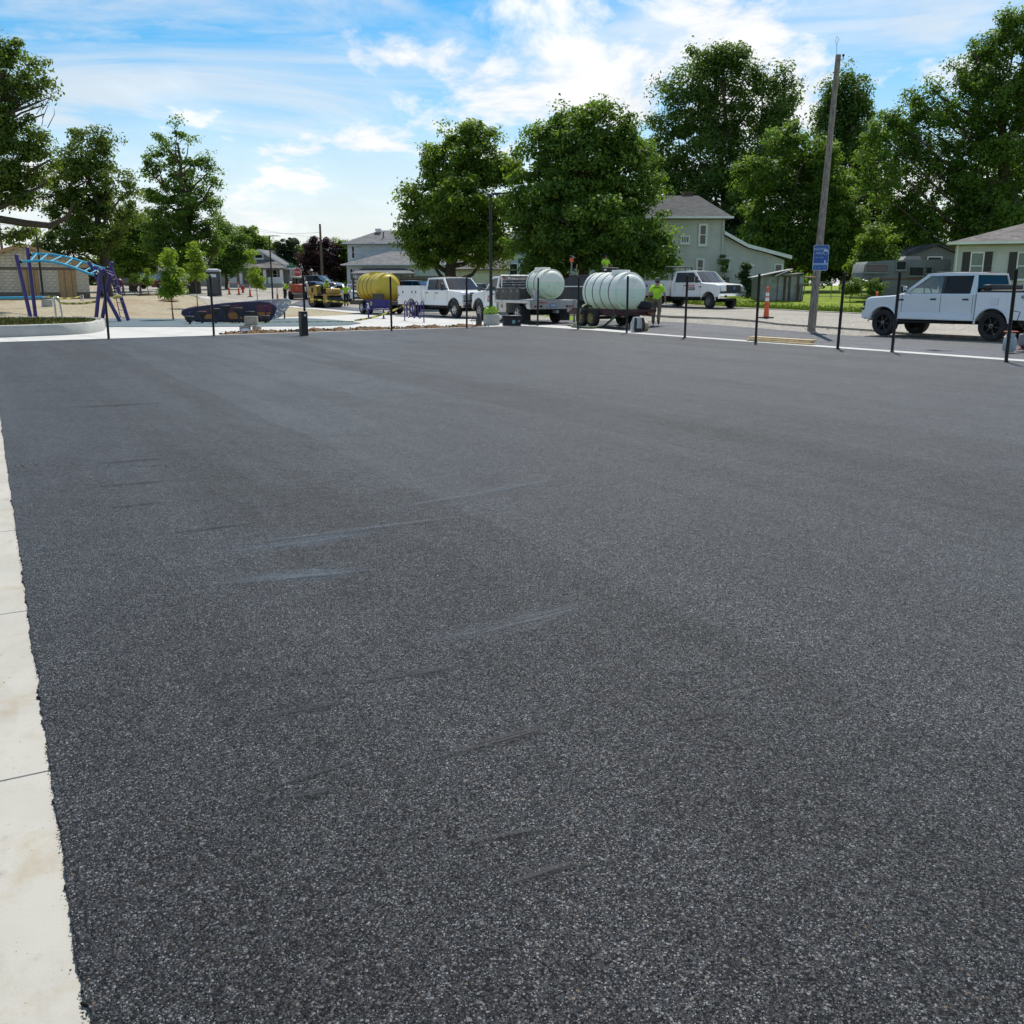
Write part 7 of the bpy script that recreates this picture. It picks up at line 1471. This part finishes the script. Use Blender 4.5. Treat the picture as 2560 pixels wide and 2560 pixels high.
# ------------------------------------------------------------ planter with grass
GRS = m_lawn('planter_grass', (.09, .10, .02), (.17, .17, .045)); hp = .36
ring = [Vector((gp(*p).x, gp(*p).y, 0)) for p in ((-160, 846.5), (0, 843), (110, 839), (180, 835.8), (225, 832.5), (250, 828.5), (262, 824), (263, 820), (254, 817), (230, 815), (170, 814), (60, 814), (-160, 815))]
def smooth_ring(r, m):
    out = []
    for i in range(len(r) - 1):
        a, b, c_, d = r[max(i - 1, 0)], r[i], r[i + 1], r[min(i + 2, len(r) - 1)]
        for k in range(m): u = k / m; out.append(.5 * ((2 * b) + (c_ - a) * u + (2 * a - 5 * b + 4 * c_ - d) * u * u + (3 * b - a - 3 * c_ + d) * u ** 3))
    return out + [r[-1]]
R2 = smooth_ring(ring, 6); cen = sum(R2, Vector()) / len(R2); t = thing('planter', 'low curved concrete planter wall holding patchy grass', 'planter', (cen.x, cen.y, 0)); secs = []
for i, p in enumerate(R2):
    tg = (R2[min(i + 1, len(R2) - 1)] - R2[max(i - 1, 0)]).normalized(); nn = Vector((-tg.y, tg.x, 0)); q = p - cen
    secs.append([q + nn * o + Vector((0, 0, z)) for o, z in ((0, -.05), (0, hp - .02), (.02, hp), (.28, hp), (.30, hp - .02), (.30, -.05))])
MB().loft(secs).build('wall', CONC2, t, smooth=50)
inn = [p - cen for p in R2]; mb = MB(); mb.add([(p.x * .985, p.y * .985, hp - .05) for p in inn], [tuple(range(len(inn)))]); mb.build('soil', GRS, t, smooth=0)
def planter_grass():
    V = []; F_ = []; xs_ = [p.x for p in inn]; ys_ = [p.y for p in inn]; poly = [(p.x, p.y) for p in inn]
    def inside(x, y):
        r = False
        for i in range(len(poly)):
            (x0, y0), (x1, y1) = poly[i - 1], poly[i]
            if (y0 > y) != (y1 > y) and x < (x1 - x0) * (y - y0) / (y1 - y0) + x0: r = not r
        return r
    for i in range(9000):
        x, y = rr.uniform(min(xs_), max(xs_)), rr.uniform(min(ys_), max(ys_))
        if not inside(x, y): continue
        a = rr.uniform(0, 6.28); h = rr.uniform(.04, .12); k = len(V); V += [(x - .015 * math.cos(a), y - .015 * math.sin(a), hp - .05), (x + .015 * math.cos(a), y + .015 * math.sin(a), hp - .05), (x + rr.gauss(0, .03), y + rr.gauss(0, .03), hp - .05 + h)]; F_.append((k, k + 1, k + 2))
    me = bpy.data.meshes.new('grass'); me.from_pydata(V, [], F_); me.materials.append(GRS); o = link('grass', me, t); o['kind'] = 'stuff'
planter_grass()
# ------------------------------------------------------------ overhead ladder and net climber
Yp = 44.0; J = lambda px, py, Y=Yp: P3(px, py, Y)
t = thing('overhead_ladder', 'purple and cyan overhead climbing ladder behind the planter', 'playground climber', (J(170, 800).x, Yp, 0)); o0 = Vector((J(170, 800).x, Yp, 0)); L_ = lambda px, py, Y=Yp: J(px, py, Y) - o0
def ppost(x0, y0, x1, y1, Y, ex=.0): a, b = L_(x0, y0, Y), L_(x1, y1, Y); MB().tube([a + (a - b).normalized() * ex, b, b + (b - a).normalized() * .02], [.085, .085, .06], 12).build('post', PURP, t)
ppost(78, 800, 40, 637, 44.0, .4); ppost(90, 800, 68, 618, 45.3, .4); ppost(240, 800, 252, 673, 43.4, .2); ppost(255, 800, 280, 655, 44.9, .2); ppost(300, 804, 222, 655, 44.6, .0); ppost(321, 801, 278, 668, 45.6, .0)
fr = [(52, 654), (75, 653), (105, 652), (140, 656), (175, 666), (205, 677), (225, 685), (240, 688)]; bk = [(77, 636), (105, 635), (140, 638), (175, 645), (205, 654), (235, 664), (255, 670), (268, 671)]
A_ = [L_(x, y, 43.6) for x, y in fr]; B_ = [L_(x, y, 45.1) for x, y in bk]
def cat_rom(r, m=5): return smooth_ring(r, m)
A2, B2 = cat_rom(A_), cat_rom(B_); MB().tube(A2, .055, 10).build('ladder_rail', CYAN, t); MB().tube(B2, .055, 10).build('ladder_rail', CYAN, t)
for k in range(7): i = int(len(A2) * (.14 + .72 * k / 6)); j = int(len(B2) * (.10 + .72 * k / 6)); MB().tube([A2[i], B2[j]], .034, 8).build('rung', CYAN, t)
for p in (A2[0], B2[0], A2[-1], B2[-1]): MB().ball(p, .085, 10, 7).build('clamp', BLK, t)
MB().tube([L_(236, 672), L_(250, 674), L_(275, 686), L_(286, 690)], .035, 8).build('brace', PURP, t); MB().tube([L_(232, 668), L_(246, 669), L_(282, 682)], .03, 8).build('brace', PURP, t)
ROPE = mat('net_rope', (.03, .03, .035), .8)
for k in range(6): f = k / 5; a, b = L_(280 + 22 * f, 700 + 92 * f, 44.6), L_(290 + 26 * f, 694 + 98 * f, 45.5); MB().tube([a, (a + b) / 2 + Vector((0, 0, -.05)), b], .018, 6).build('net_rung', ROPE, t)
MB().tube([L_(279, 695, 44.7), L_(301, 794, 44.7)], .02, 6).build('net_rope', ROPE, t)
for px, py in ((279, 698), (299, 706)): MB().ball(L_(px, py, 46.5), (.16, .16, .18), 12, 8).build('climbing_ball', mat('maroon_plastic', (.10, .015, .025), .5), t)
MB().tube([L_(284, 745), L_(295, 741), L_(304, 741)], [.07, .09, .05], 8).build('tape_knot', mat('tape_yellow_wad', (.5, .42, .12), .6), t)
# balance rail
t = thing('balance_rail', 'low cyan balance rail behind the planter', 'playground rail', (J(60, 745, 50).x, 50, 0)); o0 = Vector((J(60, 745, 50).x, 50, 0)); Q = lambda px, py, Y=50.0: P3(px, py, Y) - o0
MB().tube([Q(-60, 746), Q(60, 743.5), Q(115, 743)], .06, 10).build('rail', CYAN, t)
GV = mat('galvanised', (.45, .48, .46), .4, metal=.6)
for a, b_, Y in (((115, 743), (141, 800), 49.6), ((128, 742), (157, 800), 50.6)): MB().tube(cat_rom([Q(a[0] - 8, a[1], Y), Q(a[0] + 12, a[1] + 1, Y), Q(a[0] + 20, a[1] + 9, Y), Q(*b_, Y)], 4), .045, 8).build('bent_leg', GV, t)
# ------------------------------------------------------------ climbing hull with stepping pods
Yh = 43.0; c0 = gp(570, 805); t = thing('climbing_hull', 'dark purple boat-shaped climbing wall with maroon and orange panels', 'playground climber', (c0.x, c0.y, 0)); Q = lambda px, py, Y=None: P3(px, py, Y or c0.y) - Vector((c0.x, c0.y, 0))
out = [(453, 784), (454, 779), (462, 775), (500, 768), (560, 760.5), (610, 757), (650, 756), (672, 758), (683, 765), (687, 771), (683, 783), (676, 797), (668, 802.5), (600, 803), (520, 802.5), (490, 801), (474, 797), (460, 789)]
HUL = mat('hull_dark', (.012, .008, .03), .5, var=.2)
def slab(poly, y0, y1, m, nm, par=t, lean=.18):
    f = lambda p, dy: Vector((Q(*p).x, dy + lean * (Q(*p).z), max(.03, Q(*p).z)))
    return MB().loft([[f(p, y0) for p in poly], [f(p, y1) for p in poly]]).build(nm, m, par)
slab(out, -.02, .16, HUL, 'hull'); pp = [(Q(*p)) for p in out]; MB().tube([Vector((p.x, .06 + .18 * p.z, max(.05, p.z))) for p in pp], .06, 8, closed=True).build('rim_tube', mat('rim_purple', (.02, .012, .07), .45), t)
MRN = mat('maroon_panel', (.11, .016, .028), .5); ORP = mat('orange_panel', (.34, .13, .012), .5)
slab([(577, 764), (592, 761), (605, 766), (588, 779), (572, 780)], -.03, -.021, MRN, 'panel'); slab([(640, 762), (676, 762), (678, 778), (641, 780)], -.03, -.021, MRN, 'panel'); slab([(571, 782), (590, 781), (608, 797), (576, 798), (570, 790)], -.03, -.021, ORP, 'panel'); slab([(641, 781), (677, 780), (668, 798), (654, 799)], -.03, -.021, ORP, 'panel'); slab([(512, 787), (528, 785), (530, 797), (511, 797)], -.03, -.021, ORP, 'panel'); slab([(497, 775), (520, 772), (522, 781), (499, 783)], -.03, -.021, MRN, 'panel')
for px, y0, y1 in ((477, 800, 780), (665, 800, 764)): MB().tube([Q(px, 806), Vector((Q(px, y1).x, -.1, Q(px, y1).z))], .035, 6).build('support', PURP, t)
PODT = mat('pod_dark', (.035, .032, .030), .7, var=.2)
for i, (px, pt, pb, lab) in enumerate(((475, 790, 810, 'leftmost and lowest'), (506, 778.5, 808, 'second from the left'), (540, 771, 808, 'third from the left'), (566, 763, 807.5, 'tallest middle'), (598, 769, 807.5, 'third from the right'), (627, 778, 806.5, 'second from the right'), (664, 788.5, 807.5, 'rightmost'))):
    g_ = gp(px, pb); zt = P3(px, pt, g_.y).z; q = thing('stepping_pod', lab + ' stepping pod in front of the climbing hull', 'stepping pod', (g_.x, g_.y, 0), 0, 'stepping pods in front of the climbing hull'); MB().tube([(0, 0, 0), (0, 0, zt - .1)], .05, 10).build('stem', POSTM, q); MB().lathe([(.10, zt - .26), (.17, zt - .16), (.20, zt - .10), (.205, zt - .02), (.19, zt), (.001, zt + .005)], 18).build('step', PODT, q)
# perforated panel behind
def m_perf():
    b = NB('perforated_sheet'); v = b.vor(9.0, vec=b.mapping(scale=(1.6, .1, 1.6), rot=(0, .5, 0))); k = b.mapr(v.outputs['Distance'], .30, .36)
    c = b.mix(b.mapr(b.noise(1.4, 3), .45, .6), (.40, .40, .42), (.42, .30, .34))
    return b.done(b.nd('ShaderNodeMixShader', {0: k, 1: b.nd('ShaderNodeBsdfTransparent').outputs[0], 2: b.bsdf(col=c, rough=.5, metal=.3).outputs[0]}))
Yq = 47.5; c1 = onY(665, Yq, 795); t2 = thing('perforated_panel', 'grey perforated climbing panel behind the dark hull', 'playground panel', (c1.x, Yq, c1.z)); Qp = lambda px, py: P3(px, py, Yq) - c1
po = [(560, 770), (600, 757), (640, 752), (700, 748.5), (722, 749), (728, 754), (722, 764), (706, 786), (696, 793), (680, 795), (600, 796)]
f = lambda p, dy: Vector((Qp(*p).x, dy, max(.04, Qp(*p).z))); MB().add([f(p, 0) for p in po], [tuple(range(len(po)))]).build('sheet', m_perf(), t2, smooth=0); MB().tube([f(p, 0) for p in po], .035, 8, closed=True).build('rim_tube', GV, t2)
for px in (655, 685, 711): MB().tube([f((px, 800), .05), f((px, 775), .05)], .04, 6).build('leg', POSTM, t2)
# ------------------------------------------------------------ landscape blocks and bag
g_ = gp(624, 829); BLKM = mat('landscape_block', (.27, .25, .21), .95, var=.2, vs=6, bump=.4, bs=50)
for nm, (x, y, z), d_, rz_, lab in (('landscape_block', (-.18, .1, .11), (.36, .25, .22), .05, 'lower left grey landscape block of the little stack'), ('landscape_block', (.24, .1, .10), (.26, .25, .20), -.1, 'lower right grey landscape block of the little stack'), ('landscape_block', (.04, .16, .38), (.46, .22, .32), .02, 'large grey landscape block set on top of the two others')):
    o = tag(MB().box((0, 0, 0), d_, ch=.02).build(nm, BLKM), lab, 'block', 'grey landscape blocks'); o.location = (g_.x + x, g_.y + y, z); o.rotation_euler = (0, 0, rz_)
t = thing('paper_bag', 'crumpled white bag lying at the landscape blocks', 'bag', (g_.x - .1, g_.y - .14, 0)); rows = [[(.17 * math.sin(math.pi * j / 8) * math.cos(a) * (1 + .15 * math.sin(3 * a + j)), .08 * math.sin(math.pi * j / 8) * math.sin(a), .06 - .06 * math.cos(math.pi * j / 8) * (1 + .1 * math.sin(5 * a))) for a in [2 * math.pi * k / 14 for k in range(15)]] for j in range(9)]; MB().grid(rows).build('sheet', mat('bag_white', (.6, .58, .66), .7), t, smooth=60)
# loose hollow block by the block building
p = onY(205, 69, 746); t = thing('hollow_block', 'loose hollow concrete block standing before the block building', 'block', p, .2); mb = MB()
for z in (.02, .2, .38): mb.box((0, 0, z), (.2, .2, .035))
for s in (1, -1): mb.box((s * .085, 0, .2), (.03, .198, .395))
mb.build('block_shell', mat('hollow_grey', (.5, .47, .42), .9), t)
# ------------------------------------------------------------ caution tape
def m_tape():
    b = NB('caution_tape'); x = b.nd('ShaderNodeSeparateXYZ', {0: b.tc.outputs['Object']}).outputs[0]; f = b.nd('ShaderNodeMath', {0: b.math('MULTIPLY', x, 2.2)}, operation='FRACT').outputs[0]; n = b.noise(14, 3, .6)
    k = b.math('MULTIPLY', b.mapr(f, .42, .46), b.mapr(n, .42, .5))
    return b.done(b.bsdf(col=b.mix(k, (.72, .60, .10), (.03, .03, .03)), rough=.45, spec=.4))
TAPE = m_tape()
def tape(label, pts, w=.075, sag=.0):
    t = thing('caution_tape', label, 'caution tape', pts[0], 0, 'yellow caution tape'); V = smooth_ring([Vector(p) - Vector(pts[0]) for p in pts], 8); rows = [[], []]
    for i, p in enumerate(V): tw = .25 * math.sin(i * .8); rows[0].append(p + Vector((0, w * .4 * math.sin(tw), w / 2))); rows[1].append(p + Vector((0, -w * .4 * math.sin(tw), -w / 2)))
    MB().grid(rows).build('ribbon', TAPE, t, smooth=60)
tape('yellow caution tape stretched across in front of the road roller', [P3(776, 747.5, 60), P3(800, 750, 60), P3(840, 754, 60), P3(874, 757, 60)], .10)
tape('yellow caution tape running from the rubber surface up to the bike rack', [gp(886, 804, .05), P3(915, 797, 44), P3(950, 788, 44.2), P3(985, 775, 44.5), P3(1011, 764, 45)], .085)
tape('pale caution tape lying along the rubber surface', [gp(560, 808, .02), gp(640, 806.5, .02), gp(720, 806, .02), gp(800, 805.5, .02), gp(884, 804.5, .02)], .03)
tape('yellow caution tape tied between the balance rail and the net climber', [P3(118, 742, 47), P3(135, 742, 46.6), P3(152, 757, 46.2), P3(180, 759, 46), P3(215, 758, 45.5), P3(245, 753, 45)], .10)
tape('yellow caution tape drooping behind the balance rail toward the block building', [P3(120, 741, 52), P3(150, 745, 55), P3(180, 745, 58), P3(200, 741, 60)], .07)
# ------------------------------------------------------------ far utility poles and wires
def far_pole(px, Y, ptop, label, arms=1):
    c = onY(px, Y, 700); h = P3(px, ptop, Y).z - c.z; t = thing('power_pole', label, 'power pole', c, 0, 'distant power poles'); MB().tube([(0, 0, 0), (0, 0, h)], [.16, .10], 8).build('shaft', BARK2, t)
    for k in range(arms): MB().box((0, -.12, h - .5 - .7 * k), (2.4, .1, .12)).build('cross_arm', BARK2, t)
    return c, h
cA, hA = far_pole(806, 100, 560, 'leaning dark power pole behind the road roller', 0); cB, hB = far_pole(557, 135, 540, 'power pole with cross arm above the trees near the bungalow', 1); cC, hC = far_pole(14, 92, 530, 'wooden power pole at the far left behind the block building', 0); cD, hD = far_pole(975, 150, 590, 'power pole hidden behind the white house', 1)
WIRE = mat('wire_black', (.02, .02, .022), .6)
def wire(label, a, b, sag, r=.014): t = thing('power_line', label, 'power line', a, 0, 'overhead power lines'); MB().tube([Vector(a).lerp(Vector(b), k / 14) - Vector(a) - Vector((0, 0, sag * 4 * (k / 14) * (1 - k / 14))) for k in range(15)], r, 4).build('cable', WIRE, t)
top = lambda c, h, dz: (c.x, c.y, c.z + h - dz)
wire('lowest overhead line running left from the leaning pole', top(cA, hA, 4.2), (-85, 112, 9.3), .5, .022); wire('middle overhead line running left from the leaning pole', top(cA, hA, 2.7), (-85, 112, 10.4), .6, .03); wire('upper overhead line running left from the leaning pole', top(cA, hA, 2.2), (-85, 112, 11.2), .5, .018); wire('overhead line running from the leaning pole to the white house', top(cA, hA, 2.4), (-16.4, 119, 6.9), .3, .03); wire('thin line from the leaning pole top to the far cross arm', top(cA, hA, .8), top(cB, hB, .6), .7, .014)
wire('thin high line right of the far cross arm', top(cB, hB, .5), top(cD, hD, .3), 1.0, .014)
# ------------------------------------------------------------ chain link fence beside the camper
a = onY(2040, 66, 730); b = onY(2230, 66, 730); t = thing('chain_fence', 'low wire fence left of the old camper', 'fence', a, heading(b - a)); L = (b - a).length
for k in range(6): MB().tube([(L * k / 5, 0, -.1), (L * k / 5, 0, 1.15)], .03, 6).build('fence_post', STEEL, t)
for z in (.15, 1.12): MB().tube([(0, 0, z), (L, 0, z)], .018, 5).build('fence_rail', STEEL, t)
mb = MB(); n = int(L / .22)
for k in range(n): mb.tube([(k * .22, 0, .15), (k * .22 + .5, 0, 1.12)], .004, 3, cap=False); mb.tube([(k * .22 + .5, 0, .15), (k * .22, 0, 1.12)], .004, 3, cap=False)
o = mb.build('mesh_wire', STEEL, t); o['kind'] = 'stuff'
# patches of tar and small litter on the new lane
mb = MB()
for px, py, s in ((2330, 873, .2), (2345, 875, .16), (2372, 875, .12), (735, 748, .5), (745, 748.5, .4)):
    p = gp(px, py); mb.add([(p.x + s * rr.uniform(.6, 1.2) * math.cos(a), p.y + s * .8 * math.sin(a), p.z + .012) for a in [2 * math.pi * k / 9 for k in range(9)]], [tuple(range(9))])
tag(mb.build('tar_litter', MATS['tar_black'], smooth=0), 'scraps of black tar on the new lane', kind='stuff')
